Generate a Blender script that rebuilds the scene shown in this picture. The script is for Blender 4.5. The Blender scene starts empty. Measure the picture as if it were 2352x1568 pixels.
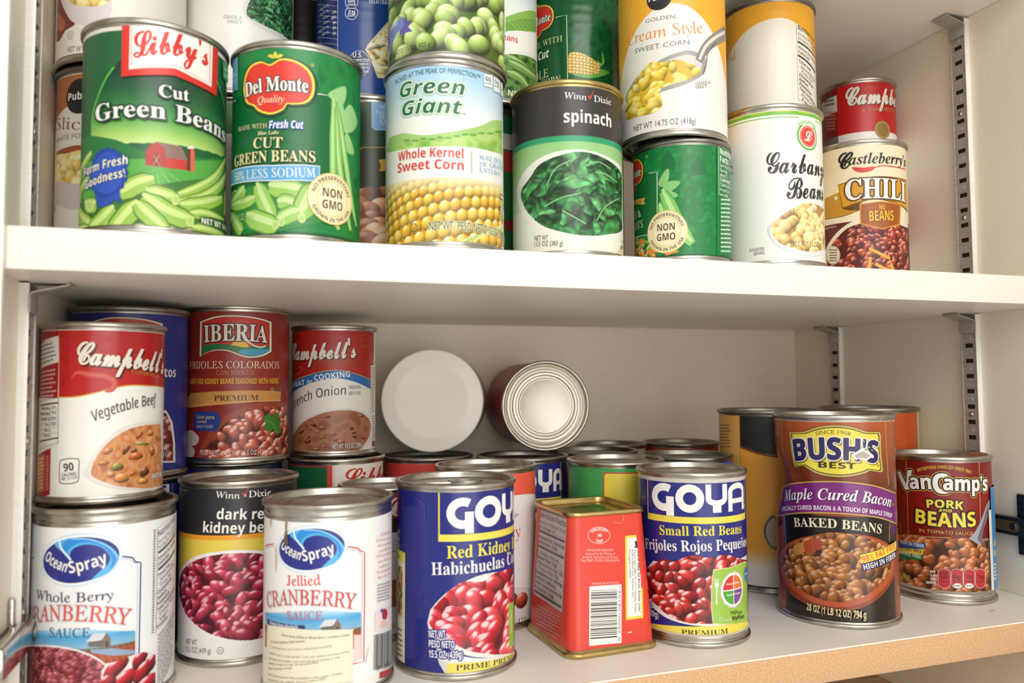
import bpy, bmesh, math, random
import numpy as np
from mathutils import Vector, Matrix
from mathutils.geometry import tessellate_polygon

# ------------------------------------------------------------------ camera, world, lights, exposure
sc = bpy.context.scene
COL = sc.collection
ZO = 0.42                                   # height of the upper shelf top above the ground (m)
MM = 0.001
CAM_P = np.array([170.856, -424.42, -76.55])          # mm, upper shelf top = 0, shelf front edge = y 0
YAW, PITCH, ROLL, FPX = 0.321676, 0.052009, -0.006541, 1773.763
W, H = 2352, 1568


def cam_axes():
    cy, sy, cp, sp = math.cos(YAW), math.sin(YAW), math.cos(PITCH), math.sin(PITCH)
    F = np.array([sy * cp, cy * cp, sp]); R0 = np.array([cy, -sy, 0.0]); U0 = np.cross(R0, F)
    c, s = math.cos(ROLL), math.sin(ROLL)
    return np.stack([c * R0 + s * U0, -s * R0 + c * U0, F])


AX = cam_axes()
cd = bpy.data.cameras.new('camera'); co = bpy.data.objects.new('camera', cd); COL.objects.link(co)
cd.sensor_width = 36.0; cd.lens = FPX / W * 36.0
cd.clip_start = 0.01; cd.clip_end = 50
m = Matrix.Identity(4)
for i in range(3):
    m[i][0], m[i][1], m[i][2] = AX[0][i], AX[1][i], -AX[2][i]
m[0][3], m[1][3], m[2][3] = CAM_P[0] * MM, CAM_P[1] * MM, CAM_P[2] * MM + ZO
co.matrix_world = m
cd.dof.use_dof = True; cd.dof.focus_distance = 0.58; cd.dof.aperture_fstop = 8.0
sc.camera = co

wd = bpy.data.worlds.new('room_light'); sc.world = wd; wd.use_nodes = True
bg = wd.node_tree.nodes['Background']
bg.inputs[0].default_value = (1.0, 0.97, 0.92, 1); bg.inputs[1].default_value = 0.72


def area(name, loc, target, sx, sy, power, col):
    l = bpy.data.lights.new(name, 'AREA'); l.shape = 'RECTANGLE'; l.size = sx; l.size_y = sy
    l.energy = power; l.color = col
    o = bpy.data.objects.new(name, l); COL.objects.link(o)
    o.location = loc
    o.rotation_euler = (Vector(target) - Vector(loc)).to_track_quat('-Z', 'Y').to_euler()
    return o


area('camera_flash', (0.22, -0.50, ZO + 0.10), (0.42, 0.1, ZO - 0.06), 0.12, 0.16, 0.20, (1.0, 0.96, 0.90))
area('ceiling_lamp', (0.25, -1.45, ZO + 0.80), (0.40, 0.0, ZO - 0.1), 1.2, 0.8, 14.0, (1.0, 0.97, 0.92))
area('added_front_fill', (0.55, -2.70, ZO - 0.35), (0.42, 0.1, ZO - 0.15), 2.4, 2.0, 30.0, (1.0, 0.98, 0.94))  # unseen fill added to brighten the cabinet interior from the front

sc.view_settings.view_transform = 'Standard'; sc.view_settings.look = 'None'
sc.view_settings.gamma = 1.0; sc.view_settings.use_curve_mapping = False
sc.cycles.diffuse_bounces = 8; sc.cycles.max_bounces = 14
sc.view_settings.exposure = -0.06


# ------------------------------------------------------------------ helpers
def lin(c):
    if isinstance(c, str):
        c = [int(c[i:i + 2], 16) / 255 for i in (0, 2, 4)]
    return tuple((v / 12.92 if v <= .04045 else ((v + .055) / 1.055) ** 2.4) for v in c)


MATS = {}


def mat(name, col=None, rough=.5, metal=0., spec=.5, build=None, coat=0.):
    if name in MATS:
        return MATS[name]
    m = bpy.data.materials.new(name); m.use_nodes = True
    nt = m.node_tree; b = nt.nodes['Principled BSDF']
    if col is not None:
        b.inputs['Base Color'].default_value = (*lin(col), 1)
    b.inputs['Roughness'].default_value = rough; b.inputs['Metallic'].default_value = metal
    b.inputs['Specular IOR Level'].default_value = spec; b.inputs['Coat Weight'].default_value = coat
    if build:
        build(nt, b)
    MATS[name] = m
    return m


def nd(nt, t, **k):
    n = nt.nodes.new(t)
    for a, v in k.items():
        if a.startswith('i_'):
            n.inputs[a[2:].replace('_', ' ')].default_value = v
        else:
            setattr(n, a, v)
    return n


def speckle(base, dark, scale, amt, bump=.0):
    def f(nt, b):
        tc = nd(nt, 'ShaderNodeTexCoord'); n = nd(nt, 'ShaderNodeTexNoise'); n.inputs['Scale'].default_value = scale
        n.inputs['Detail'].default_value = 3
        r = nd(nt, 'ShaderNodeValToRGB')
        r.color_ramp.elements[0].position = .5 - amt; r.color_ramp.elements[1].position = .5 + amt
        r.color_ramp.elements[0].color = (*lin(dark), 1); r.color_ramp.elements[1].color = (*lin(base), 1)
        L = nt.links.new
        L(tc.outputs['Object'], n.inputs['Vector']); L(n.outputs['Fac'], r.inputs['Fac']); L(r.outputs['Color'], b.inputs['Base Color'])
        if bump:
            bp = nd(nt, 'ShaderNodeBump'); bp.inputs['Strength'].default_value = bump; bp.inputs['Distance'].default_value = .0004
            L(n.outputs['Fac'], bp.inputs['Height']); L(bp.outputs['Normal'], b.inputs['Normal'])
    return f


def metal_nodes(c0, c1, r0, r1):
    def f(nt, b):
        L = nt.links.new
        tc = nd(nt, 'ShaderNodeTexCoord'); mp = nd(nt, 'ShaderNodeMapping'); mp.inputs['Scale'].default_value = (1, 1, 6)
        n = nd(nt, 'ShaderNodeTexNoise'); n.inputs['Scale'].default_value = 120; n.inputs['Detail'].default_value = 4
        r = nd(nt, 'ShaderNodeValToRGB')
        r.color_ramp.elements[0].position = .3; r.color_ramp.elements[1].position = .7
        r.color_ramp.elements[0].color = (*lin(c0), 1); r.color_ramp.elements[1].color = (*lin(c1), 1)
        mr = nd(nt, 'ShaderNodeMapRange'); mr.inputs['To Min'].default_value = r0; mr.inputs['To Max'].default_value = r1
        L(tc.outputs['Object'], mp.inputs['Vector']); L(mp.outputs['Vector'], n.inputs['Vector'])
        L(n.outputs['Fac'], r.inputs['Fac']); L(r.outputs['Color'], b.inputs['Base Color'])
        L(n.outputs['Fac'], mr.inputs['Value']); L(mr.outputs['Result'], b.inputs['Roughness'])
    return f


def label_nodes(rib, wr, rough):
    """printed paper: colours from the print itself, faint can ribs and paper wrinkles as bump"""
    def f(nt, b):
        L = nt.links.new
        a = nd(nt, 'ShaderNodeAttribute', attribute_name='print')
        L(a.outputs['Color'], b.inputs['Base Color'])
        tc = nd(nt, 'ShaderNodeTexCoord'); w = nd(nt, 'ShaderNodeTexWave', wave_type='BANDS', bands_direction='Z')
        w.inputs['Scale'].default_value = 42; w.inputs['Distortion'].default_value = .6; w.inputs['Detail'].default_value = 1
        n = nd(nt, 'ShaderNodeTexNoise'); n.inputs['Scale'].default_value = 60; n.inputs['Detail'].default_value = 2
        b1 = nd(nt, 'ShaderNodeBump'); b1.inputs['Strength'].default_value = rib; b1.inputs['Distance'].default_value = .001
        b2 = nd(nt, 'ShaderNodeBump'); b2.inputs['Strength'].default_value = wr; b2.inputs['Distance'].default_value = .001
        L(tc.outputs['Object'], w.inputs['Vector']); L(tc.outputs['Object'], n.inputs['Vector'])
        L(w.outputs['Fac'], b1.inputs['Height']); L(n.outputs['Fac'], b2.inputs['Height'])
        L(b1.outputs['Normal'], b2.inputs['Normal']); L(b2.outputs['Normal'], b.inputs['Normal'])
        b.inputs['Roughness'].default_value = rough
    return f


TIN = mat('tinplate', metal=1, build=metal_nodes('a9a49b', 'cfcabf', .22, .42))
TIN_MATTE = mat('matte_tinplate', metal=.75, build=metal_nodes('c9c2b2', 'd3cdbf', .35, .45))
TIN_DARK = mat('dull_tinplate', metal=1, build=metal_nodes('85817a', 'a8a49c', .28, .5))
TIN_GOLD = mat('gold_lacquered_tin', metal=1, build=metal_nodes('b59a5c', 'cdb57c', .25, .4))
PAPER = mat('printed_paper_label', build=label_nodes(.05, .10, .36))
PAPER_SLICK = mat('glossy_printed_label', build=label_nodes(.10, .10, .24))
LACQUER = mat('printed_tin_lacquer', build=label_nodes(.0, .12, .25))
MELAMINE = mat('white_melamine', build=speckle('f6f1e8', 'eee8dd', 900, .22, .03), rough=.42)
MELAMINE_WALL = mat('cream_melamine', build=speckle('f1e8d6', 'e5dac6', 700, .25, .05), rough=.45)
EDGE = mat('white_laminate_edge', 'eeeade', rough=.35)
CHIP = mat('raw_particle_board', build=speckle('dfb78d', 'c2966a', 850, .18, .3), rough=.8)
STEEL = mat('zinc_plated_steel', metal=.3, build=metal_nodes('a39d96', 'b9b4ac', .35, .5))
STEEL_DARK = mat('dark_plated_steel', metal=1, build=metal_nodes('4b413c', '6a5e57', .2, .35))
CHROME = mat('nickel_plated_steel', metal=1, build=metal_nodes('b5afa6', 'd2cdc4', .12, .22))
FLANGE = mat('painted_lit_zinc', metal=.1, build=metal_nodes('efece6', 'f6f4ee', .3, .4))  # flash-lit brightness of the front flange put into the colour
SLOT_SHADE = mat('painted_slot_shade', '4a3a22', rough=.8)  # dark brown stands in for shade inside the slots


def link(name, me, mt=None, parent=None):
    o = bpy.data.objects.new(name, me); COL.objects.link(o)
    if mt is not None and len(me.materials) == 0:
        me.materials.append(mt)
    if parent is not None:
        o.parent = parent
    return o


def tag(o, label=None, cat=None, group=None, kind=None):
    for k, v in (('label', label), ('category', cat), ('group', group), ('kind', kind)):
        if v:
            o[k] = v
    return o


def empty(name, loc, label, cat, group=None, rz=0.):
    o = bpy.data.objects.new(name, None); COL.objects.link(o)
    o.empty_display_size = .02; o.location = loc; o.rotation_euler = (0, 0, rz)
    return tag(o, label, cat, group)


def wp(x, y, z):
    return (x * MM, y * MM, z * MM + ZO)


def fin(bm, name, smooth_angle=None):
    bmesh.ops.recalc_face_normals(bm, faces=bm.faces)
    me = bpy.data.meshes.new(name); bm.to_mesh(me); bm.free()
    if smooth_angle:
        for p in me.polygons:
            p.use_smooth = True
        me.set_sharp_from_angle(angle=math.radians(smooth_angle))
    return me


def add_box(bm, x0, x1, y0, y1, z0, z1, bev=0., mi=0):
    r = bmesh.ops.create_cube(bm, size=1)
    vs = r['verts']
    for v in vs:
        v.co = Vector(((x0 + x1) / 2 + v.co.x * (x1 - x0), (y0 + y1) / 2 + v.co.y * (y1 - y0), (z0 + z1) / 2 + v.co.z * (z1 - z0)))
    fs = list({f for v in vs for f in v.link_faces})
    for f in fs:
        f.material_index = mi
    if bev:
        es = list({e for v in vs for e in v.link_edges})
        bmesh.ops.bevel(bm, geom=es, offset=bev, segments=2, affect='EDGES', profile=.5)


def add_lathe(bm, prof, n=72, close=False):
    """prof: list of (r, z); r = 0 makes a pole"""
    rings = []
    for r, z in prof:
        if r <= 1e-9:
            rings.append([bm.verts.new((0, 0, z))])
        else:
            rings.append([bm.verts.new((r * math.cos(2 * math.pi * i / n), r * math.sin(2 * math.pi * i / n), z)) for i in range(n)])
    pr = list(zip(rings, rings[1:]))
    if close:
        pr.append((rings[-1], rings[0]))
    for a, b in pr:
        for i in range(n):
            j = (i + 1) % n
            if len(a) == 1 and len(b) == 1:
                continue
            if len(a) == 1:
                bm.faces.new((a[0], b[j], b[i]))
            elif len(b) == 1:
                bm.faces.new((a[i], a[j], b[0]))
            else:
                bm.faces.new((a[i], a[j], b[j], b[i]))


def add_tube(bm, pts, r, n=8):
    pts = [Vector(p) for p in pts]
    prev = None; ref = Vector((0.13, .2, 1)).normalized()
    for k, p in enumerate(pts):
        d = (pts[min(k + 1, len(pts) - 1)] - pts[max(k - 1, 0)]).normalized()
        a = d.cross(ref).normalized(); b = d.cross(a)
        ring = [bm.verts.new(p + (a * math.cos(2 * math.pi * i / n) + b * math.sin(2 * math.pi * i / n)) * r) for i in range(n)]
        if prev:
            for i in range(n):
                bm.faces.new((prev[i], prev[(i + 1) % n], ring[(i + 1) % n], ring[i]))
        else:
            bm.faces.new(ring)
        prev = ring
    bm.faces.new(prev)


# ------------------------------------------------------------------ lettering: outlines from the built-in font
_tc = bpy.data.curves.new('lettering', 'FONT'); _tc.resolution_u = 2
_to = bpy.data.objects.new('lettering', _tc); COL.objects.link(_to)
FONTS = {'sansb': (0x1D5D4, 0x1D5EE, 0x1D7EC), 'sansi': (0x1D608, 0x1D622, None), 'sansbi': (0x1D63C, 0x1D656, 0x1D7EC),
         'serifb': (0x1D400, 0x1D41A, 0x1D7CE), 'serifi': (0x1D434, 0x1D44E, None), 'serifbi': (0x1D468, 0x1D482, 0x1D7CE),
         'script': (0x1D4D0, 0x1D4EA, 0x1D7CE), 'serif': (0x1D434, 0x1D44E, None)}


def conv(s, font):
    if font == 'sans':
        return s
    up, lo, dg = FONTS[font]
    out = ''
    for c in s:
        if 'A' <= c <= 'Z':
            out += chr(up + ord(c) - 65)
        elif 'a' <= c <= 'z':
            out += '\u210e' if (font in ('serifi', 'serif') and c == 'h') else chr(lo + ord(c) - 97)
        elif c.isdigit() and dg:
            out += chr(dg + int(c))
        else:
            out += c
    return out


_tcache = {}


def glyphs(s, font):
    """-> (n,2) points and triangles of a line of lettering, in em units"""
    k = (s, font)
    if k not in _tcache:
        _tc.body = conv(s, font)
        dg = bpy.context.evaluated_depsgraph_get(); dg.update()
        ev = _to.evaluated_get(dg); me = ev.to_mesh()
        co = np.zeros(len(me.vertices) * 3); me.vertices.foreach_get('co', co)
        me.calc_loop_triangles()
        tr = np.zeros(len(me.loop_triangles) * 3, np.int32); me.loop_triangles.foreach_get('vertices', tr)
        ev.to_mesh_clear()
        P = co.reshape(-1, 3)[:, :2].copy()
        if font == 'serif':
            P[:, 0] -= .27 * P[:, 1]
        _tcache[k] = (P, tr.reshape(-1, 3).copy())
    return _tcache[k]


CAPH = {}


def caph(font):
    if font not in CAPH:
        p, _ = glyphs('H', font); CAPH[font] = p[:, 1].max() - p[:, 1].min()
    return CAPH[font]


# ------------------------------------------------------------------ printed surfaces
def ray(x, y):
    d = np.array([(x - W / 2) / FPX, -(y - H / 2) / FPX, 1.0]) @ AX
    return d


def lerp(a, b, t):
    return tuple(a[i] + (b[i] - a[i]) * t for i in range(len(a)))


def bez(pts, n=14):
    """smooth open curve through points (Catmull-Rom)"""
    P = [np.array(p, float) for p in pts]; P = [2 * P[0] - P[1]] + P + [2 * P[-1] - P[-2]]
    out = []
    for i in range(1, len(P) - 2):
        a, b, c, d = P[i - 1:i + 3]
        for k in range(n):
            t = k / n
            out.append(.5 * ((2 * b) + (c - a) * t + (2 * a - 5 * b + 4 * c - d) * t * t + (3 * b - a - 3 * c + d) * t ** 3))
    out.append(P[-2])
    return [tuple(p) for p in out]


def ring(pts, n=10):
    """smooth closed curve through points"""
    P = [np.array(p, float) for p in pts]; k = len(P); out = []
    for i in range(k):
        a, b, c, d = P[i - 1], P[i], P[(i + 1) % k], P[(i + 2) % k]
        for j in range(n):
            t = j / n
            out.append(tuple(.5 * ((2 * b) + (c - a) * t + (2 * a - 5 * b + 4 * c - d) * t * t + (3 * b - a - 3 * c + d) * t ** 3)))
    return out


def ell(cx, cy, rx, ry, a0=0, a1=360, n=48, rot=0):
    c, s = math.cos(math.radians(rot)), math.sin(math.radians(rot)); out = []
    for i in range(n + (0 if a1 - a0 >= 360 else 1)):
        t = math.radians(a0 + (a1 - a0) * i / n); x, y = rx * math.cos(t), -ry * math.sin(t)
        out.append((cx + x * c - y * s, cy + x * s + y * c))
    return out


class Print:
    """Artwork printed on a surface. Positions are millimetres (u round the surface, v up it); `view` lets
    points read off the photograph be laid back onto the surface they are printed on."""
    NSEG = 96

    def __init__(self):
        self.V = []; self.F = []; self.C = []; self.nv = 0; self.layer = 0; self.view(0, 0, 1)

    def view(self, ox, oy, s):
        self._v = (ox, oy, s); return self

    def uv(self, x, y):
        ox, oy, s = self._v
        return self.hit(ox + x / s, oy + y / s)

    def mm(self, x, y, d):
        """length of d view pixels (vertical) in mm near a point"""
        a = self.uv(x, y); b = self.uv(x, y - d); return abs(b[1] - a[1])

    # -- raw triangles in uv
    def tris(self, P, T, col, grad=None, step=1.):
        """P (n,2) uv, T (m,3), flat colour, or grad = (colour fn of uv)"""
        P = np.asarray(P, float); self.layer += step
        D = self.facet()
        c0 = np.array(col if grad is None else (0, 0, 0), float)
        A = P[np.asarray(T)]                                           # m,3,2
        if D is None:
            polys = [list(map(tuple, t)) for t in A]
        else:
            k0 = np.floor((A[:, :, 0].min(1) + 1e-9) / D).astype(int); k1 = np.floor((A[:, :, 0].max(1) - 1e-9) / D).astype(int)
            polys = []
            for t, a, b in zip(A, k0, k1):
                if b <= a:
                    polys.append([tuple(p) for p in t]); continue
                rest = [tuple(p) for p in t]
                for k in range(a, b):
                    x = (k + 1) * D; left = []; right = []
                    n = len(rest)
                    for i in range(n):
                        p, q = rest[i], rest[(i + 1) % n]
                        if p[0] <= x: left.append(p)
                        if p[0] >= x: right.append(p)
                        if (p[0] - x) * (q[0] - x) < 0:
                            f = (x - p[0]) / (q[0] - p[0]); r = (x, p[1] + (q[1] - p[1]) * f); left.append(r); right.append(r)
                    if len(left) > 2: polys.append(left)
                    rest = right
                    if len(rest) < 3: break
                if len(rest) > 2: polys.append(rest)
        if getattr(self, 'v1', None):
            for lim, sg in ((self.v0, 1), (self.v1, -1)):
                out = []
                for q in polys:
                    if min(sg * (p[1] - lim) for p in q) >= -1e-9: out.append(q); continue
                    k = []; n = len(q)
                    for i in range(n):
                        p, r = q[i], q[(i + 1) % n]; dp, dr = sg * (p[1] - lim), sg * (r[1] - lim)
                        if dp >= 0: k.append(p)
                        if dp * dr < 0: f = dp / (dp - dr); k.append((p[0] + (r[0] - p[0]) * f, lim))
                    if len(k) > 2: out.append(k)
                polys = out
        if getattr(self, 'dent', None):
            G = 3.0; fine = []
            for q in polys:
                k0, k1 = int(math.floor(min(p[1] for p in q) / G + 1e-9)), int(math.floor(max(p[1] for p in q) / G - 1e-9)); rest = q
                for k in range(k0, k1):
                    y = (k + 1) * G; lo = []; hi = []; n = len(rest)
                    for i in range(n):
                        p, r = rest[i], rest[(i + 1) % n]
                        if p[1] <= y: lo.append(p)
                        if p[1] >= y: hi.append(p)
                        if (p[1] - y) * (r[1] - y) < 0:
                            f = (y - p[1]) / (r[1] - p[1]); x = (p[0] + (r[0] - p[0]) * f, y); lo.append(x); hi.append(x)
                    if len(lo) > 2: fine.append(lo)
                    rest = hi
                    if len(rest) < 3: break
                if len(rest) > 2: fine.append(rest)
            polys = fine
        for q in polys:
            n = len(q)
            if sum(q[i - 1][0] * q[i][1] - q[i][0] * q[i - 1][1] for i in range(n)) < 0: q = q[::-1]
            self.F.append(list(range(self.nv, self.nv + n))); self.nv += n
            for p in q:
                self.V.append((p[0], p[1], self.layer)); self.C.append(grad(p) if grad else c0)

    def shape(self, pts, col, uv=False, grad=None, holes=()):
        """filled outline; pts in view pixels"""
        c = lin(col) if col is not None and not isinstance(col, tuple) else col
        loops = [[(p if uv else self.uv(*p)) for p in l] for l in [pts, *holes]]
        loops = [[Vector((p[0], p[1], 0)) for p in l] for l in loops]
        T = tessellate_polygon(loops); P = [tuple(v[:2]) for l in loops for v in l]
        self.tris(P, T, c, grad)

    def line(self, pts, w, col, closed=False, uv=False):
        """stroked path; w in mm (a number, or one per point)"""
        P = [np.array(p if uv else self.uv(*p)) for p in pts]; n = len(P)
        if not hasattr(w, '__len__'): w = [w] * n
        Lp, Rp = [], []
        for i in range(n):
            a = P[i - 1] if (i or closed) else P[i]; b = P[(i + 1) % n] if (i < n - 1 or closed) else P[i]
            d = b - a; l = np.hypot(*d) or 1; nn = np.array([-d[1], d[0]]) / l * w[i] / 2
            Lp.append(P[i] + nn); Rp.append(P[i] - nn)
        V = Lp + Rp; T = []
        for i in range(n if closed else n - 1):
            j = (i + 1) % n; T += [(i, j, n + j), (i, n + j, n + i)]
        self.tris(V, T, lin(col))

    def text(self, s, font, a, b, h, col, outline=None, shadow=None, arc=0., shear=0., bold=0., align='l', stretch=1., vscale=1., uv=False, fit=None, mid=None):
        """a, b: ends of the baseline (view px), either may be None; h: cap height (view px, or mm if uv);
        fit: the leading letters that fill a..b when the rest runs on; mid: a point the curved baseline passes"""
        P, T = glyphs(s, font)
        if len(P) == 0: return
        ref = a or b
        ch = h if uv else self.mm(ref[0], ref[1], h)
        A = (a if uv else self.uv(*a)) if a else None; B = (b if uv else self.uv(*b)) if b else None
        x0, x1 = P[:, 0].min(), P[:, 0].max(); k = ch / caph(font)
        if A is not None and B is not None:
            wid = math.hypot(B[0] - A[0], B[1] - A[1]); dirx = ((B[0] - A[0]) / wid, (B[1] - A[1]) / wid)
            if fit:
                Pf, _ = glyphs(fit, font); wid *= (x1 - x0) / (Pf[:, 0].max() - x0)
            if mid:
                M_ = self.uv(*mid); q = ((M_[0] - A[0]) * dirx[0] + (M_[1] - A[1]) * dirx[1]) / wid * 2 - 1
                arc = (-(M_[0] - A[0]) * dirx[1] + (M_[1] - A[1]) * dirx[0]) / max(.2, 1 - q * q)
        else:
            wid = (x1 - x0) * k * stretch; dirx = (1, 0)
            if A is None: A = (B[0] - wid, B[1])
            elif align == 'c': A = (A[0] - wid / 2, A[1])
        u = (P[:, 0] - x0) / (x1 - x0) * wid; v = P[:, 1] * k * vscale
        u = u + shear * v
        t = u / wid * 2 - 1
        u = u + v * (t * 2.2 * arc / wid if arc else 0); v = v + arc * (1 - t * t)
        Q = np.stack([A[0] + dirx[0] * u - dirx[1] * v, A[1] + dirx[1] * u + dirx[0] * v], 1)

        def draw(col, r, dx=0., dy=0.):
            """lettering fattened by r mm, by overprinting shifted copies"""
            if r < .03:
                self.tris(Q + (dx, dy), T, lin(col)); return
            n = 6 if r < .5 else 8 if r < .9 else 10
            for i in range(n):
                self.tris(Q + (dx + r * math.cos(2 * math.pi * i / n), dy + r * math.sin(2 * math.pi * i / n)), T, lin(col), step=1. if i == 0 else .35)
            self.tris(Q + (dx, dy), T, lin(col), step=.35)
        bw = max(0., bold) * k * .6
        if shadow:
            draw(shadow[0], bw + (shadow[3] * k * .6 if len(shadow) > 3 else 0), shadow[1], shadow[2])
        if outline:
            for oc, ow in (outline if isinstance(outline, list) else [outline]):
                draw(oc, bw + ow)
        draw(col, bw)

    def circtext(self, s, font, c, r, h, a0, a1, col, inside=False):
        """lettering round a circle: centre view px, radius & height in mm, from angle a0 to a1 (degrees, clockwise text)"""
        C = self.uv(*c); P, T = glyphs(s, font); x0, x1 = P[:, 0].min(), P[:, 0].max(); k = h / caph(font)
        ang = np.radians(a0 + (a1 - a0) * (P[:, 0] - x0) / (x1 - x0)); rr = r - P[:, 1] * k if inside else r + P[:, 1] * k
        self.tris(np.stack([C[0] + rr * np.cos(ang), C[1] + rr * np.sin(ang)], 1), T, lin(col))

    def quadmap(self, q):
        """bilinear map of a unit square onto 4 view points (tl, tr, br, bl)"""
        q = [np.array(self.uv(*p)) for p in q]
        return lambda s, t: tuple((q[0] * (1 - s) + q[1] * s) * (1 - t) + (q[3] * (1 - s) + q[2] * s) * t)

    def fine(self, q, rows, col, fill=.8, seed=0, thick=.5, ragged=.2):
        """a block of print too small to read: rows of word-long strokes"""
        M = self.quadmap(q); rnd = random.Random(seed); V = []; T = []
        for r in range(rows):
            x = 0; end = 1 - ragged * rnd.random()
            t0 = (r + .5 - thick / 2) / rows; t1 = (r + .5 + thick / 2) / rows
            while x < end - .03:
                w = min(rnd.uniform(.05, .17), end - x)
                n = len(V); V += [M(x, t0), M(x + w * fill, t0), M(x + w * fill, t1), M(x, t1)]; T += [(n, n + 2, n + 1), (n, n + 3, n + 2)]
                x += w
        self.tris(V, T, lin(col))

    def bars(self, q, n, col, seed=0, vertical=True):
        """bar code stripes in a quad"""
        M = self.quadmap(q); rnd = random.Random(seed); V = []; T = []; x = 0
        ws = [rnd.choice((1, 1, 2, 3)) for _ in range(2 * n + 1)]; tot = sum(ws)
        for i, w in enumerate(ws):
            if i % 2 == 0:
                a, b = x / tot, (x + w) / tot; k = len(V)
                V += [M(a, 0), M(b, 0), M(b, 1), M(a, 1)] if vertical else [M(0, a), M(0, b), M(1, b), M(1, a)]
                T += [(k, k + 2, k + 1), (k, k + 3, k + 2)]
            x += w
        self.tris(V, T, lin(col))

    # -- printed pictures: a fine grid of dots coloured by a painter
    def picture(self, pts, paint, cell=.36, uv=False, holes=()):
        P = np.array([(p if uv else self.uv(*p)) for p in pts]); self.layer += 1
        u0, v0 = P.min(0); u1, v1 = P.max(0)
        nu, nv = max(2, int((u1 - u0) / cell) + 1), max(2, int((v1 - v0) / cell) + 1)
        us = np.linspace(u0, u1, nu); vs = np.linspace(v0, v1, nv)
        U, Vv = np.meshgrid(us, vs)
        img = np.clip(paint(U, Vv, (u0, v0, u1, v1)), 0, 1)
        ins = inside(P, U, Vv)
        if getattr(self, 'v1', None): ins &= (Vv >= self.v0) & (Vv <= self.v1)
        for h in holes:
            ins &= ~inside(np.array([self.uv(*p) for p in h]), U, Vv)
        idx = -np.ones(U.shape, int)
        cells = ins[:-1, :-1].astype(int) + ins[1:, :-1] + ins[:-1, 1:] + ins[1:, 1:] >= 3
        use = np.zeros(U.shape, bool)
        use[:-1, :-1] |= cells; use[1:, :-1] |= cells; use[:-1, 1:] |= cells; use[1:, 1:] |= cells
        n = int(use.sum()); idx[use] = np.arange(n) + self.nv
        self.V += [(a, b, self.layer) for a, b in zip(U[use], Vv[use])]
        self.C += list(np.where(img[use] <= .04045, img[use] / 12.92, ((img[use] + .055) / 1.055) ** 2.4)); self.nv += n
        jj, ii = np.nonzero(cells)
        self.F += np.stack([idx[jj, ii], idx[jj, ii + 1], idx[jj + 1, ii + 1], idx[jj + 1, ii]], 1).tolist()

    def mesh(self, name):
        uvw = np.array(self.V); co, nr = self.place(uvw[:, 0], uvw[:, 1], uvw[:, 2])
        me = bpy.data.meshes.new(name); me.from_pydata(co.tolist(), [], self.F)
        at = me.attributes.new('print', 'FLOAT_COLOR', 'POINT')
        c = np.ones((len(co), 4), np.float32); c[:, :3] = np.array(self.C) * .90; at.data.foreach_set('color', c.ravel())
        for p in me.polygons: p.use_smooth = True
        if nr is not None:
            me.normals_split_custom_set_from_vertices(nr.tolist())
        return me


def inside(P, U, V):
    r = np.zeros(U.shape, bool); n = len(P)
    for i in range(n):
        x0, y0 = P[i]; x1, y1 = P[(i + 1) % n]
        if y0 == y1: continue
        c = ((y0 > V) != (y1 > V)) & (U < (x1 - x0) * (V - y0) / (y1 - y0) + x0); r ^= c
    return r


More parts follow.
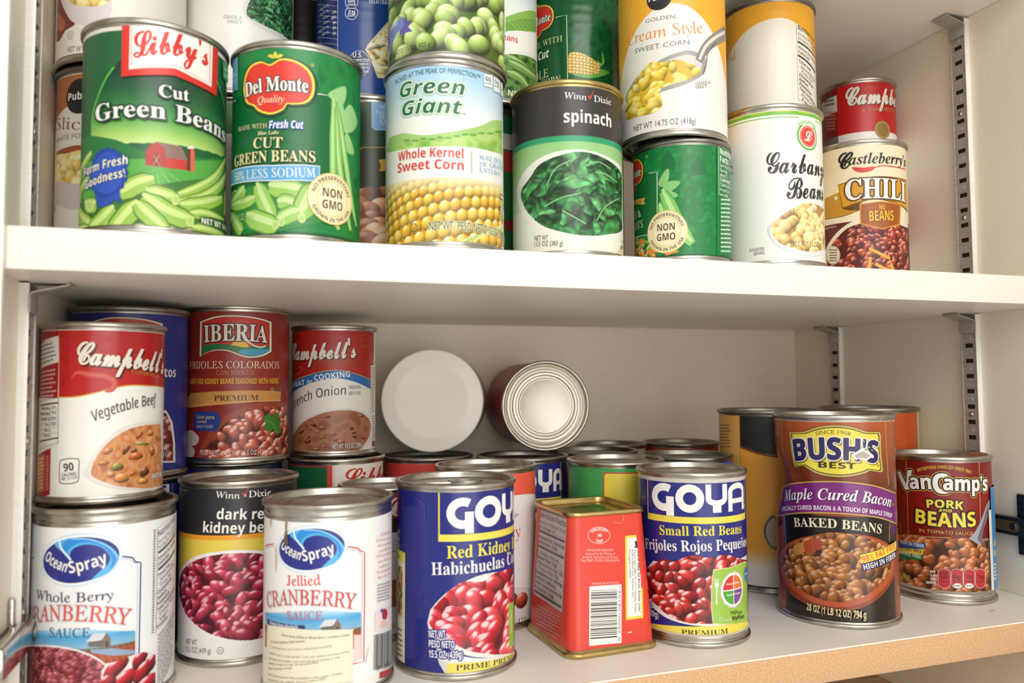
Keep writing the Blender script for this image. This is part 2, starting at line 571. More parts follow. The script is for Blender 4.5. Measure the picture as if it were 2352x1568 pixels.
class CanPrint(Print):
    """wrapped round an upright can (mm; c = centre, z0 = base)"""

    def __init__(self, c, z0, R, dent=None):
        self.c = np.array(c[:2], float); self.z0 = z0; self.R = R; self.dent = dent
        d = CAM_P[:2] - self.c; self.phi0 = math.atan2(d[1], d[0]); super().__init__()

    def facet(self):
        return 2 * math.pi * self.R / self.NSEG

    def hit(self, x, y):
        d = ray(x, y); o = CAM_P[:2] - self.c; a = d[:2] @ d[:2]; b = o @ d[:2]; c = o @ o - self.R ** 2
        q = b * b - a * c
        m_ = -b / a; pm = o + d[:2] * m_; rho = math.hypot(*pm)
        if rho > .985 * self.R:                       # at the very edge: turn no further than 80 degrees
            pm = pm * (.985 * self.R / rho); rho = .985 * self.R
        hh = math.sqrt(self.R ** 2 - rho ** 2) / math.sqrt(a); t = m_ - hh
        p = pm - d[:2] * hh; ph = math.atan2(p[1], p[0]) - self.phi0
        ph = (ph + math.pi) % (2 * math.pi) - math.pi
        return (ph * self.R, CAM_P[2] + d[2] * t - self.z0)

    def place(self, u, v, lay):
        D = self.facet(); k = np.floor(u / D + 1e-9); f = u / D - k
        a0 = self.phi0 + k * D / self.R; a1 = a0 + D / self.R; an = self.phi0 + u / self.R
        r = self.R + .10 + lay * (.022 if self.dent else .010)
        x = r * ((1 - f) * np.cos(a0) + f * np.cos(a1)); y = r * ((1 - f) * np.sin(a0) + f * np.sin(a1)); z = v.copy()
        nr = np.stack([np.cos(an), np.sin(an), 0 * an], 1)
        if self.dent:
            g = self.dent(u, v); x = x + nr[:, 0] * g; y = y + nr[:, 1] * g
            e = .5; gu = (self.dent(u + e, v) - g) / e; gv = (self.dent(u, v + e) - g) / e
            tx, ty = -np.sin(an), np.cos(an)
            nr = nr - np.stack([tx * gu, ty * gu, gv], 1); nr /= np.linalg.norm(nr, axis=1)[:, None]
        return np.stack([x, y, z], 1) * MM, nr

    def base(self, col, v0, v1, rows=1):
        if self.dent:
            return self.band(v0, v1, col)
        D = self.facet(); c = lin(col); self.layer += 1
        for k in range(-self.NSEG // 2, self.NSEG // 2):
            for r in range(rows):
                a, b = v0 + (v1 - v0) * r / rows, v0 + (v1 - v0) * (r + 1) / rows
                for p in ((k * D, a), ((k + 1) * D, a), ((k + 1) * D, b), (k * D, b)):
                    self.V.append((*p, self.layer)); self.C.append(c)
                self.F.append(list(range(self.nv, self.nv + 4))); self.nv += 4

    def band(self, v0, v1, col, u0=None, u1=None, grad=None):
        """a band right round the can, or from u0 to u1; v0 and v1 numbers or functions of u"""
        D = self.facet(); lo = -math.pi * self.R if u0 is None else u0; hi = math.pi * self.R if u1 is None else u1
        n = max(2, int((hi - lo) / D * 1.5)); us = np.linspace(lo, hi, n); f = lambda v, u: v(u) if callable(v) else v
        rows = 10 if grad else 1
        P = []; T = []
        for u in us:
            for r in range(rows + 1):
                a, b = f(v0, u), f(v1, u); P.append((u, a + (b - a) * r / rows))
        for i in range(n - 1):
            for r in range(rows):
                a = i * (rows + 1) + r; b = a + rows + 1; T += [(a, b, b + 1), (a, b + 1, a + 1)]
        self.tris(P, T, lin(col) if col else None, grad)

    def rect(self, u0, u1, v0, v1, col):
        self.shape([(u0, v0), (u1, v0), (u1, v1), (u0, v1)], col, uv=True)


def blobs(items, bg, light=(-.4, .75), gloss=.8, edge=.45, tex=0., seed=1):
    """painter of a heap of rounded pieces: items = list of (u, v, a, b, angle, colour), drawn in order"""
    def f(U, V, box):
        rng = np.random.RandomState(seed)
        img = np.empty(U.shape + (3,)); img[:] = hexf(bg)
        du = U[0, 1] - U[0, 0]; dv = V[1, 0] - V[0, 0]; u0, v0 = U[0, 0], V[0, 0]
        for (u, v, a, b, an, col) in items:
            m_ = max(a, b) * 1.1
            i0, i1 = max(0, int((u - m_ - u0) / du)), min(U.shape[1], int((u + m_ - u0) / du) + 2)
            j0, j1 = max(0, int((v - m_ - v0) / dv)), min(U.shape[0], int((v + m_ - v0) / dv) + 2)
            if i1 <= i0 or j1 <= j0: continue
            X = U[j0:j1, i0:i1] - u; Y = V[j0:j1, i0:i1] - v
            c, s = math.cos(an), math.sin(an); x = (X * c + Y * s) / a; y = (-X * s + Y * c) / b
            y = y + .22 * (x * x - .4) * (1 if a > b * 1.3 else 0)
            r2 = x * x + y * y; mk = np.clip((1.06 - r2) / .14, 0, 1)
            nz = np.sqrt(np.clip(1 - r2, 0, 1)); nx, ny = x * c - y * s, x * s + y * c
            l = np.clip(nx * light[0] + ny * light[1] + nz * .62, -.2, 1)
            k = (1 - edge) + edge * 1.35 * l
            colr = hexf(col) * k[..., None]
            sp = np.clip((nx * light[0] + ny * light[1] * 1.05 + nz * .55) , 0, 1) ** 18 * gloss
            colr = colr + (1 - colr) * sp[..., None]
            img[j0:j1, i0:i1] = img[j0:j1, i0:i1] * (1 - mk[..., None]) + colr * mk[..., None]
        if tex:
            img *= 1 + tex * (rng.rand(*U.shape, 1) - .5)
        return img
    return f


def hexf(c):
    return np.array([int(c[i:i + 2], 16) / 255 for i in (0, 2, 4)]) if isinstance(c, str) else np.array(c)


def heap(box, size, asp, cols, n, seed, ang=3.14, vary=.25, rows=True):
    """random heap of pieces in a uv box, back to front (top to bottom)"""
    r = random.Random(seed); u0, v0, u1, v1 = box; it = []
    for i in range(n):
        v = v1 - (v1 - v0) * (i + r.random()) / n; s = size * (1 + vary * (r.random() - .5) * 2)
        it.append((r.uniform(u0, u1), v, s, s / asp, r.uniform(-ang / 2, ang / 2), r.choice(cols)))
    return it


def uvbox(L, pts):
    P = np.array([L.uv(*p) for p in pts]); return (*P.min(0), *P.max(0))


def heap_px(L, pts, size, asp, cols, n, seed, bg, **k):
    """picture of a heap of beans etc. inside an outline given in view pixels"""
    kk = {a: k.pop(a) for a in ('ang', 'vary') if a in k}; cell = k.pop('cell', .36)
    b = uvbox(L, pts); L.picture(pts, blobs(heap(b, size, asp, cols, int(n * 1.5), seed, **kk), bg, **k), cell)


def leaves(cols, bg, size=8., seed=0, n=150):
    """painter of a heap of crumpled leaves: each a pointed blade with a pale rib and a folded, shaded half"""
    def f(U, V, box):
        r = np.random.RandomState(seed); img = np.empty(U.shape + (3,)); img[:] = hexf(bg)
        C = [hexf(c) for c in cols]
        for i in range(n):
            u, v = r.uniform(box[0], box[2]), box[3] - (box[3] - box[1]) * (i + r.rand()) / n
            a = size * r.uniform(.6, 1.25); b = a * r.uniform(.38, .7); an = r.uniform(-1.3, 1.3) + (math.pi if r.rand() < .5 else 0)
            c_, s_ = math.cos(an), math.sin(an); x = ((U - u) * c_ + (V - v) * s_) / a; y = (-(U - u) * s_ + (V - v) * c_) / b
            y = y + .35 * x * x - .1 + .10 * np.sin(x * 7 + i)
            w = (1 - x * x) * (1 - .35 * x); e = w - np.abs(y); mk = np.clip(e / .12, 0, 1) * (np.abs(x) < 1)
            base = C[r.randint(len(C))]; fold = .30 * np.tanh(y * 5) * (1 if r.rand() < .5 else -1)
            tex = .16 * np.sin(x * 9 + 3 * y + i) * np.sin(y * 6 - 4 * x) + .10 * np.sin(np.abs(y) * 9 - x * 11)
            k = np.clip(.86 + fold + tex, .3, 1.5) * np.clip(.45 + e * 2.2, .45, 1)
            col = base * k[..., None]
            rib = np.exp(-(y / .05) ** 2)[..., None] * .22; col = col + (np.array([.62, .82, .58]) - col) * rib
            gl = np.clip(np.sin(x * 4 + i) * np.cos(y * 4 - i * .7), 0, 1) ** 6 * .35; col = col + (1 - col) * gl[..., None] * .6
            img = img * (1 - mk[..., None]) + col * mk[..., None]
        return img
    return f


def mottled(cols, scale, seed=0):
    def f(U, V, box):
        r = np.random.RandomState(seed); a = np.zeros(U.shape)
        for k in range(7):
            th = r.rand() * 6.28; w = (1.5 + r.rand() * 3) / scale; p = r.rand() * 6.28
            a += np.sin((U * math.cos(th) + V * math.sin(th)) * w + p + 1.5 * np.sin((V * math.cos(th) - U * math.sin(th)) * w * .7 + p))
        t = np.clip(.5 + a / 7, 0, 1); C = np.array([hexf(c) for c in cols]); x = t * (len(C) - 1)
        i = np.clip(x.astype(int), 0, len(C) - 2); fr = (x - i)[..., None]
        return C[i] * (1 - fr) + C[i + 1] * fr
    return f


def vgrad(stops):
    """painter: vertical gradient, stops = [(0 bottom .. 1 top, colour)]"""
    def f(U, V, box):
        t = (V - box[1]) / max(1e-6, box[3] - box[1]); xs = [s[0] for s in stops]; C = np.array([hexf(s[1]) for s in stops])
        return np.stack([np.interp(t, xs, C[:, i]) for i in range(3)], -1)
    return f
# ------------------------------------------------------------------ the cabinet (mm; upper shelf top = 0)
XL, XR, YB = 51.0, 752.6, 305.0
TH, HL, YL = 20.9, 249.5, -7.6


def slab(name, x0, x1, y0, y1, z0, z1, mt, parent=None, bev=0.):
    bm = bmesh.new(); add_box(bm, x0 * MM, x1 * MM, y0 * MM, y1 * MM, z0 * MM, z1 * MM, bev * MM)
    o = link(name, fin(bm, name, 40 if bev else None), mt, parent)
    if parent is None:
        o.location = (0, 0, ZO)
    return o


def structure(o):
    o['kind'] = 'structure'; return o


structure(slab('wall_left', XL - 19, XL, -1, YB + 12, -420, 520, MELAMINE_WALL))
structure(slab('wall_right', XR, XR + 19, -320, YB + 12, -420, 520, MELAMINE_WALL))
structure(slab('wall_back', XL, XR, YB, YB + 12, -420, 520, MELAMINE_WALL))
structure(slab('trim_1', 20, 57.2, -4.5, -1.2, -420, 520, EDGE))                     # edge strip down the left side


def shelf(z, y0, edge, label, core=MELAMINE):
    e = empty('shelf_board', wp(XL, y0, z), label, 'shelf')
    w, d = XR - XL - .6, YB - y0 - 2
    bm = bmesh.new(); add_box(bm, .3 * MM, w * MM, .8 * MM, d * MM, -TH * MM, 0)
    link('board', fin(bm, 'board'), core, e)
    bm = bmesh.new(); add_box(bm, .3 * MM, w * MM, 0, .8 * MM, -TH * MM, -.02 * MM, .25 * MM)
    o = link('front_edge', fin(bm, 'front_edge', 40), edge, e)
    return e, o


shelf(0, 0, EDGE, 'white laminate shelf across the middle carrying the upper rows of cans')
e, o = shelf(-HL, YL, CHIP, 'white shelf at the bottom with raw particle board front edge')
o['label'] = 'raw tan particle board front edge'
bm = bmesh.new(); add_box(bm, .3 * MM, (XR - XL - .6) * MM, -.2 * MM, 0, -1.0 * MM, -.05 * MM)
link('laminate_lip', fin(bm, 'laminate_lip'), MELAMINE, o)
bm = bmesh.new(); add_box(bm, 641 * MM, 646 * MM, 26 * MM, 26.8 * MM, 0, .05 * MM)
link('scuff_mark', fin(bm, 'scuff_mark'), mat('dark_scuff', '4a423c', .7), e)
shelf(236 + TH, 0, EDGE, 'top shelf seen only from its shaded underside in the upper right corner')


def wood(nt, b):
    L = nt.links.new; tc = nd(nt, 'ShaderNodeTexCoord'); mp = nd(nt, 'ShaderNodeMapping'); mp.inputs['Scale'].default_value = (5, 34, 5)
    mp.inputs['Rotation'].default_value = (0, 0, .5)
    n = nd(nt, 'ShaderNodeTexNoise'); n.inputs['Scale'].default_value = 6; n.inputs['Detail'].default_value = 5
    r = nd(nt, 'ShaderNodeValToRGB'); r.color_ramp.elements[0].position = .3; r.color_ramp.elements[1].position = .75
    r.color_ramp.elements[0].color = (*lin('a88a68'), 1); r.color_ramp.elements[1].color = (*lin('d9c3a3'), 1)
    L(tc.outputs['Object'], mp.inputs['Vector']); L(mp.outputs['Vector'], n.inputs['Vector']); L(n.outputs['Fac'], r.inputs['Fac'])
    L(r.outputs['Color'], b.inputs['Base Color'])


WOOD = mat('pale_wood_grain', build=wood, rough=.5)
tag(slab('wooden_board', XL + .5, XR - .5, -70, YB - .5, -384, -366, WOOD),
    'pale wood-grain board under the bottom shelf in the lower right corner', 'board')


# ------------------------------------------------------------------ slotted strips, shelf clips, hinges
def standard(side, y0, z0, z1, label, w=15.5):
    """slotted metal channel on a side wall; side +1 = right wall"""
    x = XR if side > 0 else XL
    e = empty('shelf_standard', wp(x, y0, z0), label, 'shelf standard', 'slotted strips on the side walls')
    s = -side; D = 4.2; hole = (4.3, 12.2); pitch = 12.95; hh = 1.85
    zs = []; k = math.floor((z0 + 48.4) / pitch) - 1
    while -48.4 + k * pitch < z1:
        z = -48.4 + k * pitch
        if z - hh > z0 + 1 and z + hh < z1 - 1:
            zs.append(z)
        k += 1
    bm = bmesh.new()

    def quad(y_0, y_1, za, zb):
        bm.faces.new([bm.verts.new((s * D * MM, a * MM, (b - z0) * MM)) for a, b in ((y_0, za), (y_1, za), (y_1, zb), (y_0, zb))])
    quad(1, hole[0], z0, z1); quad(hole[1], w - 1, z0, z1)
    prev = z0
    for z in zs:
        quad(*hole, prev, z - hh); prev = z + hh
        for a, b, c, d in (((hole[0], z - hh), (hole[1], z - hh), 0, 0), ((hole[0], z + hh), (hole[1], z + hh), 0, 0),
                           ((hole[0], z - hh), (hole[0], z + hh), 0, 0), ((hole[1], z - hh), (hole[1], z + hh), 0, 0)):
            bm.faces.new([bm.verts.new((s * t * MM, p[0] * MM, (p[1] - z0) * MM)) for p, t in ((a, D), (b, D), (b, D - 1.2), (a, D - 1.2))])
    quad(*hole, prev, z1)
    bmesh.ops.remove_doubles(bm, verts=bm.verts, dist=1e-7)
    face = link('slotted_face', fin(bm, 'slotted_face'), STEEL, e)
    for nm, ya, yb, xt in (('front_flange', 0, 1.0, D + .9), ('rear_flange', w - 1.0, w, D + .9)):
        bm = bmesh.new(); add_box(bm, min(0, s * xt) * MM, max(0, s * xt) * MM, ya * MM, yb * MM, 0, (z1 - z0) * MM, .3 * MM)
        link(nm, fin(bm, nm, 40), FLANGE if nm[0] == 'f' else STEEL, e)
    bm = bmesh.new(); add_box(bm, min(.1 * s, s * 1.0) * MM, max(.1 * s, s * 1.0) * MM, 1.2 * MM, (w - 1.2) * MM, .5 * MM, (z1 - z0 - .5) * MM)
    link('slot_shade_strip', fin(bm, 'slot_shade_strip'), SLOT_SHADE, e)  # dark strip added for the shade seen through the slots
    # rivet-like fixing screws
    for zz in zs[3::7]:
        bm = bmesh.new()
        add_lathe(bm, [(0, 1.2 * MM), (1.6 * MM, .9 * MM), (2.3 * MM, 0), (2.3 * MM, -.6 * MM)], 20)
        bmesh.ops.rotate(bm, verts=bm.verts, cent=(0, 0, 0), matrix=Matrix.Rotation(math.radians(90 * s), 3, 'Y'))
        bmesh.ops.translate(bm, verts=bm.verts, vec=(s * D * MM, 8.5 * MM, (zz + pitch / 2 - z0) * MM))
        link('screw', fin(bm, 'screw', 40), CHROME, face)
    # stamped numerals
    for i, zz in enumerate(zs[1::2]):
        P, T = glyphs('123456'[i % 6], 'sans'); k = 2.6 / caph('sans'); u0 = P[:, 0].min()
        bm = bmesh.new(); vs = [bm.verts.new((s * (D + .04) * MM, (8.2 - 1.0 * side + side * -1 * (p[0] - u0) * k * -1 * (-1)) * MM, (zz + pitch / 2 - 1.3 + p[1] * k - z0) * MM)) for p in P]
        for t in T:
            try: bm.faces.new([vs[j] for j in t])
            except ValueError: pass
        link('stamped_numeral', fin(bm, 'stamped_numeral'), FLANGE, face)
    return e


G_R = (68.5, 229.5)
standard(+1, G_R[0], 1, 234, 'slotted metal strip at the right side above the middle shelf')
standard(+1, G_R[0], -HL + 1, -TH - 1, 'slotted metal strip on the right wall behind the red pork and beans can')
standard(+1, G_R[1], -HL + 1, -TH - 1, 'slotted metal strip at the far right back corner below the shelf')
standard(-1, 45.5, 1, 234, 'slotted metal strip at the left edge beside the sliced potato cans')
standard(-1, 47.0, -HL + 1, -TH - 1, 'slotted metal strip at the left edge beside the vegetable beef soup can')


def clip(side, y0, ztop, label):
    """folded sheet-metal clip hooked in a strip, a shelf resting on it"""
    x = (XR if side > 0 else XL); s = -side
    e = empty('shelf_clip', wp(x, y0, ztop), label, 'shelf clip', 'metal clips holding up the shelves')
    w = 15.0; t = .9
    prof = [(5.6, -17), (5.6, -8), (6.4, -6.2), (23.5, -1.9), (24.3, -1.2), (23.6, -.5), (5.4, -.45)]
    bm = bmesh.new(); ringp = []
    P = [Vector((s * a * MM, 0, b * MM)) for a, b in prof]
    top = []; bot = []
    for i, p in enumerate(P):
        d = (P[min(i + 1, len(P) - 1)] - P[max(i - 1, 0)]).normalized(); n = Vector((-d.z, 0, d.x)) * t * MM * .5
        top.append(p + n); bot.append(p - n)
    loop = top + bot[::-1]
    va = [bm.verts.new(p) for p in loop]; vb = [bm.verts.new(p + Vector((0, w * MM, 0))) for p in loop]
    n = len(loop)
    for i in range(n):
        bm.faces.new((va[i], va[(i + 1) % n], vb[(i + 1) % n], vb[i]))
    k = len(P)
    for vv in (va, vb):
        for i in range(k - 1):
            bm.faces.new((vv[i], vv[i + 1], vv[n - 2 - i], vv[n - 1 - i]))
    bmesh.ops.translate(bm, verts=bm.verts, vec=(0, 0, -.1 * MM))
    link('folded_plate', fin(bm, 'folded_plate', 30), STEEL, e)
    bm = bmesh.new()
    add_box(bm, min(s * 5.2, s * 6.1) * MM, max(s * 5.2, s * 6.1) * MM, -.6 * MM, (w + .6) * MM, -16 * MM, -7.5 * MM, .2 * MM)
    add_box(bm, min(s * 2.0, s * 5.4) * MM, max(s * 2.0, s * 5.4) * MM, 5.4 * MM, 11.4 * MM, -14.4 * MM, -12.4 * MM)
    link('hook_tab', fin(bm, 'hook_tab', 40), STEEL, e)
    return e


clip(+1, G_R[0] + .2, -TH, 'metal clip under the middle shelf at the right front')
clip(+1, G_R[1] + .2, -TH, 'metal clip under the middle shelf at the far right back corner')
clip(-1, 45.7, -TH, 'metal clip under the middle shelf at the left above the vegetable beef soup can')
clip(+1, G_R[0] + .2, 236, 'metal clip under the top shelf at the upper right')


def hinge(side, yend, zc, mt, label, hgt, proj):
    x = XR if side > 0 else XL; s = -side
    e = empty('cabinet_hinge', wp(x, yend, zc), label, 'hinge')

    def bx(nm, a, b, y0, y1, z0, z1, bev, mm_):
        bm = bmesh.new(); add_box(bm, min(s * a, s * b) * MM, max(s * a, s * b) * MM, y0 * MM, y1 * MM, z0 * MM, z1 * MM, bev * MM)
        return link(nm, fin(bm, nm, 40), mm_, e)
    bx('mounting_plate', .1, 3, -36, -22, -hgt * (1.5 if side > 0 else .9), hgt * (1.7 if side > 0 else 1.3), 1.2, mt)
    arm = bx('hinge_arm', 3, proj, -78, 0, -hgt / 2, hgt / 2, 2.2, mt)
    bx('arm_base', .1, 3.2, -60, -2, -hgt * .42, hgt * .42, .5, STEEL_DARK)
    bm = bmesh.new(); pr = []
    for i in range(28):
        a = 2 * math.pi * i / 28; cx = 7 if math.cos(a) > 0 else -7
        pr.append((0, (-18 + cx + 4.3 * math.cos(a)) * MM, 4.3 * math.sin(a) * MM))
    vs = [bm.verts.new((s * (proj + .05) * MM, p[1], p[2])) for p in pr]; bm.faces.new(vs)
    bmesh.ops.inset_region(bm, faces=bm.faces[:], thickness=.8 * MM, depth=0)
    link('oval_slot_shade', fin(bm, 'oval_slot_shade'), SLOT_SHADE, arm)  # flat oval, shade of the recess put in as dark colour
    bm = bmesh.new(); add_lathe(bm, [(0, 1 * MM), (2.4 * MM, .8 * MM), (3.2 * MM, 0), (3.2 * MM, -.5 * MM)], 24)
    bmesh.ops.rotate(bm, verts=bm.verts, cent=(0, 0, 0), matrix=Matrix.Rotation(math.radians(90 * s), 3, 'Y'))
    bmesh.ops.translate(bm, verts=bm.verts, vec=(s * (proj + .3) * MM, -24 * MM, 0))
    link('screw', fin(bm, 'screw', 40), mt, arm)
    return e


hinge(+1, 62, -194, STEEL_DARK, 'dark metal cabinet hinge on the right wall behind the red pork and beans can', 15, 9)
hinge(-1, 78, -208, CHROME, 'shiny metal cabinet hinge at the left edge beside the whole berry sauce can', 16, 10)
# ------------------------------------------------------------------ food cans
_mesh = {}


def rim_mesh(R, top, mt):
    k = ('rim', R, top, mt.name)
    if k not in _mesh:
        # double seam: a rolled ring; local z = 0 at the outer end of the can, going inwards negative for the top
        prof = [(R - 3.0, -4.2), (R - 3.0, -.7), (R - 2.5, -.15), (R - 1.6, 0), (R - .5, -.25), (R, -.9), (R, -2.5), (R - .45, -3.05), (R - 1.3, -3.2), (R - 1.5, -4.2)]
        bm = bmesh.new(); add_lathe(bm, [(a * MM, (b if top else -b) * MM) for a, b in prof], 96)
        _mesh[k] = fin(bm, 'seam_ring', 50)
    return _mesh[k]


def lid_mesh(R, top, style, mt):
    k = ('lid', R, top, style, mt.name)
    if k not in _mesh:
        r = R - 2.9
        if style == 'easy':
            pr = [(r, -2.0), (r - .6, -4.2), (r - 1.6, -4.6), (r - 2.4, -3.7), (r - 3.4, -3.6), (r - 4.2, -4.0), (r * .5, -4.0), (0, -4.0)]
        else:
            pr = [(r, -2.0), (r - .5, -4.4), (r - 1.4, -4.8), (r - 2.2, -4.2), (r * .86, -4.0), (r * .83, -3.4), (r * .80, -3.4), (r * .77, -4.1), (r * .70, -4.1),
                  (r * .67, -3.5), (r * .64, -3.5), (r * .61, -4.1), (r * .3, -4.1), (0, -4.1)]
        bm = bmesh.new(); add_lathe(bm, [(a * MM, (b if top else -b) * MM) for a, b in pr], 96)
        _mesh[k] = fin(bm, 'end_disc', 40)
    return _mesh[k]


def body_mesh(R, Hc, dent=None, phi0=0.):
    k = ('body', R, Hc)
    if dent is None and k in _mesh:
        return _mesh[k]
    Rb = R * .961
    pr = [(R - 1.4, 3.0), (Rb - .35, 4.2), (Rb, 5.6), (Rb, 7.0), (Rb - .35, 7.7), (Rb, 8.4)]
    q = [(a, Hc - b) for a, b in pr[::-1]]
    n = max(6, int(Hc / 6)); midr = [(Rb, 8.4 + (Hc - 16.8) * i / n) for i in range(1, n)]
    bm = bmesh.new(); add_lathe(bm, [(a * MM, b * MM) for a, b in pr + midr + q], 96)
    if dent:
        for v in bm.verts:
            ph = (math.atan2(v.co.y, v.co.x) - phi0 + math.pi) % (2 * math.pi) - math.pi
            g = float(dent(np.array([ph * Rb]), np.array([v.co.z / MM]))[0]); d = Vector((v.co.x, v.co.y, 0)).normalized()
            v.co += d * g * MM
    me = fin(bm, 'can_body', 40)
    if dent is None:
        _mesh[k] = me
    return me


def pull_tab(parent, z, ang):
    e = bmesh.new()
    pts = [(11 * math.cos(t) * MM, 6.5 * math.sin(t) * MM, .9 * MM) for t in np.linspace(0, 2 * math.pi, 29)[:-1]]
    outer = [e.verts.new((p[0] * 1.0 - .006, p[1], z + p[2])) for p in pts]; inner = [e.verts.new((p[0] * .72 - .006 - .0006, p[1] * .6, z + p[2])) for p in pts]
    n = len(pts)
    for i in range(n):
        e.faces.new((outer[i], outer[(i + 1) % n], inner[(i + 1) % n], inner[i]))
    g = bmesh.ops.extrude_face_region(e, geom=e.faces[:]); bmesh.ops.translate(e, verts=[v for v in g['geom'] if isinstance(v, bmesh.types.BMVert)], vec=(0, 0, 1.4 * MM))
    add_box(e, .003, .020, -.0045, .0045, z + .2 * MM, z + 1.7 * MM, .0006)
    bmesh.ops.rotate(e, verts=e.verts, cent=(0, 0, 0), matrix=Matrix.Rotation(ang, 3, 'Z'))
    bmesh.ops.recalc_face_normals(e, faces=e.faces)
    return link('pull_tab', fin(e, 'pull_tab', 40), TIN, parent)


CANS = {}


def food_can(key, name, x, y, z, R, Hc, art, label, cat='can', group=None, paper=None, rim=TIN, top='ring', dent=None, tab=None, lab=(4.6, 4.6)):
    e = empty(name, wp(x, y, z), label, cat, group); CANS[key] = e
    Rb = R * .961
    L = CanPrint((x, y), z, Rb, dent); L.H = Hc; L.v0, L.v1 = lab[0], Hc - lab[1]
    art(L)
    link('can_body', body_mesh(R, Hc, dent, L.phi0), TIN, e)
    o = link('label', L.mesh('label'), paper or PAPER, e)
    o = link('top_rim', rim_mesh(R, True, rim), rim, e); o.location = (0, 0, Hc * MM)
    o = link('lid', lid_mesh(R, True, top, rim), rim, e); o.location = (0, 0, Hc * MM)
    ld = o
    o = link('bottom_rim', rim_mesh(R, False, TIN), TIN, e)
    o = link('can_bottom', lid_mesh(R, False, 'ring', TIN), TIN, e)
    if tab is not None:
        pull_tab(ld, -4.0 * MM, tab)
    return e
# ------------------------------------------------------------------ artwork shared by several labels
DKG, CRM, WHT, GRY = '0c4a28', 'f0e4ae', 'f7f5ee', '6f6a64'


def pod(L, pts, w, dark='4f7a2a', mid='9cc551', light='cfe58c'):
    """a bean pod or cut bean as layered strokes; w in mm"""
    pts = bez(pts, 6); n = len(pts); tp = [min(1, .55 + 2.2 * min(i, n - 1 - i) / n) for i in range(n)]
    L.line(pts, [w * t for t in tp], dark); L.line(pts, [w * .84 * t for t in tp], mid)
    ox = [(x - .10 * w * L._v[2], y - .16 * w * L._v[2] * 3.6) for x, y in pts]
    L.line(ox, [w * .3 * t for t in tp], light)


DM = [(-235, -10), (-222, -88), (-178, -145), (-98, -164), (-32, -140), (38, -174), (122, -164), (198, -120), (234, -50), (228, 40), (184, 95),
      (110, 112), (74, 112), (46, 152), (-26, 176), (-102, 152), (-146, 112), (-206, 78)]


def dm_logo(L, c, wmm, quality=True):
    """red shield sign with a yellow edge; c = centre (view px), wmm = width in mm"""
    C = L.uv(*c); k = wmm / 470

    def sh(f, col, dx=0, dy=0):
        L.shape([(C[0] + p[0] * k * f + dx, C[1] - (p[1] - 5) * k * f + dy) for p in ring(DM, 6)], col, uv=True)
    sh(1.07, '0a4426', .3, -.5); sh(1.0, 'f3dc4c'); sh(.93, 'cf2f22'); sh(.90, 'e0392b')
    P = lambda x, y: (C[0] + x * k, C[1] - y * k)
    for a in (0, -1, 1):
        q = [(a * 14, -178), (a * 14 - 16 + a * 18, -196), (a * 30, -222 + abs(a) * 14), (a * 14 + 16 + a * 18, -196)]
        L.shape([P(*t) for t in ring(q, 4)], 'd8d250', uv=True)
    L.text('Del Monte', 'serifb', P(-212, 40), P(196, 26), 88 * k, WHT, outline=('3a2a12', 7 * k), mid=None, uv=True, bold=.012, arc=1.0 * k * 10)
    if quality:
        L.text('Quality', 'serifi', P(-112, 96), P(56, 96), 42 * k, 'f6e9c8', uv=True)


def nongmo(L, c, r):
    C = L.uv(*c)
    e = lambda q: [(C[0] + q * math.cos(t), C[1] + q * math.sin(t)) for t in np.linspace(0, 2 * math.pi, 41)[:-1]]
    L.shape(e(r), 'e9c66a', uv=True); L.shape(e(r * .965), 'f7e9bd', uv=True); L.shape(e(r * .68), 'edce7e', uv=True); L.shape(e(r * .645), 'f8edc9', uv=True)
    L.circtext('NO PRESERVATIVES', 'sansb', c, r * .73, r * .15, 165, 15, '5d4630')
    L.circtext('GROWN IN THE USA', 'sansb', c, r * .90, r * .15, 202, 338, '5d4630', inside=True)
    L.text('NON', 'sansb', (C[0] - r * .42, C[1] + r * .06), (C[0] + r * .42, C[1] + r * .06), r * .33, '5d3f28', uv=True)
    L.text('GMO', 'sansb', (C[0] - r * .44, C[1] - r * .40), (C[0] + r * .44, C[1] - r * .40), r * .33, '5d3f28', uv=True)


def nutrition(L, q, ink, rows, head='Nutrition Facts', paper=None, seed=0, box=True, hh=.11):
    M = L.quadmap(q); uvq = [M(0, 0), M(1, 0), M(1, 1), M(0, 1)]
    if paper: L.shape(uvq, paper, uv=True)
    if box: L.line(uvq, .28, ink, closed=True, uv=True)
    hgt = abs(uvq[0][1] - uvq[3][1])
    L.text(head, 'sansb', M(.04, hh * .85), M(.97, hh * .85), hgt * hh * .55, ink, uv=True)
    n = len(rows); t = hh
    for i, (txt, style) in enumerate(rows):
        dt = (1 - hh - .02) / n
        if style == 'bar':
            L.line([M(.03, t + dt * .5), M(.97, t + dt * .5)], hgt * dt * .4, ink, uv=True)
        else:
            w = min(.92, .055 * len(txt) + .05); x = .04 if style != 'i' else .12
            L.text(txt, 'sansb' if style == 'b' else 'sans', M(x, t + dt * .78), M(min(.96, x + w), t + dt * .78), hgt * dt * .5, ink, uv=True)
            L.line([M(.03, t + dt * .98), M(.97, t + dt * .98)], .12, ink, uv=True)
        t += dt


NF = [('Serving Size 1/2 cup', ''), ('Servings Per Container', ''), ('', 'bar'), ('Amount Per Serving', 'b'), ('Calories', 'b'), ('', 'bar'), ('Total Fat', 'b'),
      ('Saturated Fat', 'i'), ('Trans Fat', 'i'), ('Cholesterol', 'b'), ('Sodium', 'b'), ('Potassium', 'b'), ('Total Carbohydrate', 'b'), ('Dietary Fiber', 'i'), ('Sugars', 'i'), ('Protein', 'b')]


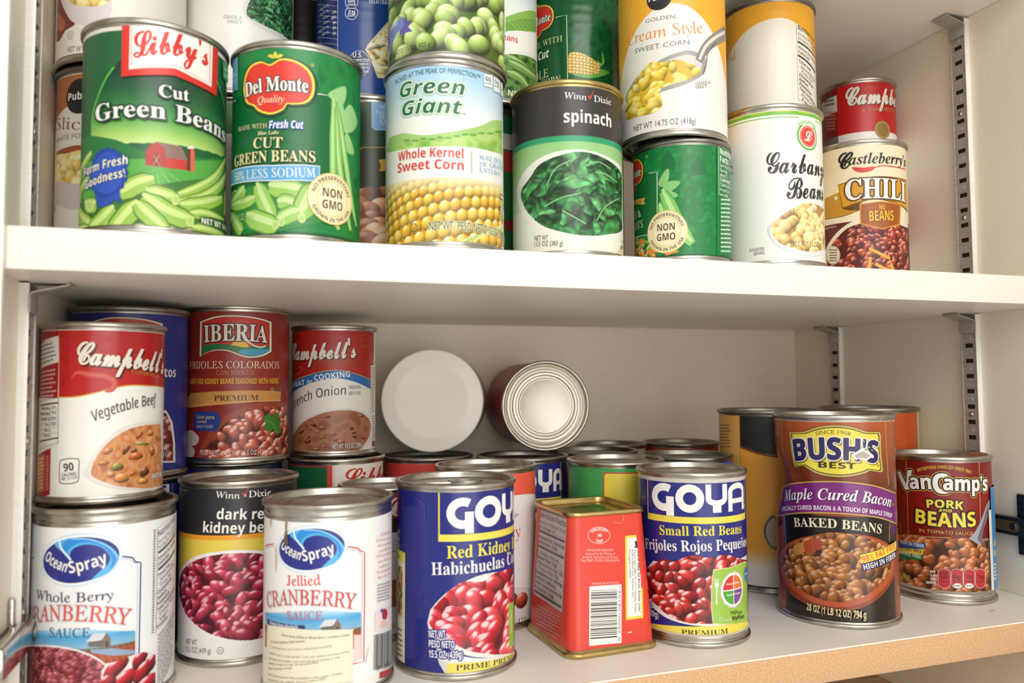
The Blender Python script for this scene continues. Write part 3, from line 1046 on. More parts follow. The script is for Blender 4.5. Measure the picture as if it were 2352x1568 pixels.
def circ_u(L, c, r, ink, w=.35):
    C = L.uv(*c); L.line([(C[0] + r * math.cos(t), C[1] + r * math.sin(t)) for t in np.linspace(0, 2 * math.pi, 25)[:-1]], w, ink, closed=True, uv=True)
    L.text('U', 'sans', (C[0] - r * .42, C[1] - r * .5), (C[0] + r * .42, C[1] - r * .5), r, ink, uv=True)


def black_dot(L, c, r, word):
    C = L.uv(*c); L.shape([(C[0] + r * math.cos(t), C[1] + r * math.sin(t)) for t in np.linspace(0, 2 * math.pi, 41)[:-1]], '231f20', uv=True)
    L.text(word, 'sansb', (C[0] - r * .82, C[1] - r * .18), (C[0] + r * .82, C[1] - r * .18), r * .42, WHT, uv=True)


def winn(L, a, b, c, d, h, chk):
    L.text('Winn', 'serif', a, b, h, WHT); L.text('Dixie', 'serif', c, d, h, WHT)
    x, y, s = chk
    L.shape([(x - .30 * s, y - .30 * s), (x - .12 * s, y - .36 * s), (x - .02 * s, y - .12 * s), (x + .42 * s, y - .95 * s), (x + .46 * s, y - .93 * s), (x + .06 * s, y + .1 * s), (x - .12 * s, y + .08 * s)], 'e8402e')


# ------------------------------------------------------------------ upper shelf, front row
def a_libby(L):
    L.view(0, 0, 2.613); L.base('1f6238', L.v0, L.v1)
    L.band(L.v1 - 2.2, L.v1, 'e9e4d6'); L.band(L.v0, L.v0 + 1.2, 'dfe3c0')
    arch = [(545, 900)] + bez([(548, 820), (556, 700), (585, 590), (650, 450), (745, 335)], 5) + bez([(1040, 330), (1290, 480), (1335, 600), (1362, 760)], 5) + [(1366, 960)]
    top, bot = L.uv(1000, 430)[1], L.uv(900, 890)[1]
    st = [(0, 'dcebA0'.lower()), (.18, 'a6cf6a'), (.42, '4c9a4a'), (.70, '1d5f37'), (1, '0e3c2a')]

    def g(p):
        t = (p[1] - bot) / (top - bot); xs = [s[0] for s in st]; c = np.array([hexf(s[1]) for s in st])
        return lin(tuple(np.interp(t, xs, c[:, i]) for i in range(3)))
    # panel in horizontal slices so the print can fade
    P = np.array([L.uv(*p) for p in arch]); v0, v1 = P[:, 1].min(), P[:, 1].max()
    L.picture(arch, lambda U, V, b: np.stack([np.interp((V - bot) / (top - bot), [s[0] for s in st], [hexf(s[1])[i] for s in st]) for i in range(3)], -1), .5)
    L.line(arch[1:-1][:len(arch) // 2 - 1], 1.0, '63c04a'); L.line(bez([(1296, 470), (1335, 590), (1362, 760)], 6), .9, '63c04a')
    # hills, field
    L.shape([(440, 825), (560, 815), (700, 840), (800, 880), (880, 915), (880, 990), (440, 1010)], '2c7a3c')
    L.shape([(1160, 945), (1250, 950), (1366, 935), (1366, 1010), (1160, 1010)], '2f7d3d')
    L.shape([(440, 985), (700, 955), (880, 955), (1160, 965), (1370, 965), (1375, 1210), (440, 1260)], '57ab45')
    for x in (900, 945, 990, 1040):
        L.line(bez([(930 + (x - 930) * .2, 1010), (x, 1060), (x + (x - 950) * .9 + 20, 1140)], 5), [.3] * 4 + [.8] * 7, '77c259')
    # barn and silo
    L.shape([(872, 992), (876, 905), (905, 868), (940, 850), (975, 872), (996, 925), (1002, 1008)], 'b5302a')
    L.shape([(996, 940), (1122, 962), (1120, 1022), (1000, 1008)], 'c93b30'); L.shape([(940, 850), (1088, 880), (1126, 965), (998, 948), (985, 890)], '8d7065')
    L.shape([(1124, 890), (1142, 888), (1142, 1028), (1120, 1022)], '5d3532'); L.shape([(1142, 888), (1166, 905), (1166, 1030), (1142, 1028)], 'e2644a')
    L.shape(ell(1145, 893, 22, 16, 0, 180, 10), 'f0ece6'); L.shape([(918, 990), (921, 925), (945, 918), (958, 935), (960, 998)], '8f2a26'); L.line([(921, 930), (958, 996)], .25, 'e0a59a'); L.line([(957, 932), (919, 990)], .25, 'e0a59a')
    # beans
    low = [(440, 1180), (560, 1220), (720, 1180), (900, 1120), (1370, 1060), (1370, 1425), (440, 1380)]
    L.shape(low, '3f7a30')
    for p, w in (([(455, 1100), (500, 1000), (552, 915)], 6), ([(455, 1220), (490, 1140), (540, 1060)], 7), ([(1030, 1185), (1180, 1130), (1290, 1060), (1352, 955)], 7), ([(1060, 1215), (1200, 1190), (1310, 1120), (1356, 1040)], 8),
                 ([(1340, 1290), (1352, 1220), (1362, 1150)], 7), ([(1080, 1235), (1200, 1225), (1330, 1195)], 10), ([(1130, 1285), (1230, 1285), (1340, 1330)], 8),
                 ([(720, 1175), (820, 1110), (925, 1080)], 13), ([(880, 1150), (970, 1170), (1070, 1200)], 12), ([(470, 1240), (500, 1310), (560, 1360)], 10), ([(540, 1390), (610, 1330), (690, 1250)], 13),
                 ([(680, 1400), (740, 1320), (830, 1220)], 14), ([(860, 1180), (960, 1250), (1060, 1300), (1160, 1330)], 14), ([(820, 1220), (900, 1300), (1000, 1385)], 12), ([(1150, 1370), (1250, 1385), (1350, 1420)], 9),
                 ([(520, 1225), (555, 1235), (585, 1225)], 11), ([(470, 1380), (520, 1372), (560, 1400)], 6)):
        pod(L, p, w * .82)
    for x, y in ((1135, 1330), (1050, 1200), (548, 1235)):
        L.shape(ell(x, y, 24, 34), 'c7dd86'); L.shape(ell(x, y, 14, 20), 'b4cf6e')
    # blue rosette
    C = L.uv(645, 1040)
    L.shape([(575, 1150), (725, 1130), (728, 1220), (690, 1200), (660, 1235), (600, 1248)], '2b4fb0')
    L.shape([(C[0] + (13.6 + .55 * math.cos(20 * t)) * math.cos(t) * .82, C[1] + (13.6 + .55 * math.cos(20 * t)) * math.sin(t) * .95) for t in np.linspace(0, 2 * math.pi, 121)[:-1]], '2446a4', uv=True)
    L.shape([(C[0] + 11.2 * math.cos(t) * .82, C[1] + 11.2 * math.sin(t) * .95) for t in np.linspace(0, 2 * math.pi, 41)[:-1]], '2f57bd', uv=True)
    for s, a, b, h in (('Farm Fresh', (515, 1065), (775, 985), 50), ('Goodness!', (525, 1140), (760, 1062), 50)):
        L.text(s, 'sansbi', a, b, h, 'f1ecd0', outline=('1d3a8c', .5))
    # banner
    L.shape([(740, 95), (1010, 80), (1302, 225), (1290, 578), (1165, 510), (1045, 457), (900, 455), (733, 466)], 'd93128')
    L.shape([(785, 95), (1010, 82), (1264, 208), (1262, 522), (1160, 465), (1050, 412), (900, 410), (780, 420)], 'd93128')
    wh = [(786, 96), (1010, 84), (1270, 212), (1260, 524), (1155, 468), (1048, 414), (900, 411), (779, 421)]
    L.shape(wh, 'f8f5ec'); L.line([(797, 100), (792, 407), (900, 398), (1050, 400), (1160, 455), (1248, 505), (1254, 215)], .35, 'd9574a')
    L.text("Libby's", 'script', (812, 352), (1240, 404), 145, 'd62f2a', bold=.024, mid=(1010, 332))
    L.text('Cut', 'serifb', (955, 583), (1130, 612), 72, WHT, outline=('0b3122', .9), shadow=('0b3122', .6, -.8, .02))
    L.text('Green Beans', 'serifb', (588, 738), (1336, 858), 98, WHT, outline=('0e3a26', 1.0), shadow=('0b3122', .8, -1.0, .03), mid=(975, 716))
    L.shape([(1325, 370), (1372, 400), (1372, 505), (1328, 470)], '4fae54'); L.text('New', 'sansb', (1335, 420), (1368, 440), 18, WHT); L.text('Look', 'sansb', (1335, 455), (1368, 478), 18, WHT)
    L.shape([(1195, 1298), (1345, 1330), (1345, 1408), (1195, 1342)], '2c5a2e'); L.text('NET WT 14.5 OZ', 'sansb', (1200, 1340), (1342, 1388), 34, WHT, fit='NET WT 14.5')


def a_delmonte(L):
    L.view(500, 0, 2.614); L.base('12853f', L.v0, L.v1)
    L.band(L.v0, L.v0 + 1.5, '0a5a2c')
    L.picture([(600, 290), (850, 420), (840, 1430), (600, 1380)], mottled(['0f7a3a', '17893f', '0d6c35'], 6, 3), .7)
    # dark panel
    L.shape([(85, 600), (300, 560), (680, 578), (678, 1120), (300, 1150), (80, 1170)], '0d6a35')
    L.line([(75, 612), (110, 600)], .55, WHT); L.line([(590, 563), (684, 578), (680, 1080)], .6, WHT); L.line([(60, 1165), (100, 1150), (220, 1132)], .6, WHT)
    # leaves and long beans on the right
    for q in ([(660, 568), (700, 535), (765, 518), (768, 590), (735, 650), (700, 610)], [(735, 720), (765, 655), (800, 630), (838, 730), (810, 790), (760, 795)], [(770, 800), (800, 850), (818, 925), (780, 920), (760, 870)], [(690, 560), (720, 640), (745, 720), (760, 690), (740, 600)]):
        L.shape(ring(q, 4), '7fbf6d'); L.shape(ring([((x + 745) / 2, (y + 650) / 2) if False else (x * .96 + 30, y * .96 + 27) for x, y in q], 4), '9fd28a')
    for p, w in (([(705, 610), (740, 800), (770, 1000), (800, 1200), (830, 1360)], 5.0), ([(695, 600), (712, 800), (730, 1000), (760, 1200), (795, 1385)], 5.6), ([(692, 640), (690, 850), (692, 1100), (700, 1300), (725, 1380)], 4.8)):
        pod(L, p, w, '3c8a3c', '8fca6c', 'c2e6a0')
    # cut beans at the bottom
    L.shape([(70, 1180), (200, 1120), (600, 1090), (620, 1340), (380, 1390), (70, 1385)], '35893f')
    for p, w in (([(75, 1250), (120, 1190), (165, 1130)], 11), ([(240, 1110), (280, 1210), (330, 1310)], 13), ([(310, 1125), (400, 1130), (520, 1150)], 15), ([(360, 1220), (420, 1215), (480, 1245)], 12), ([(500, 1300), (545, 1200), (590, 1120)], 17),
                 ([(360, 1330), (430, 1290), (490, 1270)], 12), ([(180, 1300), (260, 1330), (360, 1365)], 15), ([(85, 1290), (120, 1350), (150, 1395)], 10), ([(90, 1240), (160, 1220), (230, 1190)], 9)):
        pod(L, p, w * .8, '5c9440', '9cc85e', 'c9e39a')
    for x, y, r in ((505, 1310, 30), (385, 1335, 26), (350, 1350, 28)):
        L.shape(ell(x, y, r * .8, r), 'c4dd90'); L.shape(ell(x, y, r * .5, r * .6), 'aecf74')
    L.shape([(70, 330), (124, 315), (126, 540), (72, 556)], '6fb4e2'); L.line([(124, 315), (126, 540)], .3, WHT)
    L.text('SEA', 'sans', (88, 470), (118, 462), 24, WHT); L.text('SALT', 'sans', (82, 508), (120, 500), 24, WHT)
    dm_logo(L, (347, 525), L.mm(347, 525, 470) * .95)
    L.text('®', 'sans', (558, 405), (580, 405), 20, 'e8d860')
    L.text('MADE WITH', 'serif', (132, 793), (300, 770), 26, CRM); L.text('Fresh Cut', 'sansbi', (312, 775), (515, 776), 46, WHT, outline=('2a55b0', .45))
    L.text('Blue Lake', 'serifbi', (245, 815), (370, 808), 22, CRM)
    L.text('CUT', 'serifb', (220, 895), (390, 890), 62, CRM, outline=('0a4a26', .4))
    L.text('GREEN BEANS', 'serifb', (112, 1006), (585, 978), 64, CRM, outline=('0a4a26', .4), mid=(345, 972))
    bn = [(90, 1037), (345, 1000), (606, 1003), (604, 1090), (345, 1084), (88, 1115)]
    L.shape([(86, 1032), (345, 994), (610, 998), (608, 1095), (345, 1090), (84, 1121)], 'e7f1f3'); L.shape(bn, '5da6d8')
    L.text('50% LESS SODIUM', 'serif', (112, 1090), (585, 1064), 52, WHT, mid=(345, 1066))
    for i in range(3):
        L.text(('SEASONED NATURAL', 'BLUE LAKE', 'GREEN BEANS')[i], 'serif', (85, 1190 + 28 * i), (175, 1178 + 28 * i), 18, 'a9cf86')
    L.text('NET WT 14.5 OZ (411g)', 'sans', (75, 1340), (220, 1318), 36, 'b9d99a')
    nongmo(L, (686, 1197), 14.6)


def hills(L, P, seed=0):
    L.shape([P(0, 90), P(40, 60), P(75, 52), P(110, 64), P(110, 130), P(0, 130)], '8fbf4a')
    L.shape([P(0, 100), P(30, 92), P(62, 84), P(110, 70), P(110, 130), P(0, 130)], '76b244')
    L.shape([P(0, 106), P(40, 100), P(80, 98), P(110, 104), P(110, 134), P(0, 134)], 'a6cf5c')
    for i in range(7):
        L.line([P(10 + i * 14, 103 - i % 3), P(18 + i * 13, 108), P(30 + i * 12, 116)], .3, '6ca83e')
    for i in range(9):
        L.shape(ell(*P(6 + i * 11, 92 - i * 1.6 + (i % 2) * 5), 9, 5, n=12), '3f8d33')


def a_giant(L):
    L.view(860, 0, 2.528); L.base('f4f4ec', L.v0, L.v1)
    L.band(L.uv(420, 690)[1], L.v1, None, grad=lambda p: lin(lerp(hexf('f4f6f2'), hexf('9fcdec'), min(1, max(0, (p[1] - L.uv(420, 690)[1]) / 32)))))
    P = lambda a, b: (60 + a * 6.6, 690 + (b - 50) * 2.5)
    L.shape([(60, 905), (90, 800), (170, 772)] + bez([(170, 772), (290, 785), (400, 772), (520, 752), (620, 728), (700, 697), (800, 720)], 5) + [(800, 960), (60, 960)], 'a9cf7a')
    L.picture([(60, 905), (170, 840)] + bez([(170, 825), (300, 815), (430, 800), (560, 775), (680, 740), (800, 770)], 5) + [(800, 960), (60, 960)], mottled(['86bd4e', 'a5cf66', 'bfdc86', '93c559'], 9, 4), .5)
    for i in range(12):
        L.shape(ell(190 + i * 48, 815 - i * 5 + (i * 7) % 12, 22, 7, n=12), '6fae48')
    for i in range(8):
        L.line(bez([(560 + i * 22, 800 + i * 3), (610 + i * 18, 830 + i * 5), (650 + i * 15, 870 + i * 5)], 3), .3, 'b8d86a')
    # white panel
    L.shape([(40, 905)] + bez([(70, 888), (230, 860), (420, 850), (600, 862), (800, 915)], 5) + [(800, 1100), (40, 1100)], 'f7f6ef')
    # corn rows
    region = [(40, 1130)] + bez([(75, 1075), (230, 1040), (420, 1028), (600, 1040), (790, 1085)], 5) + [(800, 1460), (40, 1460)]
    it = []
    b = uvbox(L, region); r = random.Random(4); v = b[3] + 3; j = 0
    while v > b[1] - 14:
        u = b[0] - 3; s = 2.45 + .22 * j
        while u < b[2] + 4:
            it.append((u, v - .0016 * (u - 10) ** 2 + (u * .20), s * 1.02, s * 1.22, -.05, r.choice(['f7c646', 'f9d15a', 'f4bb38'])))
            u += s * 1.92
        v -= s * 2.1; j += 1
    paint = blobs(it, 'dd9f22', gloss=.75, edge=.36)

    def fade(U, V, box):
        im = paint(U, V, box); t = np.clip((V - (box[3] - 13)) / 11, 0, 1)[..., None]
        return im * (1 - t) + hexf('f9eec6') * t
    L.picture(region, fade, .36)
    for k in range(5):
        L.line(bez([(380 + 40 * k, 1440), (560 + 20 * k, 1380 - 6 * k), (790, 1330 - 10 * k)], 6), [.6 + .1 * i for i in range(13)], ('c9d77e', 'dfe6a2', 'aecb62')[k % 3])
    L.text('PICKED AT THE PEAK OF PERFECTION™', 'sans', (125, 494), (612, 466), 27, '2f6f63', mid=(380, 424))
    for s, a, q, h in (('Green', (152, 572), (522, 556), 84), ('Giant', (165, 678), (508, 668), 82)):
        L.text(s, 'sansbi', a, q, h, '1b6b45', outline=[('b9d9b0', 1.0), ('f6f8f2', .5)])
    L.text('™', 'sans', (508, 676), (530, 674), 16, '1b6b45')
    L.text('Whole Kernel', 'sansb', (143, 938), (515, 920), 52, 'dc3a34'); L.text('Sweet Corn', 'sansb', (140, 1006), (517, 990), 54, 'dc3a34')
    L.line([(562, 878), (562, 1010)], .4, '6fae4a')
    for s, a, q in (('MAÍZ DULCE', (608, 928), (750, 966)), ('DE GRANOS', (608, 966), (746, 998)), ('ENTEROS', (608, 1000), (726, 1026))):
        L.text(s, 'serif', a, q, 27, '6ea9dc')
    circ_u(L, (232, 1322), 2.2, '2a5a32')
    L.text('NET WT/ PESO NETO 15.25 OZ (432 g)', 'sans', (320, 1338), (770, 1405), 50, '254a2a', outline=('f6efc4', .35), bold=.01, fit='NET WT/ PESO NETO 15.25 OZ (43', mid=(560, 1343))
    L.text('PER 1/2 CUP - POR 1/2 TAZA', 'sansb', (630, 410), (762, 470), 18, '2f6f63', fit='PER 1/2 CUP - POR 1/2 T')
    for q, s, t in (([(632, 430), (680, 440), (680, 512), (632, 500)], '60', 'CALORIES'), ([(686, 446), (722, 458), (722, 545), (686, 528)], '0g', 'SAT FAT'), ([(726, 462), (752, 475), (752, 570), (726, 552)], '260', 'SODIUM')):
        L.shape(q, 'eef4f4'); L.text(s, 'sansb', (q[0][0] + 8, q[0][1] + 40), (q[1][0] - 8, q[1][1] + 40), 26, '2b5a56'); L.text(t, 'sansb', (q[0][0] + 4, q[0][1] + 58), (q[1][0] - 4, q[1][1] + 58), 10, '2b5a56')
    for q, rows_ in (([(725, 1115), (775, 1135), (775, 1180), (725, 1165)], 2), ([(722, 1190), (772, 1215), (772, 1270), (722, 1245)], 3)):
        L.shape(q, 'f4ecd0'); L.fine(q, rows_, '5a5440', seed=3)


def a_spinach(L):
    L.view(860, 0, 2.528); L.base('eef0de', L.v0, L.v1)
    y = lambda py: L.uv(1120, py)[1]
    L.band(y(1200), y(815), None, grad=lambda p: lin(lerp(hexf('d7e8c4'), hexf('94c97f'), min(1, max(0, (p[1] - y(1200)) / (y(815) - y(1200)))))))
    L.band(y(820), y(786), '2f9f6c'); L.band(y(786), L.v1, '37312f')
    L.shape(ring([(828, 1120), (880, 985), (1010, 895), (1180, 868), (1340, 905), (1455, 1000), (1475, 1180), (1460, 1345), (1340, 1392), (1190, 1385), (1010, 1345), (880, 1270)], 6), 'f4f2e8')
    reg = ring([(852, 1110), (905, 1030), (965, 950), (1080, 900), (1200, 878), (1330, 915), (1420, 985), (1452, 1090), (1446, 1320), (1350, 1362), (1200, 1368), (1000, 1322), (905, 1250), (862, 1180)], 5)
    L.picture(reg, leaves(['2f7a3e', '3f8e4c', '3a8546', '54a05c', '256a34', '62ac6a'], '2a5a38', 14, 9, 95), .33)
    for p in ([(985, 1200), (1080, 1150), (1200, 1120)], [(1000, 1080), (1050, 980), (1140, 930)], [(1090, 1220), (1160, 1260), (1230, 1300)], [(1280, 1000), (1340, 1010), (1410, 1060)], [(1230, 960), (1300, 940), (1370, 980)], [(1290, 1280), (1340, 1200), (1420, 1150)]):
        L.line(bez(p, 5), .7, '8cc98a')
    winn(L, (1100, 572), (1232, 584), (1274, 590), (1372, 612), 36, (1252, 572, 48))
    L.text('spinach', 'sansb', (1100, 712), (1373, 742), 72, WHT, stretch=1)
    L.text('NET WT', 'sans', (930, 1397), (1008, 1394), 28, '2d2a28'); L.text('13.5 OZ (383 g)', 'sans', (930, 1432), (1094, 1426), 28, '2d2a28')
    L.shape([(1385, 1480), (1455, 1420), (1460, 1490)], 'e3d3b0'); L.text('FANCY', 'sansb', (1436, 1418), (1452, 1412), 22, '5a5048'); L.text('GRADE', 'sansb', (1428, 1452), (1452, 1444), 22, '5a5048')


def a_peas(L):
    L.view(1400, 0, 2.45); L.base('128a41', L.v0, L.v1); L.band(L.v0, L.v0 + 1.2, '0a5a2c')
    L.picture([(150, 800), (600, 800), (600, 1440), (150, 1440)], mottled(['0f8a42', '0b7636', '159448'], 5, 8), .6)
    for x, y in ((330, 900), (500, 930)):
        L.shape([(x - 40, y + 55), (x - 40, y), (x, y - 60), (x + 40, y), (x + 40, y + 55)], '0c6c33')
    L.shape([(60, 975), (268, 968), (268, 1318), (60, 1340)], '0b6a33'); L.line([(222, 974), (268, 968), (268, 1315), (160, 1332)], .5, WHT)
    dm_logo(L, (118, 1000), L.mm(100, 1000, 235) * 1.02)
    L.text('®', 'sans', (203, 888), (218, 888), 13, 'e8d860')
    L.shape([(60, 1135), (150, 1125), (203, 1112), (196, 1132), (203, 1150), (150, 1150), (60, 1165)], 'e2b24c'); L.text('GARDEN SELECTS', 'serifb', None, (180, 1142), 15, '5b3a16')
    L.text('PEAS &', 'serif', None, (180, 1218), 42, 'f3f0dc', stretch=.9); L.text('CARROTS', 'serif', None, (190, 1278), 42, 'f3f0dc', stretch=.9)
    for q in ([(275, 1040), (300, 980), (332, 950), (335, 1000), (315, 1050)], [(300, 1060), (340, 1020), (398, 1025), (370, 1060), (330, 1085)], [(290, 1090), (340, 1075), (385, 1095), (360, 1115)]):
        L.shape(ring(q, 4), '8cc878')
    pod(L, [(300, 1080), (350, 1180), (400, 1290), (465, 1372)], 10, '3f9444', '83c864', 'bfe69a'); pod(L, [(285, 1150), (310, 1250), (340, 1340), (370, 1420)], 7, '3f9444', '8ccc6a', 'c4e89e')
    heap_px(L, [(105, 1340), (150, 1325), (265, 1370), (270, 1448), (105, 1445)], 2.2, 1, ['6fa83a', '83bb46', '5a9430', 'ef8a2e', 'e8772a'], 60, 3, '3a6a24', vary=.2)
    for x, y in ((180, 1360), (150, 1410), (235, 1415), (130, 1350)):
        L.shape([(x - 14, y - 12), (x + 16, y - 16), (x + 18, y + 14), (x - 12, y + 18)], 'f08c34')
    L.shape([(300, 1405), (400, 1415), (320, 1440)], 'ef9448')
    nongmo(L, (318, 1304), 14.2)
    L.shape([(600, 800), (690, 790), (690, 1440), (600, 1440)], '0d7a3a')
    q = [(610, 828), (735, 800), (735, 1120), (612, 1094)]
    L.line(q, .35, WHT, closed=True)
    for i, (s, h) in enumerate((('Nutrition', 34), ('Facts', 34), ('Serv Size 1/2', 20), ('Servings', 20), ('about 2', 20), ('Calories 60', 22), ('Calories Fat 0', 20), ('Percent Daily', 16), ('on a 2,000', 16))):
        L.text(s, 'sansb' if i in (0, 1, 5) else 'sans', (618, 868 + i * 27 + (16 if i else 0)), None, h, WHT, stretch=.8)
    L.fine([(622, 1112), (740, 1112), (740, 1425), (622, 1425)], 13, 'd7ecd2', seed=4, thick=.4)


def a_cream(L):
    L.view(1400, 0, 2.45); L.base('f2efe6', L.v0, L.v1)
    vt = lambda u: L.uv(350, -75)[1] - .01 * u * u
    L.band(lambda u: max(L.v0, L.uv(350, 18)[1] - .020 * u * u + .0), L.v1, 'f2b02c')
    black_dot(L, (278, -14), 72 / 2.45 / 3.45, 'Publix')
    L.text('GOLDEN', 'sans', (202, 133), (368, 104), 21, GRY); L.text('SWEET CORN', 'sans', (143, 302), (450, 250), 27, GRY, mid=(300, 268))
    L.text('Cream Style', 'serif', (102, 262), (526, 188), 62, 'ee8f3c', mid=(305, 205))
    # spoon of corn
    L.shape(ring([(90, 560), (150, 440), (280, 340), (430, 285), (520, 310), (545, 350), (525, 420), (420, 478), (270, 525), (150, 580)], 6), 'a8a29c')
    L.shape(ring([(110, 555), (170, 450), (290, 360), (420, 310), (500, 325), (520, 355), (500, 405), (410, 455), (270, 505), (160, 560)], 6), 'd9d4cd')
    L.line(bez([(500, 345), (540, 270), (590, 225), (660, 180)], 6), [5 + .25 * i for i in range(19)], '8f8882'); L.line(bez([(505, 335), (540, 262), (590, 215), (655, 176)], 6), [2.2] * 19, 'ded9d2')
    L.line(bez([(525, 420), (545, 350), (552, 300), (600, 235)], 6), .7, '5f5953')
    heap_px(L, ring([(95, 600), (110, 520), (170, 420), (230, 350), (310, 350), (380, 335), (490, 375), (512, 410), (430, 452), (290, 500), (298, 590), (240, 640), (170, 655), (95, 672)], 4), 4.2, 1.5, ['f6d84c', 'f9e26a', 'f1c93a', 'f4d65e'], 60, 7, 'e0b42c', gloss=.5, edge=.3)
    L.text('GRADE A', 'sans', (487, 482), (568, 472), 18, GRY); L.text('FANCY', 'sans', (487, 502), (550, 494), 18, GRY)
    L.text('NET WT 14.75 OZ (418g)', 'sans', (138, 742), (486, 698), 33, '5a5652', mid=(310, 706))


def a_garbanzo(L):
    L.view(1400, 0, 2.45); L.base('f1f0ea', L.v0, L.v1)
    g0 = L.uv(960, 645)[1]
    L.band(g0, L.v1 - .6, '74bb3d'); L.band(g0 - 2.1, g0 - 1.4, '74bb3d')
    for k in range(-4, 5):
        u = L.uv(978, 620)[0] + k * 16.2; L.text('ORGANIC', 'sansb', (u - 5.0, g0 + 1.6), (u + 5.0, g0 + 1.6), 2.5, 'e3dd58', uv=True)
    c = (1118, 768); C = L.uv(*c)
    e = lambda r, n=0: [(C[0] + (r + .35 * math.cos(n * t) * (n > 0)) * math.cos(t), C[1] + (r + .35 * math.cos(n * t) * (n > 0)) * math.sin(t)) for t in np.linspace(0, 2 * math.pi, 161)[:-1]]
    L.shape(e(9.6, 30), '68b43c', uv=True); L.shape(e(8.3), 'f3f2ec', uv=True)
    L.shape([(C[0] - 7.4, C[1] + 7.2), (C[0] + 7.4, C[1] + 7.2), (C[0] + 8, C[1] + 13), (C[0] - 8, C[1] + 13)], 'f1f0ea', uv=True)
    L.circtext('ORGANIC', 'sansb', c, 9.0, 2.4, 138, 42, '74bb3d')
    L.shape(e(7.4), 'e8473c', uv=True); L.line(e(6.5), .3, 'f6d9d2', closed=True, uv=True)
    L.text('L', 'script', (C[0] - 3.6, C[1] - 3.4), (C[0] + 3.8, C[1] - 3.4), 7.2, WHT, uv=True, bold=.02)
    L.text('Garbanzo', 'script', (884, 975), (1222, 992), 118, '2b2420', fit='Garbanz', bold=.012, mid=(1050, 975)); L.text('Beans', 'script', (1000, 1120), (1224, 1128), 118, '2b2420', bold=.012)
    L.shape(ring([(890, 1290), (960, 1225), (1100, 1180), (1240, 1215), (1250, 1330), (1190, 1420), (1060, 1425), (940, 1380)], 6), 'dcd6da')
    L.shape(ring([(900, 1300), (960, 1240), (1100, 1195), (1240, 1225), (1245, 1330), (1180, 1435), (1060, 1430), (950, 1385)], 6), 'ece8e8')
    heap_px(L, ring([(905, 1295), (945, 1235), (1010, 1185), (1080, 1150), (1120, 1140), (1190, 1165), (1240, 1225), (1240, 1370), (1150, 1418), (1050, 1402), (950, 1362)], 4), 4.1, 1.06, ['f2cd80', 'f6dca0', 'ecc06f', 'f4d48e'], 75, 11, 'b98a40', gloss=.35, edge=.36, vary=.12)
    L.text('NET WT 15 OZ (425 g)', 'sans', (1022, 1390), (1207, 1396), 28, '4a3f30')
    L.text('SUGGESTED', 'sans', (790, 1417), (873, 1408), 17, GRY); L.text('SERVING', 'sans', (812, 1437), (874, 1430), 17, GRY)
    L.text('serve.', 'serifbi', (670, 948), (698, 942), 16, '4a4a55'); L.line([(640, 985), (704, 972)], .25, '6f6a64')


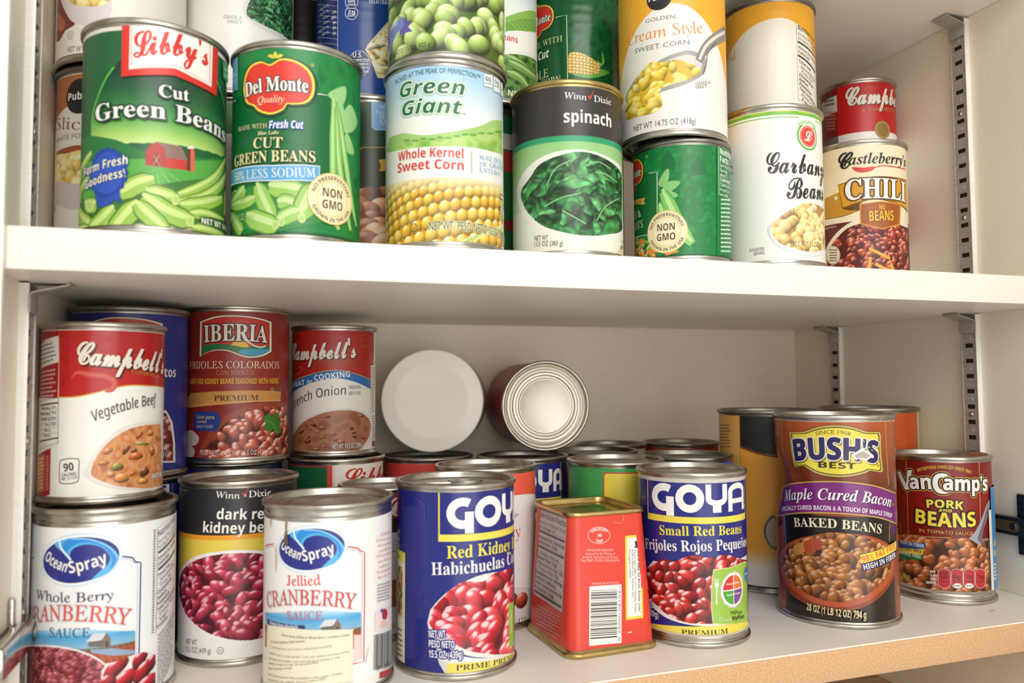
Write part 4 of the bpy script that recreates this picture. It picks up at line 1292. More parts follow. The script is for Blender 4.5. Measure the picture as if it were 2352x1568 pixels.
def a_castle(L):
    L.view(1650, 150, 2.614); L.base('f1e2bf', L.v0, L.v1)
    y = lambda py: L.uv(900, py)[1]
    L.band(L.v0, y(930), '64221a')
    L.shape([(640, 800), (720, 765), (850, 740), (870, 860), (760, 905), (640, 925)], 'c98f24'); L.line(bez([(640, 925), (760, 903), (870, 858)], 4), .5, '6b4a12')
    st = ell(707, 797, 14, 17, n=5)
    L.shape([q for i in range(5) for q in (ell(707, 797, 15, 18, 90 + 72 * i, 90 + 72 * i + 1, 1)[0], ell(707, 797, 7, 8, 126 + 72 * i, 126 + 72 * i + 1, 1)[0])], 'f4e9c8')
    L.shape([(718, 718)] + bez([(840, 680), (960, 665), (1080, 675), (1150, 695)], 4) + [(1150, 885)] + bez([(1060, 825), (940, 805), (840, 828), (745, 862)], 4), '7a5213')
    L.shape([(722, 722)] + bez([(840, 686), (960, 671), (1080, 681), (1150, 700)], 4) + [(1150, 872)] + bez([(1060, 818), (940, 798), (840, 820), (748, 854)], 4), 'd99d24')
    L.shape([(745, 862), (850, 825), (850, 870), (790, 872)], '6a4511')
    bowl = ring([(640, 1130), (690, 1030), (780, 950), (900, 915), (1030, 915), (1160, 960), (1180, 1280), (640, 1280)], 6)
    L.shape(bowl, 'efe0c4'); 
    chili = [(650, 1150)] + bez([(690, 1060), (780, 975), (900, 940), (1030, 940), (1165, 985)], 5) + [(1170, 1270), (650, 1270)]
    heap_px(L, chili, 3.4, 1.5, ['a33a24', '8a2a1a', 'b5492c', '6f2016', 'c05a38'], 150, 5, '5a1812', gloss=.55, edge=.5, vary=.5, tex=.15)
    for p in ([(905, 1100), (960, 1125), (1030, 1160)], [(905, 1225), (912, 1150)], [(940, 1190), (1000, 1220), (1050, 1235)], [(1035, 1190), (1050, 1235)]):
        L.line(bez(p, 4), 2.6, 'e89a28'); L.line(bez(p, 4), 1.3, 'f4b848')
    L.shape(ell(690, 1140, 42, 56), 'f0e4c8'); L.line(ell(690, 1140, 38, 51), .25, '6a5a48', closed=True); L.fine([(668, 1100), (715, 1100), (715, 1180), (668, 1180)], 5, '6a5a48', seed=5, ragged=0)
    sh = [(848, 832), (970, 815), (1094, 832), (1090, 957), (1040, 970), (985, 985), (930, 972), (851, 953)]
    L.shape(sh, 'd6a02e'); L.shape([(855, 837), (970, 821), (1088, 838), (1084, 952), (1038, 964), (985, 978), (932, 966), (858, 948)], 'a4571c')
    L.text('NO', 'sansb', (966, 866), (1000, 866), 30, 'e2b03a'); L.text('BEANS', 'sansb', (908, 936), (1052, 932), 60, 'eebf3a', shadow=('5a2a10', .4, -.5), bold=.0)
    L.text('CHILI', 'serifb', (765, 812), (1118, 822), 118, WHT, outline=('5a3a14', 1.1), mid=(930, 797), bold=.012)
    L.text('C', 'script', (722, 625), (805, 615), 95, '1f2020', bold=.03); L.text("astleberry's", 'serifbi', (782, 600), (1122, 612), 62, '1f2020', mid=(950, 588))
    L.shape(ring([(806, 612), (870, 615), (935, 608), (925, 630), (870, 643), (825, 635)], 4), 'd63a2c'); L.line(bez([(925, 617), (985, 603), (1060, 610), (1120, 625)], 5), .7, 'd63a2c')
    L.text('Serving suggestion', 'sansb', None, (708, 972), 12, 'd9b9a0'); L.text('NET WT 15 OZ (425g)', 'sansb', (690, 1228), (788, 1222), 15, 'e6d6bc')


def a_condensed(L):
    L.view(1650, 150, 2.614); L.base('c3181d', L.v0, L.v1); y = lambda py: L.uv(840, py)[1]
    L.band(L.v0, y(402), 'f2f0ee')
    u = L.uv(715, 250)[0]
    L.rect(u - 32, u, L.v0, L.v1, '8d1a1c'); L.rect(u - 25, u - .4, y(250), y(150), 'ded9cd'); L.fine([(625, 165), (705, 150), (705, 240), (640, 255)], 4, '4a4644', seed=2)
    L.fine([(640, 280), (712, 270), (712, 390), (650, 395)], 6, 'c97b74', seed=8); L.rect(u - 25, u - .4, L.v0, y(400), '77706a')
    L.text("Campbell's", 'script', (768, 246), (1063, 250), 105, 'f1ead8', fit='Campbe', bold=.03, shadow=('4f0c0e', .5, -.6, .02), mid=(900, 228))
    L.text('CONDENSED', 'serif', (870, 283), (1063, 292), 22, 'c49a52', fit='CONDENSE')
    C = L.uv(988, 386)
    for r, c in ((8.3, '8a6f34'), (7.9, 'b09550'), (6.4, '96793c')):
        L.shape([(C[0] + r * math.cos(t), C[1] + r * math.sin(t)) for t in np.linspace(0, 2 * math.pi, 41)[:-1]], c, uv=True)


# ------------------------------------------------------------------ upper shelf, behind
def a_lima(L):
    L.view(860, 0, 2.528); L.base('6fae3c', L.v0, L.v1)
    reg = [(70, -80), (780, -80), (780, 420), (70, 420)]
    b = uvbox(L, reg); b = (-58, L.v0, 58, min(L.v1, 75))
    L.picture([(b[0], b[1]), (b[2], b[1]), (b[2], b[3]), (b[0], b[3])], blobs(heap(b, 7.6, 1.28, ['b4cd74', 'a6c366', 'c2d888', '9bb95a'], 125, 12, ang=2.6, vary=.12), '47691f', gloss=.5, edge=.55), .4, uv=True)
    L.shape([(740, -80), (790, -80), (790, 80), (765, 60), (745, 20)], '8cc63f')
    L.shape(bez([(60, 300), (78, 230), (110, 150), (165, 95)], 5) + bez([(180, 150), (140, 185), (110, 240), (95, 320)], 5), '7f93d8'); L.shape([(165, 95), (172, 150), (148, 180), (148, 205), (185, 190), (222, 182), (195, 155), (218, 118), (180, 125)], '6b5fb5')
    L.text('Premium', 'serifbi', None, (135, 145), 34, 'e9ecfa', stretch=.9)
    L.text('PESO NETO 15 Oz. 425 g', 'sans', None, (325, 268), 26, '2b3016', bold=.012, stretch=.86)


def a_pub_up(L):
    L.view(0, 0, 2.8); L.base('f0ece2', L.v0, L.v1)
    L.shape(ring([(340, -40), (400, -60), (420, 40), (470, 120), (480, 160), (420, 200), (378, 268), (320, 250), (318, 200), (360, 130), (335, 60)], 4), '7a3826'); L.shape(ring([(350, 60), (385, 90), (420, 150), (400, 200), (360, 180), (375, 130)], 4), 'b4654a')
    L.shape(ring([(400, -60), (660, -80), (720, 60), (640, 170), (520, 160), (440, 110)], 5), 'e4dadd'); 
    heap_px(L, ring([(425, -60), (700, -80), (690, 25), (560, 45), (450, 15)], 4), 5, 1.1, ['f1d98a', 'f6e5a6', 'e8c86e'], 30, 4, 'c9a24a', gloss=.4, edge=.3)
    circ_u(L, (455, 228), 2.3, GRY, .3); L.text('NET WT 15 OZ (425g)', 'sans', (433, 338), (522, 330), 34, '5a5652', fit='NET W')


def a_pub_lo(L):
    L.view(0, 0, 2.8); L.base('f1ede4', L.v0, L.v1)
    L.band(lambda u: L.uv(480, 622)[1] - .0035 * (u - 4) ** 2, L.v1 - .8, 'b96f42'); L.band(L.v1 - .8, L.v1, 'd8d0c4')
    black_dot(L, (512, 618), 10.6, 'Publix')
    L.text('Sliced', 'serif', (362, 840), (516, 836), 74, '8a4a34', fit='Slic'); L.text('WHITE POTATOES', 'sans', (280, 915), (518, 888), 32, GRY, fit='WHITE PO')
    L.shape(ring([(345, 995), (420, 950), (520, 935), (560, 980), (420, 990)], 4), 'a5532f'); L.shape(ring([(278, 1110), (330, 1130), (560, 1160), (600, 1260), (500, 1345), (400, 1330), (320, 1270), (285, 1190)], 5), 'd9ced2')
    heap_px(L, ring([(282, 1100), (300, 1050), (345, 1000), (430, 985), (620, 960), (640, 1180), (480, 1182), (330, 1155)], 4), 5.6, 1.15, ['f2dc96', 'f6e6ae', 'ecd080', 'e6c46c'], 60, 9, 'bf9640', gloss=.35, edge=.32)
    circ_u(L, (312, 1340), 2.2, GRY, .3); L.text('GRADE A', 'sans', (235, 1240), (272, 1232), 17, GRY); L.text('FANCY', 'sans', (238, 1268), (270, 1260), 17, GRY)


def a_pubspin(L):
    L.view(500, 0, 2.614); L.base('f3f1ec', L.v0, L.v1)
    L.shape(ring([(150, 60), (240, -90), (500, -90), (500, 260), (350, 215), (220, 150)], 6), 'e3e0dc')
    L.picture(ring([(172, 60), (250, -60), (500, -80), (470, 240), (380, 205), (270, 150), (195, 110)], 6), leaves(['2f7340', '3f8a50', '5aa06a', '6cb07c', '27603a'], '1a3a24', 4.2, 3, 260), .36)
    L.text('GRADE A', 'sans', (34, 112), (145, 120), 22, '8a8680'); L.text('FANCY', 'sans', (60, 140), (146, 148), 22, '8a8680')


def a_meatball(L):
    L.view(500, 0, 2.614); L.base('1f4796', L.v0, L.v1)
    u = L.uv(720, 100)[0]; L.rect(u - 45, u, L.v0, L.v1, '172a63'); L.rect(u, u + .4, L.v0, L.v1, 'c9d3ea')
    for i in range(14):
        yy = -60 + i * 33; L.line([(600, yy - 6 - i * .3), (720, yy)], .25, 'a9b6dc')
    for i, s in enumerate(('4%', '29%', '9%', '5%', '5%')):
        L.text(s, 'sansb', None, (714, 78 + 32 * i), 17, 'e8edf8', stretch=.9)
    for i, s in enumerate(('Total Fat 3g', 'Sat Fat 1.5g', 'Cholest', 'Sodium', 'Total Carb 15g', 'Sugars 2g')):
        L.text(s, 'sans', None, (668, 38 + 32 * i), 15, 'd6def2', stretch=.8)
    for yy, a, b in ((-10, '690mg', 'SODIUM'), (55, '2g', 'SUGARS')):
        L.shape(ring([(770, yy), (800, yy - 6), (838, yy), (845, yy + 30), (825, yy + 62), (795, yy + 65), (768, yy + 45)], 3), 'b9c4e4'); L.shape(ring([(775, yy + 4), (800, yy), (833, yy + 4), (839, yy + 30), (822, yy + 57), (797, yy + 59), (773, yy + 42)], 3), '23408c')
        L.text(a, 'sansb', (783, yy + 30), (826, yy + 28), 22, WHT); L.text(b, 'sansb', (780, yy + 48), (828, yy + 46), 13, WHT)
    L.text('MEATBALLS', 'sansb', (912, 25), (1020, 30), 28, 'c7d4ee', fit='MEATBA')
    L.shape([(1030, 120), (960, 200), (900, 270), (885, 300), (905, 330), (960, 470), (1060, 480), (1060, 120)], 'e9dcae')
    heap_px(L, [(1040, 140), (965, 215), (905, 280), (900, 320), (950, 440), (1060, 470)], 6, 2.6, ['f0dfa8', 'e8cf86', 'f6ecc8', 'd6b060'], 40, 3, 'b08a3c', gloss=.6)
    L.shape(ell(850, 385, 66, 80), 'c9d0e0'); L.shape(ell(850, 385, 62, 76), '1d2e66')
    for i, (s, h) in enumerate((('U.S.', 30), ('INSPECTED', 17), ('AND PASSED BY', 15), ('DEPARTMENT OF', 15), ('AGRICULTURE', 15))):
        L.text(s, 'sansb', (812 if i else 812, 347 + i * 22 + (4 if i else 0)), (868 if not i else 908, 347 + i * 22 + (4 if i else 0)), h, 'eef2fa')
    L.band(L.v0, L.v0 + 2.5, 'b9b4a6')


def a_potato(L):
    L.view(500, 0, 2.614); L.base('173f25', L.v0, L.v1)
    y = lambda p: L.uv(930, p)[1]
    L.band(L.v0, y(880), '33381f'); L.line(bez([(840, 920), (862, 890), (900, 885), (1060, 885)], 4), .45, 'c9a84c')
    L.shape([(924, 600), (1060, 600), (1060, 790), (945, 782), (924, 765)], '9cc9ea'); L.shape([(930, 606), (1060, 606), (1060, 783), (948, 776), (930, 760)], '7fb4dd')
    for i, s in enumerate(('WITH', 'NATURAL', 'SEA', 'SALT')):
        L.text(s, 'serif', (950 + (22 if i != 1 else 0), 650 + i * 32), None, (16, 18, 26, 26)[i], WHT)
    L.shape([(965, 960), (1060, 950), (1060, 1025), (970, 1028), (980, 995)], 'd9a944')
    heap_px(L, ring([(820, 1180), (860, 1130), (960, 1122), (1080, 1140), (1080, 1480), (820, 1480)], 4), 9.5, 1.35, ['c98a5a', 'b9744a', 'd49a68', '9a5a38'], 16, 5, '5a2a1a', gloss=.5, edge=.5, tex=.12)


def a_gbeans(L):
    L.view(860, 0, 2.528); L.base('f2f2ec', L.v0, L.v1); y = lambda p: L.uv(860, p)[1]
    L.band(y(180), L.v1, None, grad=lambda p: lin(lerp(hexf('e8f2e8'), hexf('c3e0ee'), min(1, max(0, (p[1] - y(60)) / 20)))))
    L.shape([(760, 100), (830, 75), (900, 60), (955, 70), (955, 190), (760, 200)], '8dbb58'); L.shape([(760, 130), (860, 110), (955, 120), (955, 185), (760, 195)], '6fa544')
    for i in range(6):
        L.line(bez([(775 + i * 28, 120), (810 + i * 25, 150), (830 + i * 24, 175)], 3), .4, 'a8cf74')
    L.shape([(740, 195)] + bez([(775, 180), (860, 180), (960, 205)], 4) + [(960, 345)] + bez([(880, 310), (800, 300), (740, 310)], 4), 'f4f3ec')
    L.text('Green Beans', 'sansb', None, (832, 252), 36, 'd8362f', stretch=.85)
    L.picture([(740, 320), (800, 312), (880, 322), (960, 355), (960, 590), (740, 590)], mottled(['1f3a1c', '47762f', '6d9a44', '2c5224'], 5, 2), .45)
    for p in ([(770, 330), (830, 360), (900, 420), (950, 500)], [(770, 420), (840, 450), (900, 520)], [(780, 360), (860, 400), (940, 460)]):
        pod(L, p, 7, '35592a', '6f9a4a', 'a3c47c')
    L.text('NET WT 14.5 OZ', 'sansb', (775, 555), None, 34, 'e8ecd8')


def a_dmcorn(L):
    L.view(860, 0, 2.528); L.base('0c5a2c', L.v0, L.v1)
    L.picture([(1120, -60), (1420, -60), (1420, 480), (1120, 480)], mottled(['0b5a2c', '0f6a36', '094a24'], 6, 6), .6)
    L.shape([(900, 100), (1115, 88), (1120, 480), (900, 490)], '09522a'); L.line([(1050, 102), (1116, 88), (1122, 470)], .5, 'e9ecd8')
    dm_logo(L, (945, 140), L.mm(945, 130, 245), quality=False)
    L.text('MADE WITH', 'serif', None, (1092, 240), 34, 'd7d8a0', stretch=1.0); L.text('Fresh Cut', 'sansbi', None, (1015, 330), 46, WHT, stretch=.8)
    L.text('WHOLE', 'serif', None, (1010, 445), 48, CRM, stretch=.8); L.text('KERNEL CORN', 'serif', None, (1082, 478), 40, CRM, stretch=.8)
    cob = ring([(1125, 325), (1160, 300), (1230, 320), (1300, 370), (1312, 400), (1290, 430), (1200, 432), (1125, 420)], 4)
    L.shape(ring([(1150, 430), (1260, 400), (1360, 415), (1330, 440), (1240, 455)], 4), '6fae4c'); L.shape(ring([(1290, 350), (1320, 370), (1318, 300), (1335, 360), (1310, 385)], 3), '7fba58')
    b = uvbox(L, cob); it = []
    for j in range(8):
        for i in range(15):
            it.append((b[0] + i * 2.6 + (j % 2) * .3, b[3] - 1 - j * 2.3 - i * .35, 1.35, 1.25, 0, ('eecb62', 'f3d878')[(i + j) % 2]))
    L.picture(cob, blobs(it, 'c99a34', gloss=.4, edge=.3), .36)


def a_pubcorn(L):
    L.view(1400, 0, 2.45); L.base('f0ead9', L.v0, L.v1)
    L.band(lambda u: L.uv(900, 105)[1] - .010 * (u - 8) ** 2 * (1 if u < 8 else 1.6), L.v1, 'f1ad2a')
    L.text('Whole Kernel Gold', 'serif', None, (712, 330), 52, 'efa24a', stretch=.8)
    nutrition(L, [(1050, 120), (1230, 190), (1230, 690), (1062, 560)], '2e2c2a', NF[:15], seed=2)


def a_gb_lo(L):
    L.view(860, 0, 2.528); L.base('23623a', L.v0, L.v1); y = lambda p: L.uv(784, p)[1]
    L.band(y(870), y(780), 'c9c3b6'); L.band(y(1000), y(880), 'a83a30'); L.band(y(1340), y(1280), '8a2f28')


def a_plain(col, band=None, frac=.2):
    def f(L):
        L.base(col, L.v0, L.v1)
        if band: L.band(L.v1 - (L.v1 - L.v0) * frac, L.v1, band)
    return f
# ------------------------------------------------------------------ lower shelf
def a_vegbeef(L):
    L.view(0, 640, 2.904); L.base('f3f1ea', L.v0, L.v1)
    uR = L.uv(392, 600)[0]
    wave = bez([(392, 788), (500, 785), (640, 757), (760, 725), (880, 708), (1035, 714)], 6)
    wav = [L.uv(*p) for p in wave]; wav.append((uR + 100, wav[-1][1] - 3))
    L.shape([(uR, L.v1 - .3)] + [(uR + 100 * k / 30, L.v1 - .3) for k in range(1, 31)] + wav[::-1], 'b9201f', uv=True)
    L.line([(a, b - .2) for a, b in wav], .7, 'd8a63c', uv=True)
    for w, c in ((3.4, 'c4433a'), (1.6, 'cf5f52')):
        L.line(bez([(475, 660), (520, 625), (600, 640), (700, 650), (765, 690), (740, 740), (700, 752)], 5), [w * t for t in np.interp(np.linspace(0, 1, 31), [0, .3, .8, 1], [.2, 1, 1, .3])], c)
    # side panel
    L.shape([(uR - 60, L.v0), (uR, L.v0), (uR, L.v1 - .3), (uR - 60, L.v1 - .3)], 'a71c1c', uv=True)
    q = [(190, 420), (392, 380), (392, 556), (200, 600)]
    L.shape(q, 'ece6d8'); L.text('WATER', 'sansb', None, (300, 428), 22, 'b9201f', stretch=.8); L.fine([(236, 440), (385, 410), (385, 545), (238, 585)], 5, '5a5450', seed=2, thick=.34)
    L.fine([(236, 615), (380, 590), (380, 790), (236, 800)], 7, 'e0b8b0', seed=4, thick=.4)
    L.shape([(uR - 60, L.v0), (uR, L.v0), (uR, L.uv(392, 795)[1]), (uR - 60, L.uv(300, 800)[1])], 'f1eee6', uv=True)
    q = [(200, 818), (392, 792), (390, 1095), (200, 1140)]; L.line(q, .35, '3a3634', closed=True); L.line([(215, 848), (390, 826)], .9, '3a3634'); L.line([(215, 1090), (390, 1060)], .8, '3a3634')
    for i, (a, b) in enumerate((('Sodium 890mg', '37%'), ('Potassium 250mg', '7%'), ('Total Carb. 15g', '5%'), ('Fiber 3g', '12%'), ('Sugars 2g', ''), ('Protein 5g', ''))):
        yy = 868 + i * 36
        L.text(a, 'sansb' if i < 3 else 'sans', None, (338, yy + 6), 19, '3a3634', stretch=.62)
        if b: L.text(b, 'sansb', (345, yy + 4), (381, yy), 21, '3a3634')
        L.line([(215, yy + 32), (390, yy + 14)], .15, '6a6460')
    L.shape([(200, 1180), (342, 1128), (336, 1440), (200, 1470)], 'a01d1f'); L.shape([(256, 1185), (304, 1168), (300, 1415), (254, 1430)], 'd2622e'); L.fine([(262, 1195), (298, 1182), (296, 1400), (260, 1412)], 9, 'f0c9a0', seed=1, thick=.6); L.fine([(312, 1180), (332, 1170), (328, 1410), (310, 1415)], 14, 'd9a09a', seed=6)
    # calories box
    bx = ring([(402, 1225), (415, 1208), (465, 1198), (515, 1200), (529, 1212), (527, 1280), (525, 1338), (510, 1355), (460, 1366), (412, 1362), (399, 1348), (400, 1285)], 3)
    L.line(bx, .4, '3f3936', closed=True); L.text('90', 'sansb', (430, 1285), (496, 1275), 52, '3f3936'); L.text('CALORIES', 'sans', (414, 1320), (514, 1308), 22, '3f3936'); L.text('PER 1/2 CUP', 'sans', (412, 1345), (518, 1332), 18, '3f3936')
    # bowl
    L.shape([(560, 1300)] + bez([(590, 1240), (650, 1140), (760, 1030), (900, 965), (1060, 950)], 5) + [(1075, 1420)] + bez([(1000, 1410), (800, 1400), (660, 1370), (590, 1330)], 4), 'e6e1da')
    soup = [(604, 1295)] + bez([(620, 1230), (680, 1135), (780, 1045), (900, 988), (1065, 962)], 5) + [(1080, 1380)] + bez([(960, 1400), (800, 1385), (680, 1350), (620, 1320)], 4)
    L.picture(soup, mottled(['b5673a', 'd08a52', 'dc9a62', 'c87846', 'e0a670'], 7, 4), .4)
    items = [(840, 1140, 70, 34, .9, '8a4a2a'), (905, 1185, 100, 44, .1, 'd8692e'), (780, 1255, 80, 50, .1, '9a8a34'), (810, 1330, 90, 62, 0, 'e89a4a'), (950, 1350, 80, 40, 0, 'e6a04c'), (960, 1290, 80, 55, .3, '7a4426'),
             (925, 1045, 60, 30, .8, 'cf5a2c'), (940, 1100, 120, 20, -.1, '9aa044'), (690, 1230, 70, 30, .2, 'd8733c'), (740, 1305, 50, 40, 0, 'e0925a'), (1010, 1150, 50, 60, 0, 'c4763e'), (890, 1145, 50, 30, .2, '9a5a34'), (1000, 1030, 60, 40, 0, 'd98a4a'), (720, 1150, 60, 36, .5, 'd0783e'), (880, 1300, 44, 24, .3, 'd06a34')]
    bl = []
    for x, y, a, b, an, c in items:
        u, v = L.uv(x, y); m_ = L.mm(x, y, 1); bl.append((u, v, a * m_ / 2, b * m_ / 2, an, c))
    base = mottled(['b5673a', 'd08a52', 'dc9a62', 'c87846', 'e0a670'], 7, 4)

    def paint(U, V, box):
        im = base(U, V, box)
        for it in bl:
            one = blobs([it], '000000', gloss=.6, edge=.4)(U, V, box); k = (one.sum(-1) > .02)[..., None]; im = np.where(k, one, im)
        return im
    L.picture(soup, paint, .36)
    L.text('NET WT 10.5 OZ', 'sansb', (1008, 1332), (1052, 1322), 30, WHT, outline=('5a4a40', .3), fit='NET')
    L.text("Campbell's", 'script', (512, 566), (1028, 622), 150, 'efe7d6', fit='Campbel', bold=.03, shadow=('5a0e10', .7, -.8, .02), mid=(800, 588))
    L.text('CONDENSED', 'serif', (873, 628), (1022, 655), 24, 'c9973f', fit='CONDENS')
    L.text('Vegetable Beef', 'sansi', (632, 950), (1038, 838), 72, '4a3b3a', fit='Vegetable Beef', mid=(830, 880), bold=.006)


def spray_logo(L, C, k, trim):
    """dark blue oval with a curling light-blue wave; k = mm per unit, the oval 550 units wide"""
    P = lambda x, y: (C[0] + x * k, C[1] - y * k)
    E = lambda rx, ry, dx=0, dy=0, n=60: [P(dx + rx * math.cos(t) * math.cos(.1) - ry * math.sin(t) * math.sin(.1), dy - rx * math.cos(t) * math.sin(.1) - ry * math.sin(t) * math.cos(.1)) for t in np.linspace(0, 2 * math.pi, n + 1)[:-1]]
    L.shape(E(300, 188), 'd5e8f4', uv=True); L.shape(E(288, 174), 'f6f8fa', uv=True); L.shape(E(276, 160), '282f86', uv=True)
    w = bez([(-150, -130), (-40, -158), (80, -148), (190, -100), (265, -20), (262, 40), (200, 110), (90, 150)], 6) + bez([(150, 90), (205, 40), (210, -20), (150, -85), (60, -108), (-20, -85), (-50, -40), (-40, 0), (-60, -10), (-95, -50), (-150, -90), (-165, -110)], 6)
    L.shape([P(*p) for p in w], '57b6ec', uv=True)
    w = bez([(-60, -150), (60, -142), (180, -90), (250, -10), (246, 40), (215, 80), (228, 20), (190, -60), (90, -118), (0, -115), (-60, -75), (-70, -40), (-105, -75), (-100, -120)], 5)
    L.shape([P(*p) for p in w], '2f8fe0', uv=True)
    L.line([P(*p) for p in bez([(-130, -140), (-120, -95), (-85, -50), (-55, -20), (-40, 0)], 5)], 1.0, 'e6f3fb', uv=True); L.line([P(*p) for p in bez([(-40, -150), (100, -140), (215, -70), (262, 0)], 5)], .5, '9fd6f6', uv=True)
    L.text('Ocean', 'sansb', P(-258, 2), P(-76, 84), 76 * k, WHT, uv=True, mid=None, arc=-5 * k * 2); L.text('Spray', 'sansb', P(-48, 92), P(205, 28), 84 * k, WHT, uv=True, arc=-4 * k * 2)
    L.text('®', 'sans', P(150, 62), P(172, 58), 20 * k, WHT, uv=True)


def marsh(L, y0, y1, x0, x1, house):
    """strip of red marsh with a grey farmhouse under a blue sky"""
    b = (x0, y0, x1, y1)
    sky = [(x0, y0 + (y1 - y0) * .1), ((x0 + x1) / 2, y0), (x1, y0 + (y1 - y0) * .1), (x1, y1), (x0, y1)]
    L.picture(sky, lambda U, V, bb: vgrad([(0, '8c4a2c'), (.25, 'b0532f'), (.42, 'a8502e'), (.47, '6a5a3a'), (.52, '8fb9d2'), (.75, '4fa9de'), (1, 'eef4f6')])(U, V, bb) * (1 + .10 * np.sin(U * 2.1 + V)[..., None] * (V < bb[1] + .5 * (bb[3] - bb[1]))[..., None]), .4)
    hx, hy, s = house
    L.shape([(hx - 90 * s, hy), (hx - 90 * s, hy - 30 * s), (hx - 10 * s, hy - 60 * s), (hx + 10 * s, hy - 30 * s), (hx + 10 * s, hy)], '6a5f5a'); L.shape([(hx - 105 * s, hy - 28 * s), (hx - 60 * s, hy - 80 * s), (hx + 20 * s, hy - 85 * s), (hx - 10 * s, hy - 40 * s)], 'd5d8da')
    L.shape([(hx, hy), (hx, hy - 45 * s), (hx + 22 * s, hy - 88 * s), (hx + 48 * s, hy - 48 * s), (hx + 48 * s, hy)], '7d6a58'); L.shape([(hx + 16 * s, hy), (hx + 16 * s, hy - 34 * s), (hx + 32 * s, hy - 34 * s), (hx + 32 * s, hy)], '3a2f2a')


def a_whole(L):
    L.view(0, 1060, 3.086); L.base('f3f4f4', L.v0, L.v1)
    fr = [(120, 690), (210, 688), (245, 676)]; L.line(fr, .6, '2f3470')
    rt = bez([(845, 668), (930, 678)], 2) + bez([(945, 684), (958, 708), (998, 714)], 3); L.line(rt + [(992, 1000), (984, 1370)], .8, '2f3470'); L.line([(850, 684), (925, 694), (940, 712), (975, 730), (972, 1000), (966, 1360)], .35, '9cc4e6')
    spray_logo(L, L.uv(545, 697), L.mm(545, 697, 550) / 550 * 1.0, 0)
    marsh(L, 1170, 1420, 120, 960, (730, 1310, 1.15))
    L.shape([(640, 1330), (800, 1320), (955, 1335), (955, 1362), (800, 1372), (650, 1352)], '8fa9c4')
    L.text('Whole Berry', 'serif', (262, 972), (800, 972), 68, '3d3c5c', bold=.012)
    L.text('CRANBERRY', 'serif', (215, 1152), (908, 1158), 108, 'e2502e', mid=(560, 1128), outline=('d5e4ee', .5), bold=.014); L.text('SAUCE', 'serif', (355, 1238), (640, 1238), 64, '4a4f72', bold=.008)
    bowl = [(90, 1330)] + bez([(200, 1305), (380, 1310), (560, 1345), (700, 1410), (790, 1500), (830, 1640)], 5) + [(90, 1640)]
    L.shape([(x + 6, y - 12) for x, y in bowl], 'e9e3e6')
    heap_px(L, bowl, 2.6, 1.3, ['8a2a34', '9c3a44', '7e2430', 'a84a54'], 230, 6, '6a1f28', gloss=.35, edge=.3, vary=.6, tex=.3)
    b = [(x, y, rx, ry, a, c) for x, y, rx, ry, a, c in ((820, 1465, 100, 52, .7, 'b3182a'), (870, 1560, 120, 60, .6, 'c4202e'), (990, 1400, 70, 46, .8, 'a81a2a'), (1020, 1480, 100, 56, .7, 'bb1c2c'), (1075, 1420, 60, 40, 1, '9a1626'), (760, 1560, 60, 50, .4, 'a81626'), (1030, 1590, 120, 60, .5, 'c0202e'))]
    its = [(*L.uv(x, y), rx * L.mm(x, y, 1), ry * L.mm(x, y, 1), a, c) for x, y, rx, ry, a, c in b]
    clipq = [(720, 1480), (760, 1420), (880, 1400), (920, 1370), (1010, 1345), (1100, 1370), (1100, 1640), (700, 1640)]
    L.picture(clipq, blobs(its, 'efeae8', gloss=.8, edge=.5), .4)
    uN = L.uv(1108, 900)[0]
    L.rect(uN, uN + 40, L.v0, L.v1, 'f3f4f4')
    L.fine([(1086, 478), (1102, 474), (1088, 1215), (1072, 1220)], 38, '8a8480', seed=5, thick=.6, fill=.9)
    nutrition(L, [(1115, 468), (1420, 330), (1405, 1010), (1102, 1212)], '4a3a36', NF, seed=1)
    L.fine([(1112, 1222), (1400, 1020), (1390, 1330), (1105, 1640)], 16, '8a7f7a', seed=9, thick=.4)


